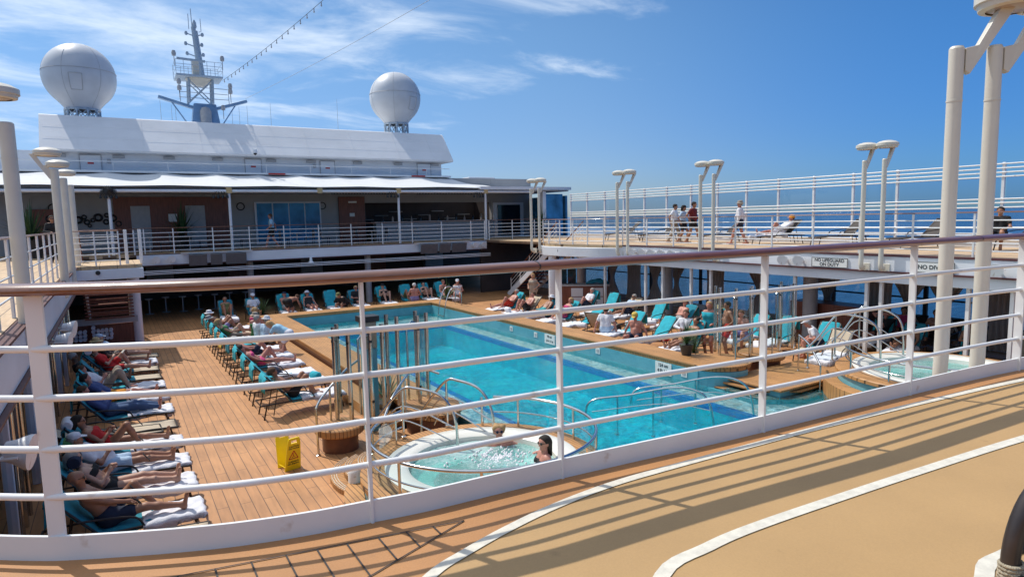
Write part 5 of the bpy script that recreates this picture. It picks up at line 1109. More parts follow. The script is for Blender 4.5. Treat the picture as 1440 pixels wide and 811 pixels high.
def person(lab, loc, rz, pel, lean, legs, hands, look=(1, 0, 0), skin='sk1', hair=('short', 'hbrown'), wear=(), acc=(), sex='m', h=.022, fat=1.0, twist=0, s_=1.0, group=None, side=0.):
    """pel: pelvis point; lean: torso lean back (deg, negative = forward); legs: two (ankle, knee pole); hands: two (wrist target, elbow pole)."""
    t = thing('person', lab, 'person', loc, R(rz), group); t.scale = (s_,) * 3
    P = Vector(pel); a = R(lean); T = Vector((-math.sin(a), math.sin(R(side)), math.cos(a))).normalized(); Yv = Matrix.Rotation(R(twist), 3, 'Z') @ Vector((0, 1, 0)); Fw = Yv.cross(T).normalized()
    w = 1.0 if sex == 'm' else .88; hw = .088 if sex == 'm' else .095
    neck = P + T * .50; nb = P + T * .47; headc = neck + T * .15 + Fw * .02; look = Vector(look).normalized()
    if lean > 20: headc = neck + (T * .8 + Vector((0, 0, .45))).normalized() * .155 + Fw * .02
    pr = {}; L = lambda *x: [tuple(x)]
    tor = []
    for sg in (-1, 1):
        tor += [(P + Yv * sg * hw * .8, P + T * .14 + Yv * sg * .06, .11 * fat, .098 * fat), (P + T * .14 + Yv * sg * .06, P + T * .36 + Yv * sg * .085 * w, .098 * fat, .105), (P + T * .36 + Yv * sg * .09 * w, P + T * .45 + Yv * sg * .12 * w, .10, .07)]
        if sex == 'f': tor += [(P + T * .33 + Yv * sg * .075 + Fw * .06, P + T * .34 + Yv * sg * .075 + Fw * .075, .06, .055)]
    tor += [(P + T * .44 - Yv * .16 * w, P + T * .44 + Yv * .16 * w, .062, .062)]
    if fat > 1.05: tor += [(P + T * .12 + Fw * .05, P + T * .2 + Fw * .04, .12 * fat, .11 * fat)]
    pr['torso'] = tor; pr['neck'] = [(nb, headc - T * .04, .056, .05)]
    up_ = (headc - neck).normalized(); up_ = (up_ - look * up_.dot(look) * .7).normalized(); fw = (look - up_ * look.dot(up_)).normalized(); sdv = up_.cross(fw)
    hd = [(headc - fw * .02 + up_ * .03, headc + fw * .012 + up_ * .03, .086, .082), (headc - up_ * .03 + fw * .02, headc - up_ * .072 + fw * .055, .062, .034), (headc + fw * .085 + up_ * .018, headc + fw * .104 - up_ * .012, .009, .014)]
    for sg in (-1, 1): hd += [(headc + sdv * sg * .082 + up_ * .022, headc + sdv * sg * .086 - up_ * .018, .016, .012)]
    pr['head'] = hd
    limbs = []; arms = []; uarm = []; thigh = []; calf = []; foot = []; hand = []
    fingers = MB()
    for i, sg in enumerate((1, -1)):
        hip = P + Yv * sg * hw; ank, pole = legs[i]; kn, ank = ik(hip, ank, .44, .43, pole)
        thigh.append((hip, kn, .088 * (fat ** .5), .056)); calf += [(kn, kn.lerp(ank, .35), .054, .056), (kn.lerp(ank, .35), ank, .056, .036)]
        shin = (ank - kn).normalized(); fd = (Vector(pole) - shin * Vector(pole).dot(shin)).normalized(); 
        if shin.z < -.6: fd = Vector((fd.x, fd.y, 0)); fd = fd.normalized() if fd.length > .1 else Vector((1, 0, 0))
        heel = ank + shin * .045 - fd * .03; foot += [(heel, ank + shin * .055 + fd * .15, .036, .024), (ank, heel, .035, .036), (ank + shin * .055 + fd * .13 + Yv * .02, ank + shin * .058 + fd * .17 - Yv * .01, .022, .018)]
        sh = P + T * .44 + Yv * sg * .185 * w; wr, ep = hands[i]; el, wr = ik(sh, wr, .285, .255, ep)
        uarm.append((sh, el, .05 * w, .038 * w)); arms.append((el, wr, .037 * w, .026)); fa = (wr - el).normalized()
        sidev = fa.cross(Vector((0, 0, 1))); sidev = sidev.normalized() if sidev.length > .1 else Yv.copy(); pn = sidev.cross(fa)
        if pn.z > 0: pn = -pn
        hand += [(wr, wr + fa * .05 + sidev * .018, .024, .022), (wr, wr + fa * .05 - sidev * .018, .024, .02)]
        if h <= .016:
            for q, (o_, ln) in enumerate(((-.03, .075), (-.011, .085), (.009, .08), (.028, .062))):
                b0 = wr + fa * .055 + sidev * o_; p1 = b0 + fa * ln * .5 + pn * .008; p2 = p1 + (fa * .7 + pn * .7) * ln * .35; p3 = p2 + (fa * .2 + pn) * ln * .25; fingers.tube([b0 - fa * .02, p1, p2, p3], [.009, .0085, .0075, .006], 6)
            b0 = wr + fa * .02 - sidev * sg * .03; p1 = b0 - sidev * sg * .02 + fa * .03 + pn * .01; fingers.tube([b0, p1, p1 + fa * .028 + pn * .012], [.011, .01, .007], 6)
        else: hand += [(wr + fa * .05, wr + fa * .10 + pn * .02, .022, .012)]
    allp = tor + pr['neck'] + hd + uarm + arms + thigh + calf + foot + hand
    body = sdf_obj('body', allp, M[skin], t, h, .03)
    if fingers.v and body:
        me = body.data; bm = bmesh.new(); bm.from_mesh(me); vs = [bm.verts.new(v) for v in fingers.v]
        for f in fingers.f:
            try: bm.faces.new([vs[i] for i in f]).smooth = True
            except Exception: pass
        bm.to_mesh(me); bm.free()
    cut = lambda pp, f0, f1=0.: [(p[0].lerp(p[1], f1), p[0].lerp(p[1], f0), p[2], p[2] + (p[3] - p[2]) * f0) for p in pp]
    for kind, c in wear:
        m = M[c]
        if kind == 'shirt': sdf_obj('shirt', tor + cut(uarm, .55), m, t, h, .04, .018, [(P - T * .09, -T), (P + T * .51, T)])
        elif kind == 'longshirt': sdf_obj('shirt', tor + uarm + arms, m, t, h, .04, .018, [(P - T * .12, -T), (P + T * .51, T)])
        elif kind == 'tank': sdf_obj('top', tor, m, t, h, .04, .014, [(P - T * .02, -T), (P + T * .46, T)])
        elif kind == 'shorts': sdf_obj('shorts', tor[:1] + tor[3 if sex == 'm' else 4:4 if sex == 'm' else 5] + cut(thigh, .58), m, t, h, .05, .02, [(P + T * .13, T)])
        elif kind == 'skirt': sdf_obj('skirt', tor[:1] + tor[4:5] + cut(thigh, .75), m, t, h, .14, .035, [(P + T * .14, T)])
        elif kind == 'trousers': sdf_obj('trousers', tor[:1] + tor[3 if sex == 'm' else 4:4 if sex == 'm' else 5] + thigh + calf, m, t, h, .05, .018, [(P + T * .13, T)])
        elif kind == 'brief': sdf_obj('swim_trunks', tor[:1] + tor[3 if sex == 'm' else 4:4 if sex == 'm' else 5] + cut(thigh, .12), m, t, h, .05, .012, [(P + T * .08, T)])
        elif kind == 'swimsuit': sdf_obj('swimsuit', tor + cut(thigh, .06), m, t, h, .04, .011, [(P + T * .40, T)])
        elif kind == 'bra': sdf_obj('bikini_top', tor, m, t, h, .04, .012, [(P + T * .385, T), (P + T * .28, -T)])
        elif kind == 'dress': sdf_obj('dress', tor + cut(thigh, .5), m, t, h, .08, .02, [(P + T * .45, T)])
    hk, hc = hair; cr = (headc - fw * .02 + up_ * .035, headc + fw * .008 + up_ * .035, .088, .082)
    if hk in ('short', 'grey'): sdf_obj('hair', [cr], M[hc], t, min(h, .016), .02, .012, [(headc + fw * .052 + up_ * .05, (fw * .8 - up_ * .6).normalized()), (headc - up_ * .05, -up_)])
    elif hk == 'bob': sdf_obj('hair', [cr, (headc - fw * .05, headc - fw * .06 - up_ * .08, .075, .06)], M[hc], t, min(h, .016), .03, .014, [(headc + fw * .04 + up_ * .04, (fw * .85 - up_ * .5).normalized())])
    elif hk == 'long': sdf_obj('hair', [cr, (headc - fw * .06, headc - fw * .09 - up_ * .2, .07, .04)], M[hc], t, min(h, .016), .03, .014, [(headc + fw * .04 + up_ * .04, (fw * .85 - up_ * .5).normalized())])
    elif hk == 'curly': sdf_obj('hair', [(headc + Vector((random.uniform(-.06, .06), random.uniform(-.07, .07), random.uniform(-.01, .09))) - fw * .03,) * 2 + (.05, .05) for _ in range(26)], M[hc], t, min(h, .016), .015, .0, [(headc + fw * .055 + up_ * .03, (fw * .85 - up_ * .5).normalized())])
    Hm = Matrix((fw, sdv, up_)).transposed()
    for kind, c in acc:
        b = MB(); m = M[c]
        if kind == 'cap': b.lathe(headc + up_ * .055 - fw * .008, [(.099, -.005), (.1, .03), (.085, .065), (.04, .085), (.0, .088)], 20, Hm); b.add([headc + up_ * .06 + fw * .08 + sdv * .07, headc + up_ * .06 + fw * .08 - sdv * .07, headc + up_ * .045 + fw * .17 - sdv * .04, headc + up_ * .045 + fw * .17 + sdv * .04, headc + up_ * .07 + fw * .08 + sdv * .07, headc + up_ * .07 + fw * .08 - sdv * .07, headc + up_ * .052 + fw * .17 - sdv * .04, headc + up_ * .052 + fw * .17 + sdv * .04], [(0, 1, 2, 3), (7, 6, 5, 4), (0, 3, 7, 4), (1, 5, 6, 2), (2, 6, 7, 3)]); b.build('cap', m, t, 50)
        elif kind == 'hat': b.lathe(headc + up_ * .06 - fw * .01, [(.175, -.02), (.17, -.012), (.102, .0), (.1, .05), (.085, .085), (.03, .1), (.0, .1)], 24, Hm); b.build('hat', m, t, 50)
        elif kind == 'glasses':
            for sg in (-1, 1): b.lathe(headc + fw * .088 + sdv * sg * .034 + up_ * .02, [(.0, .012), (.022, .008), (.026, .0)], 10, Hm @ Matrix.Rotation(R(90), 3, 'Y'))
            b.tube([headc + fw * .02 + sdv * .088 + up_ * .025, headc + fw * .09 + sdv * .05 + up_ * .025, headc + fw * .1 + up_ * .025, headc + fw * .09 - sdv * .05 + up_ * .025, headc + fw * .02 - sdv * .088 + up_ * .025], .005, 5); b.build('sunglasses', m, t, 50)
        elif kind == 'eyes':
            for sg in (-1, 1): b.lathe(headc + fw * .083 + sdv * sg * .032 + up_ * .02, [(.0, .008), (.009, .004), (.011, .0)], 8, Hm @ Matrix.Rotation(R(90), 3, 'Y'))
            b.build('eye', m, t, 50)
        elif kind == 'strap': b.tube([P + T * .47 + Yv * .1 + Fw * .05, P + T * .45 + Yv * .1 - Fw * .11, P + T * .2 - Yv * .02 - Fw * .13, P - Yv * .15 - Fw * .05], .012, 6); b.b2(P + Vector((-.07, -.26, -.12)), P + Vector((.07, -.16, .06))); b.build('bag_strap', m, t, 50)
    t['head'] = tuple(headc)
    return t
# pose presets on a lounger (local x = towards the feet, seat at z .36)
SZ = .37
def lounge(lab, loc, rz, back=48, knees='straight', hands='lap', **k):
    pel = (-.18, 0, SZ + .115); lean = 90 - back; a = R(lean)
    K = dict(straight=[((.68, .10, SZ + .07), (.25, .08, 1)), ((.70, -.10, SZ + .07), (.25, -.08, 1))], one=[((.30, .11, SZ + .07), (.3, .12, 1)), ((.70, -.10, SZ + .07), (.25, -.05, 1))],
             other=[((.70, .10, SZ + .07), (.25, .05, 1)), ((.28, -.11, SZ + .07), (.3, -.12, 1))], both=[((.26, .11, SZ + .07), (.3, .15, 1)), ((.28, -.11, SZ + .07), (.3, -.12, 1))])[knees]
    sx = -.18 - .44 * math.sin(a); sz = pel[2] + .44 * math.cos(a)
    Hh = dict(lap=[((-.02, .10, SZ + .30), (-.2, .8, -.6)), ((-.02, -.09, SZ + .30), (-.2, -.8, -.6))], phone=[((sx + .34, .05, sz - .02), (-.1, .7, -.8)), ((sx + .34, -.05, sz - .04), (-.1, -.7, -.8))],
              sides=[((.05, .30, SZ + .08), (-.3, .6, -.3)), ((.05, -.30, SZ + .08), (-.3, -.6, -.3))], head=[((sx - .02, .12, sz + .22), (-.2, 1, .5)), ((sx - .02, -.12, sz + .22), (-.2, -1, .5))],
              cross=[((sx + .22, -.10, sz - .2), (.1, .9, -.5)), ((sx + .24, .10, sz - .18), (.1, -.9, -.5))])[hands]
    k.setdefault('look', (1, 0, -.15 if hands in ('phone', 'lap') else .15))
    return person(lab, loc, rz, pel, lean, K, Hh, **k)
def phone(parent_lab, loc, rz, back=48):
    pass

# ------------------------------------------------------------------ sun loungers
def lounger(back, cover, sling='sling', frame='frame', arms=True):
    t = thing('sun_lounger', 'x', 'sun lounger'); a = R(back); ux, uz = -math.cos(a), math.sin(a); hx, hz = -.28, .34
    b = MB()
    for y in (-.30, .30):
        b.tube([(.96, y, .31), (.5, y, .34), (hx, y, .34)], .018, 8); b.tube([(hx, y, .34), (hx + ux * .8, y, hz + uz * .8)], .018, 8)
        if back > 12: b.tube([(hx + ux * .45, y * .9, hz + uz * .45), (hx + ux * .45 - .12, y * .9, .06)], .011, 6)
        b.tube([(hx, y, .34), (-.95, y, .33)], .016, 6)
    b.tube([(.96, -.30, .31), (.96, .30, .31)], .018, 8); b.tube([(hx + ux * .8, -.30, hz + uz * .8), (hx + ux * .8, .30, hz + uz * .8)], .018, 8); b.tube([(-.95, -.3, .33), (-.95, .3, .33)], .016, 6)
    b.build('frame', M[frame], t, 50)
    for x, lx in ((.82, .90), (-.82, -.90)):
        for y in (-.29, .29): MB().tube([(x, y, .33), (lx, y, 0)], .017, 8).build('leg', M[frame], t, 50)
    if arms:
        for y in (-.335, .335): MB().tube(catmull([(-.52, y, .44 + (.15 if back > 30 else 0)), (-.2, y, .56), (.12, y, .50), (.22, y, .36)], 4), .015, 6).build('armrest', M[frame], t, 50)
    P = [[(x, y, .345 - .02 * (1 - (y / .28) ** 2) - max(0, x - .5) * .06) for y in np.linspace(-.285, .285, 7)] for x in np.linspace(hx, .95, 12)]; MB().grid(P, (0, 0, -.012)).build('seat', M[sling], t, 180)
    P = [[(hx + ux * u + uz * (-.02 * (1 - (y / .28) ** 2)) * -1 * -1, y, hz + .005 + uz * u - .02 * (1 - (y / .28) ** 2)) for y in np.linspace(-.285, .285, 7)] for u in np.linspace(.01, .79, 9)]; MB().grid(P, (0, 0, -.012)).build('backrest', M[sling], t, 180)
    if cover:
        rr = random.Random(int(back)); P = []
        for u in np.linspace(-.62, .86, 26):
            row = []
            for y in np.linspace(-.31, .31, 11):
                e = .012 * math.sin(u * 17 + y * 8) + .006 * math.sin(u * 41 - y * 23); ed = -.05 * max(0, (abs(y) - .27) / .04)
                if u < 0: row.append((hx - u, y, .372 + e * .5 + ed))
                elif u < .82: row.append((hx + ux * u - uz * (-.0), y + .006 * math.sin(u * 20), hz + uz * u + .035 + e + ed))
                else: row.append((hx + ux * .84 - uz * .05 * (1 if u > .84 else .3), y, hz + uz * .82 - (u - .82) * 3.0 + .02))
            P.append(row)
        MB().grid(P, (0, 0, -.018)).build('cover', M[cover], t, 180)
        b = MB()
        P = [[(hx + ux * .81 - uz * .03 + .0 * y, y, hz + uz * .81 - v * .38 - .0) if v > 0 else (hx + ux * .80, y, hz + uz * .80 + .03) for y in np.linspace(-.30, .30, 7)] for v in np.linspace(0, 1, 6)]
        P2 = [[(p[0] - .025 + .01 * math.sin(p[1] * 20 + p[2] * 9), p[1], p[2]) for p in r_] for r_ in P[1:]]
        b.grid(P2, (-.01, 0, 0)).build('cover_flap', M[cover], t, 180)
    return t
def drape(u0=.02, u1=1.02, over=.14, seed=0, m='towel', y=0.31, z0=.385, side=.09):
    rr = np.random.RandomState(seed); ph = rr.rand(6) * 6; P = []
    us = np.linspace(u0, u1 + over, 26)
    for u in us:
        row = []
        for v in np.linspace(-1, 1, 17):
            w = y * min(1, abs(v) / .82); yy = math.copysign(w, v); drop = side * max(0, (abs(v) - .82) / .18) * (1 + .3 * math.sin(u * 9 + ph[0] + (3 if v > 0 else 0)))
            e = .010 * math.sin(u * 14 + v * 5 + ph[1]) + .008 * math.sin(u * 31 - v * 9 + ph[2]) + .006 * math.sin(v * 14 + u * 5 + ph[3])
            if u <= u1: p = (u, yy + .015 * math.sin(u * 7 + ph[4]) + (.02 if drop > 0 else 0) * math.copysign(1, v), z0 + e - drop - max(0, u - .5) * .05)
            else: p = (u1 + .015 + .012 * math.sin(v * 9 + ph[5]), yy * 1.02, z0 - .03 + e * .4 - (u - u1) - drop * .3)
            row.append(p)
        P.append(row)
    return MB().grid(P, (0, 0, -.02))

PROTO = {}
def put_lounger(kind, x, y, rz, lab, grp, z=ZD):
    rz += rng.uniform(-3.5, 3.5); y += rng.uniform(-.05, .05)
    spec = dict(tq=(50, 'turq'), tqd=(50, 'turqd'), tqlow=(34, 'turq'), bare=(50, None), flat=(6, None), dark=(46, None), tqhigh=(62, 'turq'), barelow=(25, None))[kind]
    if kind not in PROTO:
        o = PROTO[kind] = lounger(spec[0], spec[1], 'slingdark' if kind == 'dark' else 'sling', arms=kind not in ('flat',)); o.location = (x, y, z); o.rotation_euler = (0, 0, R(rz)); o['label'] = lab; o['group'] = grp; return o
    return dup(PROTO[kind], (x, y, z), R(rz), lab, grp)
def put_towel(x, y, rz, lab, seed=0, m='towel', z=ZD, **k):
    o = drape(seed=seed, **k).build('beach_towel', M[m], None, 180); o.location = (x, y, z); o.rotation_euler = (0, 0, R(rz)); return tag(o, lab, 'towel', 'towels spread on sun loungers')
GA, GB, GC, GD, GE = 'loungers in the port row under the balcony', 'loungers in the row beside the port pool edge', 'loungers behind the far end of the pool', 'loungers beside the starboard pool edge', 'loungers in the second starboard row'
NEAR = .0145
# --- port row A (feet towards the pool)
XA = -.17
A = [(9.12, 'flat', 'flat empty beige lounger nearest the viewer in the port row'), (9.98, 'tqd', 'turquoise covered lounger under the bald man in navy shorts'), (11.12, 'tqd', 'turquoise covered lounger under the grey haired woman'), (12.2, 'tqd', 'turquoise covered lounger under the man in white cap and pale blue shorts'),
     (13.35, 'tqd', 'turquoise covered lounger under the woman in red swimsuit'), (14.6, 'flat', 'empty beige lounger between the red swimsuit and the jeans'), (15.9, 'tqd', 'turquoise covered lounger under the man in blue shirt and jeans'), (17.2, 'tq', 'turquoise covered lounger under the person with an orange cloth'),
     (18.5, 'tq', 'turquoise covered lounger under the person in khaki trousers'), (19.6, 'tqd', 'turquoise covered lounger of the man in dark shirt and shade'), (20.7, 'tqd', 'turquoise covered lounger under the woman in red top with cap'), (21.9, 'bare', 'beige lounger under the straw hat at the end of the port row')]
for y, k, l in A: put_lounger(k, XA, y, 0, l, GA)
put_lounger('barelow', -.45, 14.45, 0, 'beige lounger with raised back by the port posts', GA)
for i, (y, l) in enumerate(((9.98, 'white towel under the feet of the bald man'), (11.12, 'white towel under the feet of the grey haired woman'), (12.2, 'white towel under the man in pale blue shorts'), (13.35, 'white towel under the feet of the red swimsuit woman'), (15.9, 'white towel under the feet of the man in jeans'), (17.2, 'white towel beside the orange cloth'), (18.5, 'white towel under the khaki trousers person'), (21.9, 'long white towel hanging off the straw hat lounger'))):
    put_towel(XA, y, 0, l, i, u0=.12 if i else .2, u1=.97, over=.12 if i < 7 else .45)
person('bald man in navy shorts and sunglasses reclining with one knee up', (XA, 9.98, ZD), 0, (-.18, 0, SZ + .12), 34, [((.38, .12, SZ + .08), (.3, .12, 1)), ((.68, -.10, SZ + .08), (.25, -.05, 1))], [((.04, .07, SZ + .32), (-.2, .8, -.7)), ((.06, -.08, SZ + .28), (-.2, -.8, -.7))], look=(1, 0, -.1), skin='sk2', hair=('none', ''), wear=[('shorts', 'navy')], acc=[('glasses', 'black')], h=NEAR, fat=1.08)
lounge('grey haired woman in black bikini looking at her phone', (XA, 11.12, ZD), 0, 46, 'straight', 'phone', skin='sk1', hair=('bob', 'hgrey'), wear=[('bra', 'blackc'), ('brief', 'blackc')], acc=[('glasses', 'black')], sex='f', h=NEAR)
lounge('man in white cap, white shirt and pale blue shorts with a phone', (XA, 12.2, ZD), 0, 42, 'straight', 'phone', skin='sk2', hair=('short', 'hgrey'), wear=[('shirt', 'whitec'), ('shorts', 'lblue')], acc=[('cap', 'whitec')], h=NEAR, fat=1.1)
lounge('dark haired woman in red swimsuit with one knee raised', (XA, 13.35, ZD), 0, 42, 'other', 'phone', skin='sk2', hair=('long', 'hdark'), wear=[('swimsuit', 'redc')], acc=[('glasses', 'black')], sex='f', h=NEAR)
lounge('man in blue checked shirt and jeans reading on a lounger', (XA, 15.9, ZD), 0, 40, 'straight', 'phone', skin='sk3', hair=('short', 'hbrown'), wear=[('longshirt', 'shirtblue'), ('trousers', 'jeans')], h=NEAR)
lounge('person with orange cloth over the hips lying on a lounger', (XA, 17.2, ZD), 0, 40, 'straight', 'sides', skin='sk3', hair=('short', 'hdark'), wear=[('shorts', 'orange'), ('shirt', 'shirtblue')], h=.018)
lounge('person in khaki trousers and white shirt with a raised knee', (XA - .1, 18.5, ZD), 0, 36, 'both', 'phone', skin='sk3', hair=('short', 'hbrown'), wear=[('shirt', 'whitec'), ('trousers', 'khaki')], h=.018)
lounge('man in dark shirt sitting back in the shade of the port balcony', (XA - .5, 19.6, ZD), 0, 60, 'straight', 'lap', skin='sk4', hair=('short', 'hgrey'), wear=[('shirt', 'blackc'), ('shorts', 'blackc')], acc=[('glasses', 'black')], h=.018)
lounge('woman in red top and red shorts with a white cap using a phone', (XA, 20.7, ZD), 0, 50, 'one', 'phone', skin='sk1', hair=('bob', 'hbrown'), wear=[('shirt', 'redc'), ('shorts', 'redc')], acc=[('cap', 'whitec')], sex='f', h=.018)
lounge('sunbather in straw hat and dark clothes at the end of the port row', (XA, 21.9, ZD), 0, 55, 'one', 'lap', skin='sk4', hair=('short', 'hdark'), wear=[('shirt', 'blackc'), ('shorts', 'khaki')], acc=[('hat', 'straw')], h=.02)
lounge('sunbather in blue and white cap behind the woman in red', (XA + .1, 22.9, ZD), 0, 50, 'straight', 'lap', skin='sk1', hair=('short', 'hgrey'), wear=[('shirt', 'lblue'), ('shorts', 'whitec')], acc=[('cap', 'lblue')], h=.02)
put_lounger('bare', XA + .1, 22.9, 0, 'lounger under the sunbather in blue and white cap', GA)
def small(name, mb, m, loc, lab, cat, rz=0, sm=50):
    o = mb.build(name, M[m], None, sm); o.location = loc; o.rotation_euler.z = R(rz); return tag(o, lab, cat)
def roll(r=.09, w=.4): return MB().tube([(0, -w / 2, 0), (0, -w / 2 + .03, 0), (0, w / 2 - .03, 0), (0, w / 2, 0)], [r * .8, r, r, r * .8], 16)
for (x, y, z, l, m) in ((-.75, 11.15, .98, 'dark patterned towel roll behind the grey haired woman', 'navy'), (-.95, 13.35, .97, 'white towel roll behind the red swimsuit woman', 'towel'), (-.85, 20.7, 1.02, 'white towel roll behind the woman in red top', 'towel'), (-.9, 12.25, .9, 'green towel hanging behind the man in white cap', 'greenc')):
    small('rolled_towel', roll(), m, (x, y, ZD + z), l, 'towel')
def book(): b = MB(); b.box((0, -.05, 0), (.17, .11, .012), m=Matrix.Rotation(R(12), 3, 'X')); b.box((0, .05, 0), (.17, .11, .012), m=Matrix.Rotation(R(-12), 3, 'X')); return b
for (x, y, z, l) in ((-.0, 15.9, .78, 'open book held by the man in blue shirt'), (-.02, 20.7, .95, 'white magazine held by the woman in red top')): o = small('open_book', book(), 'signw', (x, y, ZD + z), l, 'book'); o.rotation_euler.y = R(-50)
for (x, y, z, l) in ((-.17, 9.98, .78, 'phone held by the bald man'), (.03, 11.12, .83, 'phone held by the grey haired woman'), (.0, 12.2, .8, 'phone held by the man in white cap'), (.0, 13.35, .8, 'phone held by the red swimsuit woman')):
    b = MB().b2((-.004, -.038, -.075), (.004, .038, .075)); o = small('phone', b, 'inkblack', (x + .13, y, ZD + z), l, 'phone'); o.rotation_euler.y = R(-35)
b = MB().lathe((0, 0, 0), [(.03, 0), (.037, .12), (.034, .12), (.028, .01)], 14); small('drinking_glass', b, 'glass', (-.15, 10.5, ZD + .40), 'clear drinking glass between the bald man and his neighbour', 'glass')
# floor sign
t = thing('wet_floor_sign', 'yellow folding wet floor sign with a red warning triangle on the pool deck', 'sign', (2.35, 11.6, ZD), R(14))
for s_ in (-1, 1):
    a = R(11) * s_; mm = Matrix.Rotation(-a, 3, 'X'); b = MB(); poly = [(-.15, 0), (.15, 0), (.11, .58), (.09, .62), (-.09, .62), (-.11, .58)]; hole = [(-.055, .52), (.055, .52), (.05, .575), (-.05, .575)]
    th = .012; out = [(x, -th, z) for x, z in poly] + [(x, th, z) for x, z in poly]
    def tr(p): return mm @ Vector(p) + Vector((0, s_ * .128, 0)) * 1.0
    rings = [(-.15, 0), (.15, 0), (.122, .5), (.11, .58), (.09, .62), (-.09, .62), (-.11, .58), (-.122, .5)]
    V0 = [tr((x, -th, z)) for x, z in rings] + [tr((x, -th, z)) for x, z in hole]; V1 = [tr((x, th, z)) for x, z in rings] + [tr((x, th, z)) for x, z in hole]
    F = [(0, 1, 2, 9, 8, 7), (2, 3, 10, 9), (3, 4, 5, 6, 11, 10), (6, 7, 8, 11)]; n_ = 12
    b.add(V0 + V1, F + [tuple(i + n_ for i in f[::-1]) for f in F] + [(i, (i + 1) % 8, (i + 1) % 8 + n_, i + n_) for i in range(8)] + [(8 + (i + 1) % 4, 8 + i, 8 + i + n_, 8 + (i + 1) % 4 + n_) for i in range(4)])
    pn = b.build('sign_panel', M['yellow'], t, None, .004)
    if s_ == -1:
        M4 = (mm @ FACE_MY); f = lambda z: tr((0, -th - .002, z))
        for z, tx, sz in ((.46, 'CAUTION', .042), (.42, 'WET FLOOR', .036), (.165, 'CUIDADO', .042), (.125, 'PISO MOJADO', .033)): text('lettering', tx, M['inkblack'], sz, f(z), M4, pn, .001)
        b = MB(); T3 = [(-.085, .225), (.085, .225), (0, .375)]
        for i in range(3): p, q = T3[i], T3[(i + 1) % 3]; b.bar(tr((p[0], -th - .003, p[1])), tr((q[0], -th - .003, q[1])), .004, .014, upv=(0, -1, 0)) if False else b.tube([tr((p[0], -th - .002, p[1])), tr((q[0], -th - .002, q[1]))], .007, 6)
        b.tube([tr((-.035, -th - .002, .25)), tr((.0, -th - .002, .275)), tr((.03, -th - .002, .25))], .006, 5); b.tube([tr((.0, -th - .002, .275)), tr((-.012, -th - .002, .31))], .007, 5); b.lathe(tr((-.014, -th - .003, .327)), [(0, -.003), (.011, 0), (0, .003)], 8, Matrix.Rotation(R(90), 3, 'X')); b.build('warning_symbol', M['red'], pn)
MB().b2((-.14, -.13, .06), (-.13, .13, .075)).b2((.13, -.13, .06), (.14, .13, .075)).build('spreader', M['yellow'], t)
# --- row B beside the pool, heads to port
XB = 3.42
B = [(15.1, 'tq', 'turquoise lounger nearest the viewer in the row beside the port pool edge'), (16.4, 'tq', 'second turquoise lounger of the port pool row, with a rolled teal towel'), (17.65, 'tq', 'third turquoise lounger of the port pool row, with a dark bag'), (18.95, 'tq', 'lounger under the woman in pink bikini'),
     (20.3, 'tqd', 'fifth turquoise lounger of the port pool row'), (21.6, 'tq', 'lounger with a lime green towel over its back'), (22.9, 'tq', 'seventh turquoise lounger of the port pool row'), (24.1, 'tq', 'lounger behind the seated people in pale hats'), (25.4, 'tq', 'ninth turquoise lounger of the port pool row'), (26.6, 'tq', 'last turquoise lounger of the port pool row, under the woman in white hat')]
for y, k, l in B: put_lounger(k, XB, y, 0, l, GB)
for i, (y, l) in enumerate(((15.1, 'white towel on the lounger nearest the port shower cubicle'), (16.4, 'white towel under the rolled teal towel'), (17.65, 'plain white towel two loungers behind the teal roll'), (18.95, 'white towel under the woman in pink bikini'), (20.3, 'white towel in front of the bending woman in pale clothes'), (21.6, 'white towel on the lounger with lime green cloth'), (24.1, 'white towel under the seated people in pale hats'), (26.6, 'white towel under the knees of the white hat woman'))):
    put_towel(XB, y, 0, l, 20 + i, u0=-.05, u1=.96, over=.06)
small('rolled_towel', roll(.1, .3), 'turq', (4.1, 16.4, ZD + .47), 'rolled teal towel at the foot of the second port pool lounger', 'towel', 20)
b = MB(); P = [[(u * .2, v * .16, .16 * math.cos(u * 1.5) * math.cos(v * 1.5)) for v in np.linspace(-1, 1, 9)] for u in np.linspace(-1, 1, 9)]; b.grid(P, (0, 0, -.02)); small('dark_bag', b, 'navy', (3.35, 17.7, ZD + .4), 'dark soft bag on the third port pool lounger', 'bag', 0, 180)
b = MB(); P = [[(2.72 - XB - v * .02 - .07 - .12 * v, .28 * u, .95 - .42 * v + .01 * math.sin(u * 9)) for u in np.linspace(-1, 1, 9)] for v in np.linspace(0, 1, 7)]; b.grid(P, (-.015, 0, 0)); small('hanging_towel', b, 'yellowc', (XB, 21.6, ZD), 'lime yellow towel hanging over a turquoise lounger back', 'towel', 0, 180)
lounge('sunbather in black shorts with both knees up beside the port cubicles', (XB, 15.1, ZD), 0, 44, 'both', 'lap', skin='sk2', hair=('short', 'hbrown'), wear=[('shorts', 'blackc')], h=.018)
lounge('woman in pink bikini lying on her back in the port pool row', (XB, 18.95, ZD), 0, 34, 'one', 'sides', skin='sk3', hair=('long', 'hdark'), wear=[('bra', 'pink'), ('brief', 'pink')], sex='f', h=.02)
lounge('man sunbathing two places beyond the pink bikini', (XB, 20.3, ZD), 0, 40, 'other', 'lap', skin='sk3', hair=('short', 'hgrey'), wear=[('shorts', 'navy')], h=.022)
stand_legs = lambda w=.1, f=0.: [((.02 + f, w, .085), (1, .1, 0)), ((.02 - f, -w, .085), (1, -.1, 0))]
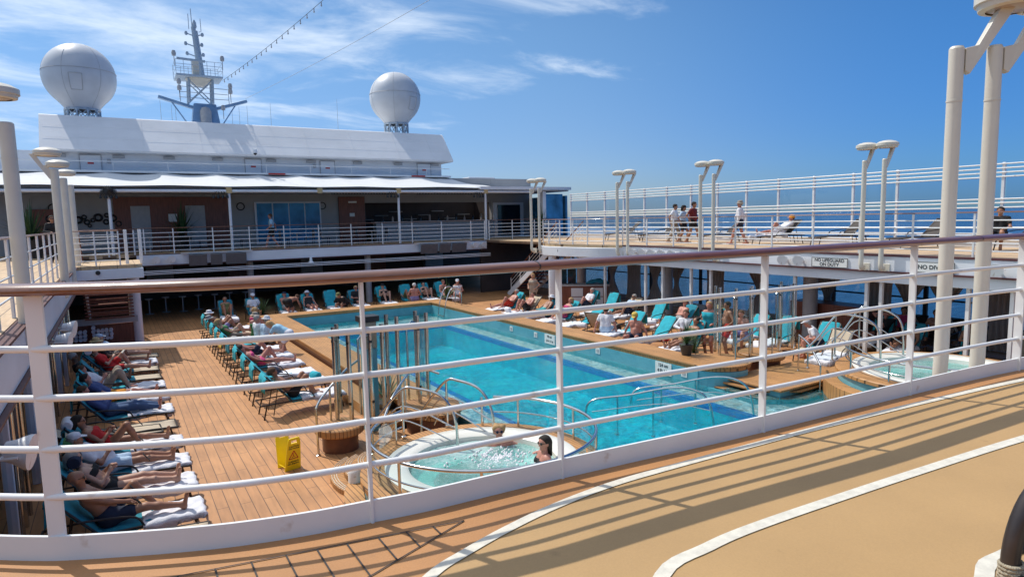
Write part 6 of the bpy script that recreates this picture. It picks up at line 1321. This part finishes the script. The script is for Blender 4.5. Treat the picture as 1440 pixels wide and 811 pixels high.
person('woman in pale blue shirt and white shorts bending over a lounger', (4.35, 20.9, ZD), 150, (-.12, 0, .88), -62, stand_legs(.12), [((.62, .15, .70), (-.5, .5, 0)), ((.60, -.15, .72), (-.5, -.5, 0))], look=(.8, 0, -.6), skin='sk1', hair=('bob', 'hblond'), wear=[('shirt', 'skycol'), ('shorts', 'whitec')], sex='f', h=.02)
def sit_edge(lab, loc, rz, lean=8, hands='knees', z=SZ + .11, **k):
    K = [((.42, .13, .09), (.9, .15, .4)), ((.44, -.13, .09), (.9, -.15, .4))]
    Hh = dict(knees=[((.30, .14, z + .12), (-.4, .8, -.4)), ((.30, -.14, z + .12), (-.4, -.8, -.4))], back=[((-.22, .30, z - .08), (-.6, .6, 0)), ((-.22, -.30, z - .08), (-.6, -.6, 0))], side=[((.0, .34, z - .06), (-.2, .8, 0)), ((.0, -.34, z - .06), (-.2, -.8, 0))])[hands]
    k.setdefault('look', (1, 0, -.1)); return person(lab, loc, rz, (0, 0, z), lean, K, Hh, **k)
sit_edge('woman in khaki sun hat and green swimsuit seated facing the pool', (4.0, 23.8, ZD), 55, 4, skin='sk3', hair=('short', 'hgrey'), wear=[('swimsuit', 'greenc')], acc=[('hat', 'khaki')], sex='f', h=.02)
sit_edge('person in wide white hat seated among the port pool loungers', (4.05, 22.6, ZD), 20, -8, skin='sk1', hair=('short', 'hgrey'), wear=[('shirt', 'lblue'), ('shorts', 'navy')], acc=[('hat', 'whitec')], h=.02)
sit_edge('fair haired woman seated at the pool side behind the khaki hat', (4.2, 25.3, ZD), 40, -5, skin='sk3', hair=('curly', 'hblond'), wear=[('swimsuit', 'pink')], sex='f', h=.02)
sit_edge('grey haired person seated between two pale hats', (3.95, 23.1, ZD), 10, 5, skin='sk3', hair=('short', 'hgrey'), wear=[('shirt', 'whitec'), ('shorts', 'khaki')], h=.022)
lounge('woman in white hat reclining with both knees up at the row end', (XB, 26.6, ZD), 0, 46, 'both', 'lap', skin='sk2', hair=('short', 'hbrown'), wear=[('bra', 'blackc'), ('brief', 'blackc')], acc=[('hat', 'whitec')], sex='f', h=.02)
lounge('sunbather in grey hat beside the white hat woman', (XB - .1, 25.4, ZD), 0, 40, 'one', 'sides', skin='sk2', hair=('short', 'hbrown'), wear=[('shorts', 'lilac')], acc=[('hat', 'greyc')], h=.022)
# --- row C behind the far end, feet towards the viewer
YC = 30.35
C = [(3.95, 'tqd', 'leftmost far lounger under the dark haired woman'), (5.1, 'tqd', 'far lounger under the man in white cap and shirt'), (6.45, 'tqhigh', 'far lounger beside the bending shirtless man'), (7.55, 'tq', 'far lounger under the reclining woman in white hat'), (8.6, 'tqhigh', 'far lounger with a folded white towel on its back'), (9.85, 'tqd', 'far lounger under the seated man in black'),
     (11.25, 'tqhigh', 'far lounger under the woman with raised knees'), (12.45, 'tqhigh', 'far lounger behind the white haired shirtless man'), (13.5, 'tqhigh', 'far lounger under the woman reclining by the couple'), (14.5, 'tqhigh', 'rightmost far lounger behind the couple')]
for x, k, l in C: put_lounger(k, x, YC, -90, l, GC)
for i, (x, l) in enumerate(((3.95, 'white towel on the leftmost far lounger'), (6.45, 'white towel beside the bending shirtless man'), (7.55, 'white towel under the far woman in white hat'), (8.6, 'white towel on the far lounger left of the men in black'), (9.85, 'white towel under the far man in black'), (11.25, 'white towel under the far woman with raised knees'), (13.5, 'white towel under the far reclining woman'), (14.5, 'white towel at the couple on the far side'))): put_towel(x, YC, -90, l, 40 + i, u0=-.05)
small('folded_towel', MB().box((0, 0, 0), (.42, .05, .30), m=Matrix.Rotation(R(-28), 3, 'X')), 'towel', (8.6, 30.98, ZD + .85), 'folded white towel lying on the back of a far lounger', 'towel')
lounge('dark haired woman reclining on the leftmost far lounger', (3.95, YC, ZD), -90, 55, 'both', 'cross', skin='sk2', hair=('bob', 'hdark'), wear=[('swimsuit', 'olive')], sex='f', h=.024)
lounge('man in white cap and white shirt sitting on a far lounger', (5.1, YC, ZD), -90, 66, 'straight', 'lap', skin='sk2', hair=('short', 'hgrey'), wear=[('shirt', 'whitec'), ('shorts', 'whitec')], acc=[('cap', 'whitec')], h=.024)
person('tanned shirtless man bending forward in black shorts behind the pool', (6.4, 29.6, ZD), 35, (-.1, 0, .87), -78, stand_legs(.13), [((.5, .2, .55), (-.5, .6, 0)), ((.5, -.2, .55), (-.5, -.6, 0))], look=(.7, 0, -.7), skin='sk2', hair=('short', 'hbrown'), wear=[('shorts', 'blackc')], h=.024, fat=1.12)
lounge('woman in white hat and dark glasses reclining behind the pool', (7.55, YC, ZD), -90, 48, 'straight', 'sides', skin='sk3', hair=('bob', 'hbrown'), wear=[('swimsuit', 'blackc')], acc=[('hat', 'whitec'), ('glasses', 'black')], sex='f', h=.024)
sit_edge('person in black with olive cap crouching over a bag behind the pool', (9.0, 29.9, ZD), -140, -42, skin='sk2', hair=('short', 'hblond'), wear=[('longshirt', 'blackc'), ('shorts', 'blackc')], acc=[('cap', 'olive')], h=.024)
lounge('man in black shirt and sunglasses seated upright on a far lounger', (9.85, YC, ZD), -90, 72, 'one', 'lap', skin='sk3', hair=('short', 'hblond'), wear=[('shirt', 'blackc'), ('shorts', 'blackc')], acc=[('glasses', 'black')], h=.024)
lounge('woman in dark cap with bare raised knees behind the pool', (11.25, YC, ZD), -90, 62, 'both', 'lap', skin='sk1', hair=('short', 'hdark'), wear=[('bra', 'blackc'), ('shorts', 'blackc')], acc=[('cap', 'blackc')], sex='f', h=.024)
sit_edge('white haired shirtless man seated with his back to the pool', (12.45, 29.55, ZD), 75, -6, skin='sk3', hair=('short', 'hwhite'), wear=[('shorts', 'lilac')], h=.024, fat=1.05)
lounge('woman reclining with knees up and a phone near the far corner', (13.5, YC, ZD), -90, 50, 'both', 'phone', skin='sk1', hair=('bob', 'hdark'), wear=[('bra', 'blackc'), ('brief', 'blackc')], sex='f', h=.024)
sit_edge('man of the couple seated by the far pool corner', (14.3, 30.1, ZD), -90, 6, skin='sk3', hair=('short', 'hbrown'), wear=[('shorts', 'skycol')], h=.024)
sit_edge('woman of the couple in white cap holding a white towel', (15.0, 29.9, ZD), -120, -4, skin='sk3', hair=('bob', 'hblond'), wear=[('dress', 'whitec')], acc=[('cap', 'whitec')], sex='f', h=.024)
for i, (x, y) in enumerate(((7.0, 29.3), (9.35, 29.35), (10.55, 29.45), (11.95, 29.35))):
    b = MB(); P = [[(u * .3, v * .25, .30 * math.cos(u * 1.5) * math.cos(v * 1.5) + .02 * math.sin(u * 11 + v * 5 + i)) for v in np.linspace(-1, 1, 11)] for u in np.linspace(-1, 1, 11)]; b.grid(P, (0, 0, -.02)); small('beach_bag', b, 'blackc', (x, y, ZD + .05), 'black beach bag between the far loungers, %s from the left' % ORD[i].replace('nearest', 'first'), 'bag', i * 20, 180)
# --- rows D and E on the starboard side, feet towards the pool
XD = 14.75
D = [(24.6, 'tq', 'lounger farthest along the starboard pool row'), (23.2, 'bare', 'beige lounger under the man with raised knees'), (21.9, 'tqd', 'starboard lounger in front of the white column'), (20.5, 'tq', 'fourth lounger of the starboard pool row from the far end'), (19.2, 'tqlow', 'low backed turquoise lounger left of the turned brown one'),
     (16.8, 'tq', 'turquoise lounger beside the man in white t-shirt'), (15.35, 'tq', 'turquoise lounger beside the man in yellow cap'), (13.75, 'tqhigh', 'turquoise lounger under the curly haired sunbather')]
for y, k, l in D: put_lounger(k, XD - (.2 if y < 15 else 0), y, 180, l, GD)
put_lounger('bare', 14.9, 18.05, 20, 'brown backed lounger turned away from the pool on the starboard side', GD)
for i, (y, l) in enumerate(((24.6, 'white towel on the farthest starboard pool lounger'), (21.9, 'white towel in front of the white column'), (20.5, 'white towel on the fourth starboard lounger'), (19.2, 'white towel on the low backed turquoise lounger'), (16.8, 'white towel under the man in white t-shirt'), (15.35, 'white towel under the man in yellow cap'), (13.75, 'white towel under the legs of the curly haired sunbather'))): put_towel(XD - (.2 if y < 15 else 0), y, 180, l, 60 + i, u0=-.05, over=.1)
XE = 17.35
Ep = [(22.3, 'tqhigh', 'far turquoise lounger of the second starboard row'), (20.95, 'tqhigh', 'second turquoise lounger from the far end of the starboard back row'), (19.6, 'bare', 'beige lounger under the man in pale blue shirt'), (18.15, 'tqhigh', 'starboard back row lounger with a pleated turquoise cover'), (16.8, 'tqd', 'lounger under the man with crossed arms'), (15.3, 'tq', 'lounger in front of the starboard cubicles'), (13.7, 'tq', 'lounger by the red trunks man'), (12.6, 'tqhigh', 'lounger behind the man in red trunks')]
for y, k, l in Ep: put_lounger(k, XE, y, 180 + (6 if y == 19.6 else 0), l, GE)
for i, (y, l) in enumerate(((22.3, 'white towel on the far back row lounger'), (20.95, 'white towel in the starboard back row'), (15.3, 'white towel in front of the starboard cubicle'), (13.7, 'white towel beside the man in red trunks'), (12.6, 'white towel behind the starboard cubicles'))): put_towel(XE, y, 180, l, 80 + i, u0=-.2, over=.1)
person('woman standing by the far starboard loungers in a pale dress', (16.9, 25.6, ZD), 200, (0, 0, .93), -4, stand_legs(), [((.12, .2, 1.0), (-.5, .6, 0)), ((.14, -.2, 1.0), (-.5, -.6, 0))], skin='sk1', hair=('bob', 'hblond'), wear=[('dress', 'khaki')], sex='f', h=.024)
lounge('man reclining with both knees up beside the far starboard ladder', (XD, 23.2, ZD), 180, 50, 'both', 'lap', skin='sk3', hair=('short', 'hbrown'), wear=[('shorts', 'blackc')], h=.022)
person('man in white t-shirt seated with his back to the pool', (14.15, 17.0, ZD), 35, (0, 0, SZ + .11), -8, [((.4, .16, .09), (.9, .2, .4)), ((.4, -.16, .09), (.9, -.2, .4))], [((-.12, .36, SZ + .05), (-.3, .8, 0)), ((.1, -.36, SZ + .05), (-.3, -.8, 0))], look=(1, .3, -.2), skin='sk3', hair=('short', 'hdark'), wear=[('shirt', 'whitec'), ('shorts', 'lblue')], h=.018, fat=1.08)
person('shirtless man in yellow cap seated leaning on his hands', (14.1, 15.4, ZD), 205, (0, 0, SZ + .11), -6, [((.42, .16, .09), (.9, .2, .4)), ((.42, -.16, .09), (.9, -.2, .4))], [((.02, .42, SZ + .05), (-.1, .9, 0)), ((.02, -.42, SZ + .05), (-.1, -.9, 0))], look=(1, 0, -.55), skin='sk3', hair=('short', 'hgrey'), wear=[('shorts', 'navy')], acc=[('cap', 'yellowc')], h=.018, fat=1.15)
lounge('curly dark haired sunbather reclining nearest the starboard coping', (XD - .2, 13.75, ZD), 180, 56, 'straight', 'lap', skin='sk2', hair=('curly', 'hdark'), wear=[('swimsuit', 'olive')], sex='f', h=.018)
person('person wrapped in a white towel seated between turquoise loungers', (15.6, 14.7, ZD), 200, (0, 0, SZ + .11), 5, [((.4, .14, .09), (.9, .2, .4)), ((.4, -.14, .09), (.9, -.2, .4))], [((.2, .1, SZ + .3), (-.3, .8, 0)), ((.2, -.1, SZ + .3), (-.3, -.8, 0))], skin='sk3', hair=('short', 'hbrown'), wear=[('longshirt', 'whitec')], h=.02)
lounge('man in pale blue shirt reclining in the second starboard row', (XE, 19.6, ZD), 186, 50, 'one', 'lap', skin='sk2', hair=('short', 'hgrey'), wear=[('shirt', 'lblue'), ('shorts', 'navy')], acc=[('glasses', 'black')], h=.02)
lounge('tanned shirtless man with crossed arms in the second starboard row', (XE, 16.8, ZD), 180, 60, 'straight', 'cross', skin='sk3', hair=('short', 'hbrown'), wear=[('shorts', 'greyc')], acc=[('cap', 'maroonc')], h=.018)
person('shirtless man in red swim trunks standing behind the starboard cubicle', (15.6, 13.0, ZD), 150, (0, 0, .93), 0, stand_legs(.11, .05), [((.12, .25, .98), (-.6, .6, 0)), ((.2, -.22, 1.05), (-.6, -.6, 0))], skin='sk2', hair=('short', 'hdark'), wear=[('shorts', 'redtrunk')], h=.018, fat=1.06)
person('person in a turquoise robe standing inside the starboard cubicle', (15.35, 13.5, ZD), 200, (0, 0, .9), 0, stand_legs(.1), [((.15, .15, 1.0), (-.5, .6, 0)), ((.15, -.15, 1.0), (-.5, -.6, 0))], skin='sk3', hair=('bob', 'hblond'), wear=[('dress', 'turq')], sex='f', h=.02)
GF2 = 'loungers around the starboard hot tub'
Fp = [(17.6, 11.35, 'tq', 185, 'lounger of the seated man in white shirt and cap'), (16.9, 10.45, 'bare', 190, 'lounger draped with a long white towel by the starboard hot tub'), (20.2, 11.0, 'tqhigh', 185, 'lounger under the sunbather with hands behind the head'), (19.3, 9.75, 'tqd', 190, 'lounger under the tanned sunbather by the hot tub'), (19.9, 8.3, 'tqhigh', 200, 'turquoise lounger between the two thick cream poles'), (20.4, 7.2, 'bare', 205, 'beige lounger right of the second thick cream pole')]
for x, y, k, rz, l in Fp: put_lounger(k, x, y, rz, l, GF2)
for i, (x, y, l) in enumerate(((XD, 23.2, 'white towel under the man with raised knees on the starboard side'), (XE, 19.6, 'white towel under the man in pale blue shirt'), (XE, 18.15, 'white towel in front of the pleated turquoise cover'), (XE, 16.8, 'white towel under the man with crossed arms'), (20.2, 11.0, 'white towel under the sunbather with hands behind the head'))): put_towel(x, y, 183, l, 120 + i, u0=-.1, over=.12)
put_towel(16.9, 10.45, 190, 'long white towel hanging to the deck by the starboard hot tub', 90, u0=-.4, over=.3, side=.2); put_towel(19.3, 9.75, 190, 'white towel under the tanned sunbather', 91, u0=-.3)
sit_edge('man in white shirt and white cap leaning over beside the starboard rail', (17.6, 11.3, ZD), 130, -30, skin='sk3', hair=('short', 'hgrey'), wear=[('shirt', 'whitec'), ('shorts', 'navy')], acc=[('cap', 'whitec')], h=.018, fat=1.1)
lounge('sunbather in black lying with hands behind the head', (20.2, 11.0, ZD), 185, 52, 'one', 'head', skin='sk3', hair=('short', 'hbrown'), wear=[('shirt', 'blackc'), ('shorts', 'blackc')], h=.02)
lounge('deeply tanned sunbather lying flat by the starboard hot tub', (19.3, 9.75, ZD), 190, 30, 'one', 'sides', skin='sk2', hair=('short', 'hdark'), wear=[('brief', 'navy')], h=.02)
lounge('tanned person half hidden by the left thick cream pole', (19.9, 8.3, ZD), 200, 60, 'one', 'lap', skin='sk2', hair=('short', 'hdark'), wear=[('shorts', 'blackc')], h=.022)
sit_edge('woman in pink top seated in the shade of the starboard loggia', (21.3, 10.8, ZD), 200, 2, skin='sk2', hair=('bob', 'hdark'), wear=[('shirt', 'pink'), ('shorts', 'blackc')], sex='f', h=.022)
sit_edge('tanned man seated in shade left of the thick cream pole', (21.4, 9.9, ZD), 190, 2, skin='sk2', hair=('short', 'hbrown'), wear=[('shorts', 'blackc')], h=.022)
put_lounger('dark', 21.3, 10.7, 180, 'dark lounger in the shade under the woman in pink', GF2); put_lounger('dark', 21.4, 9.8, 180, 'dark lounger in the shade under the tanned man', GF2)
b = MB().b2((-.45, -1.3, 0), (.45, 1.3, 1.15)); o = small('wooden_cabinet', b, 'redwood', (21.2, 13.2, ZD), 'dark reddish cabinet inside the starboard loggia', 'cabinet', 0, None)
lounge('sunbather in white shirt on the far starboard back row lounger', (XE, 22.3, ZD), 180, 58, 'one', 'lap', skin='sk3', hair=('short', 'hgrey'), wear=[('shirt', 'whitec'), ('shorts', 'navy')], h=.024)
lounge('woman in black swimsuit reclining in front of the starboard cubicles', (XE, 15.3, ZD), 180, 48, 'both', 'phone', skin='sk2', hair=('bob', 'hbrown'), wear=[('swimsuit', 'blackc')], acc=[('hat', 'straw')], sex='f', h=.022)
lounge('man in red trunks reclining on the farthest starboard pool lounger', (XD, 24.6, ZD), 180, 48, 'one', 'lap', skin='sk3', hair=('short', 'hgrey'), wear=[('shorts', 'redtrunk')], h=.024)
lounge('sunbather in white hat on the lounger in front of the white column', (XD, 21.9, ZD), 180, 44, 'straight', 'sides', skin='sk2', hair=('short', 'hbrown'), wear=[('shorts', 'tealc')], acc=[('hat', 'whitec')], h=.024)
lounge('woman in pink bikini reclining at the starboard side', (XD, 20.5, ZD), 180, 50, 'both', 'phone', skin='sk3', hair=('bob', 'hblond'), wear=[('bra', 'pink'), ('brief', 'pink')], sex='f', h=.024)
sit_edge('man in lilac shorts seated behind the red trunks man', (17.0, 13.6, ZD), 200, -6, skin='sk3', hair=('short', 'hbrown'), wear=[('shorts', 'lilac')], h=.022)
lounge('man in cap on the far lounger beside the bending shirtless man', (6.5, YC, ZD), -90, 55, 'one', 'cross', skin='sk3', hair=('short', 'hgrey'), wear=[('shorts', 'greyc')], acc=[('cap', 'navy')], h=.024)
lounge('sunbather resting on the far lounger behind the shirtless man', (12.5, YC + .2, ZD), -90, 45, 'both', 'sides', skin='sk2', hair=('short', 'hdark'), wear=[('shorts', 'olive')], h=.024)
lounge('sunbather in green top on the seventh port pool lounger', (XB, 24.1, ZD), 0, 46, 'one', 'lap', skin='sk1', hair=('bob', 'hblond'), wear=[('tank', 'greenc'), ('shorts', 'khaki')], sex='f', h=.022)
for i, (x, y, c, l) in enumerate(((14.1, 20.0, 'navy', 'navy beach bag between two starboard loungers'), (16.2, 18.9, 'blackc', 'black beach bag in front of the pleated turquoise lounger'), (16.1, 21.6, 'greyc', 'grey beach bag by the starboard back row'), (15.9, 16.1, 'redc', 'red beach bag near the man with crossed arms'), (15.8, 22.9, 'navy', 'navy beach bag beside the man with raised knees'))):
    b = MB(); P = [[(u * .26, v * .2, .26 * math.cos(u * 1.5) * math.cos(v * 1.5) + .02 * math.sin(u * 11 + v * 5 + i)) for v in np.linspace(-1, 1, 11)] for u in np.linspace(-1, 1, 11)]; b.grid(P, (0, 0, -.02)); small('beach_bag', b, c, (x, y, ZD + .03), l, 'bag', i * 33, 180)
for i, (x, y, c) in enumerate(((13.75, 23.9, 'towel'), (13.7, 18.7, 'towel'), (15.9, 20.3, 'turq'), (15.9, 17.5, 'towel'), (16.1, 14.5, 'towel'))):
    small('rolled_towel', roll(.1, .34), c, (x + .3, y - .6, ZD + .48), ('white', 'white', 'turquoise', 'white', 'white')[i] + ' towel roll on a starboard lounger, %s from the far end' % ORD[i].replace('nearest', 'first'), 'towel', 20 * i)
# --- people in the port hot tub
def waterline(x, y): return ZW
person('young bather with curly hair and blue goggles up to the chest in the hot tub', (5.35, 9.25, -3.46), 245, (0, 0, .42), 8, [((.42, .14, .2), (.8, .2, .6)), ((.42, -.14, .2), (.8, -.2, .6))], [((.15, .38, .65), (-.4, .8, -.3)), ((.15, -.38, .65), (-.4, -.8, -.3))], look=(1, 0, -.05), skin='sk3', hair=('curly', 'hblond'), wear=[('shorts', 'lblue')], acc=[('glasses', 'navy')], h=.0145)
person('woman with wet dark hair in a black swimsuit seated at the hot tub rim', (5.52, 8.22, -3.42), 165, (0, 0, .45), 6, [((.42, .14, .2), (.8, .2, .6)), ((.42, -.14, .2), (.8, -.2, .6))], [((.12, .36, .7), (-.4, .8, -.3)), ((-.05, -.4, .8), (-.4, -.8, -.3))], look=(1, .35, 0), skin='sk3', hair=('long', 'hdark'), wear=[('swimsuit', 'blackc')], acc=[('glasses', 'black')], sex='f', h=.0145, fat=1.08)
# --- upper starboard balcony: black loungers and walkers
GU = 'dark loungers along the windscreen on the upper starboard balcony'
for i, y in enumerate((25.2, 22.6, 18.9, 16.2, 13.6, 10.9, 8.2, 5.4)):
    put_lounger('dark', 22.2, y, 152, 'dark empty lounger on the upper balcony, %s along the windscreen from the far end' % ORD[i].replace('nearest', 'first') if i != 3 else 'dark upper balcony lounger under the resting person in white', GU, 0)
W2 = [((.26, .10, .085), (1, 0, 0)), ((-.24, -.10, .11), (1, 0, 0))]
person('man in white top walking beside the woman with the bag strap', (20.95, 20.45, 0), -60, (0, 0, .92), -3, W2, [((.15, .25, .9), (-.6, .5, 0)), ((-.1, -.25, .9), (-.6, -.5, 0))], skin='sk2', hair=('short', 'hdark'), wear=[('shirt', 'whitec'), ('trousers', 'khaki')], h=.02)
person('woman in white top and black shorts with a dark shoulder strap', (20.95, 19.95, 0), -62, (0, 0, .9), -3, [((.2, .1, .085), (1, 0, 0)), ((-.2, -.1, .1), (1, 0, 0))], [((.1, .25, .9), (-.6, .5, 0)), ((.0, -.25, .9), (-.6, -.5, 0))], skin='sk2', hair=('bob', 'hdark'), wear=[('shirt', 'lblue'), ('shorts', 'blackc')], acc=[('cap', 'blackc'), ('strap', 'black')], sex='f', h=.02, s_=.97)
person('man in maroon shirt and black shorts walking away on the upper balcony', (20.75, 19.2, 0), -70, (0, 0, .93), -4, W2, [((.2, .25, .95), (-.6, .5, 0)), ((.0, -.27, .95), (-.6, -.5, 0))], skin='sk2', hair=('short', 'hdark'), wear=[('shirt', 'maroonc'), ('shorts', 'blackc')], h=.02, fat=1.1, s_=1.03)
person('man in sun hat and long white shirt striding on the upper balcony', (21.0, 17.0, 0), 120, (0, 0, .93), 2, [((.3, .1, .085), (1, 0, 0)), ((-.26, -.10, .11), (1, 0, 0))], [((.05, .26, .85), (-.6, .5, 0)), ((-.1, -.27, .88), (-.6, -.5, 0))], skin='sk3', hair=('short', 'hgrey'), wear=[('longshirt', 'whitec'), ('shorts', 'navy')], acc=[('hat', 'khaki')], h=.02, fat=1.06)
lounge('person in white resting on a dark upper balcony lounger', (22.2, 16.2, 0), 152, 44, 'one', 'lap', skin='sk3', hair=('short', 'hbrown'), wear=[('longshirt', 'whitec'), ('shorts', 'whitec')], acc=[('hat', 'orange')], h=.022)
put_towel(22.2, 16.2, 152, 'white towel under the resting person in white upstairs', 95, z=0, u0=-.3)
sit_edge('dark clothed man seated behind the right thick cream pole upstairs', (22.0, 8.6, 0), 190, 3, skin='sk2', hair=('short', 'hdark'), wear=[('shirt', 'blackc'), ('shorts', 'blackc')], acc=[], h=.02)
# far terrace walker, port balcony visitor
person('man in pale blue t-shirt and black shorts walking on the far terrace', (6.75, 34.0, 0), 170, (0, 0, .92), -2, [((.3, .08, .085), (1, 0, 0)), ((-.28, -.08, .12), (1, 0, 0))], [((.22, .22, .95), (-.6, .5, 0)), ((-.2, -.25, .92), (-.6, -.5, 0))], skin='sk3', hair=('short', 'hbrown'), wear=[('shirt', 'skycol'), ('shorts', 'blackc')], h=.022, s_=1.02)
person('dark clothed person in sunglasses behind the port lamp poles', (-1.9, 28.8, 0), -80, (0, 0, .93), 0, stand_legs(), [((.3, .1, 1.1), (-.5, .6, -.3)), ((.3, -.1, 1.1), (-.5, -.6, -.3))], skin='sk2', hair=('long', 'hdark'), wear=[('longshirt', 'blackc'), ('trousers', 'blackc')], acc=[('glasses', 'black')], sex='f', h=.022)

# --- rope chair at the viewer's right
t = thing('rope_armchair', 'bronze tube armchair with woven rope at the right edge', 'chair', (1.861, .148, 0), R(-25))
def loop(y): return catmull([(-.36, y, 0), (-.36, y, .30), (-.36, y, .50), (-.30, y, .63), (-.16, y, .685), (.15, y, .69), (.32, y, .66), (.38, y, .5), (.38, y, 0)], 6)
for y in (-.32, .32): MB().tube(loop(y), .019, 14).build('arm_frame', M['bronze'], t, 60); MB().tube([(-.355, y, .485), (-.2, y, .50), (.36, y, .43)], .015, 12).build('side_rail', M['bronze'], t, 60)
MB().tube([(-.36, -.32, .42), (-.36, .32, .42)], .016, 12).build('cross_rail', M['bronze'], t, 60); MB().tube([(.38, -.32, .42), (.38, .32, .42)], .016, 12).build('cross_rail', M['bronze'], t, 60)
for y in (-.32, .32):
    b = MB(); pts = []
    for i in range(300): a = i * .55; pts.append((-.36 + .0225 * math.cos(a), y + .0225 * math.sin(a), .22 + .235 * i / 300))
    b.tube(pts, .0048, 6); b.build('rope_wrap', M['rope'], t, 80)
b = MB()
for i in range(26): y = -.30 + .6 * i / 25; b.tube([(-.35, y, .425), (.37, y, .425)], .009, 6)
for i in range(24): x = -.33 + .68 * i / 23; b.tube([(x, -.31, .43 + .006 * (-1) ** i), (x, .31, .43 - .006 * (-1) ** i)], .009, 6)
b.build('woven_seat', M['rope'], t, 60)
b = MB()
for i in range(20): y = -.30 + .6 * i / 19; b.tube([(.37, y, .45), (.46, y, .86)], .009, 6)
b.build('woven_back', M['rope'], t, 60); MB().tube(catmull([(.38, -.32, .42), (.46, -.32, .84), (.47, -.25, .9), (.47, .25, .9), (.46, .32, .84), (.38, .32, .42)], 5), .018, 12).build('back_frame', M['bronze'], t, 60)
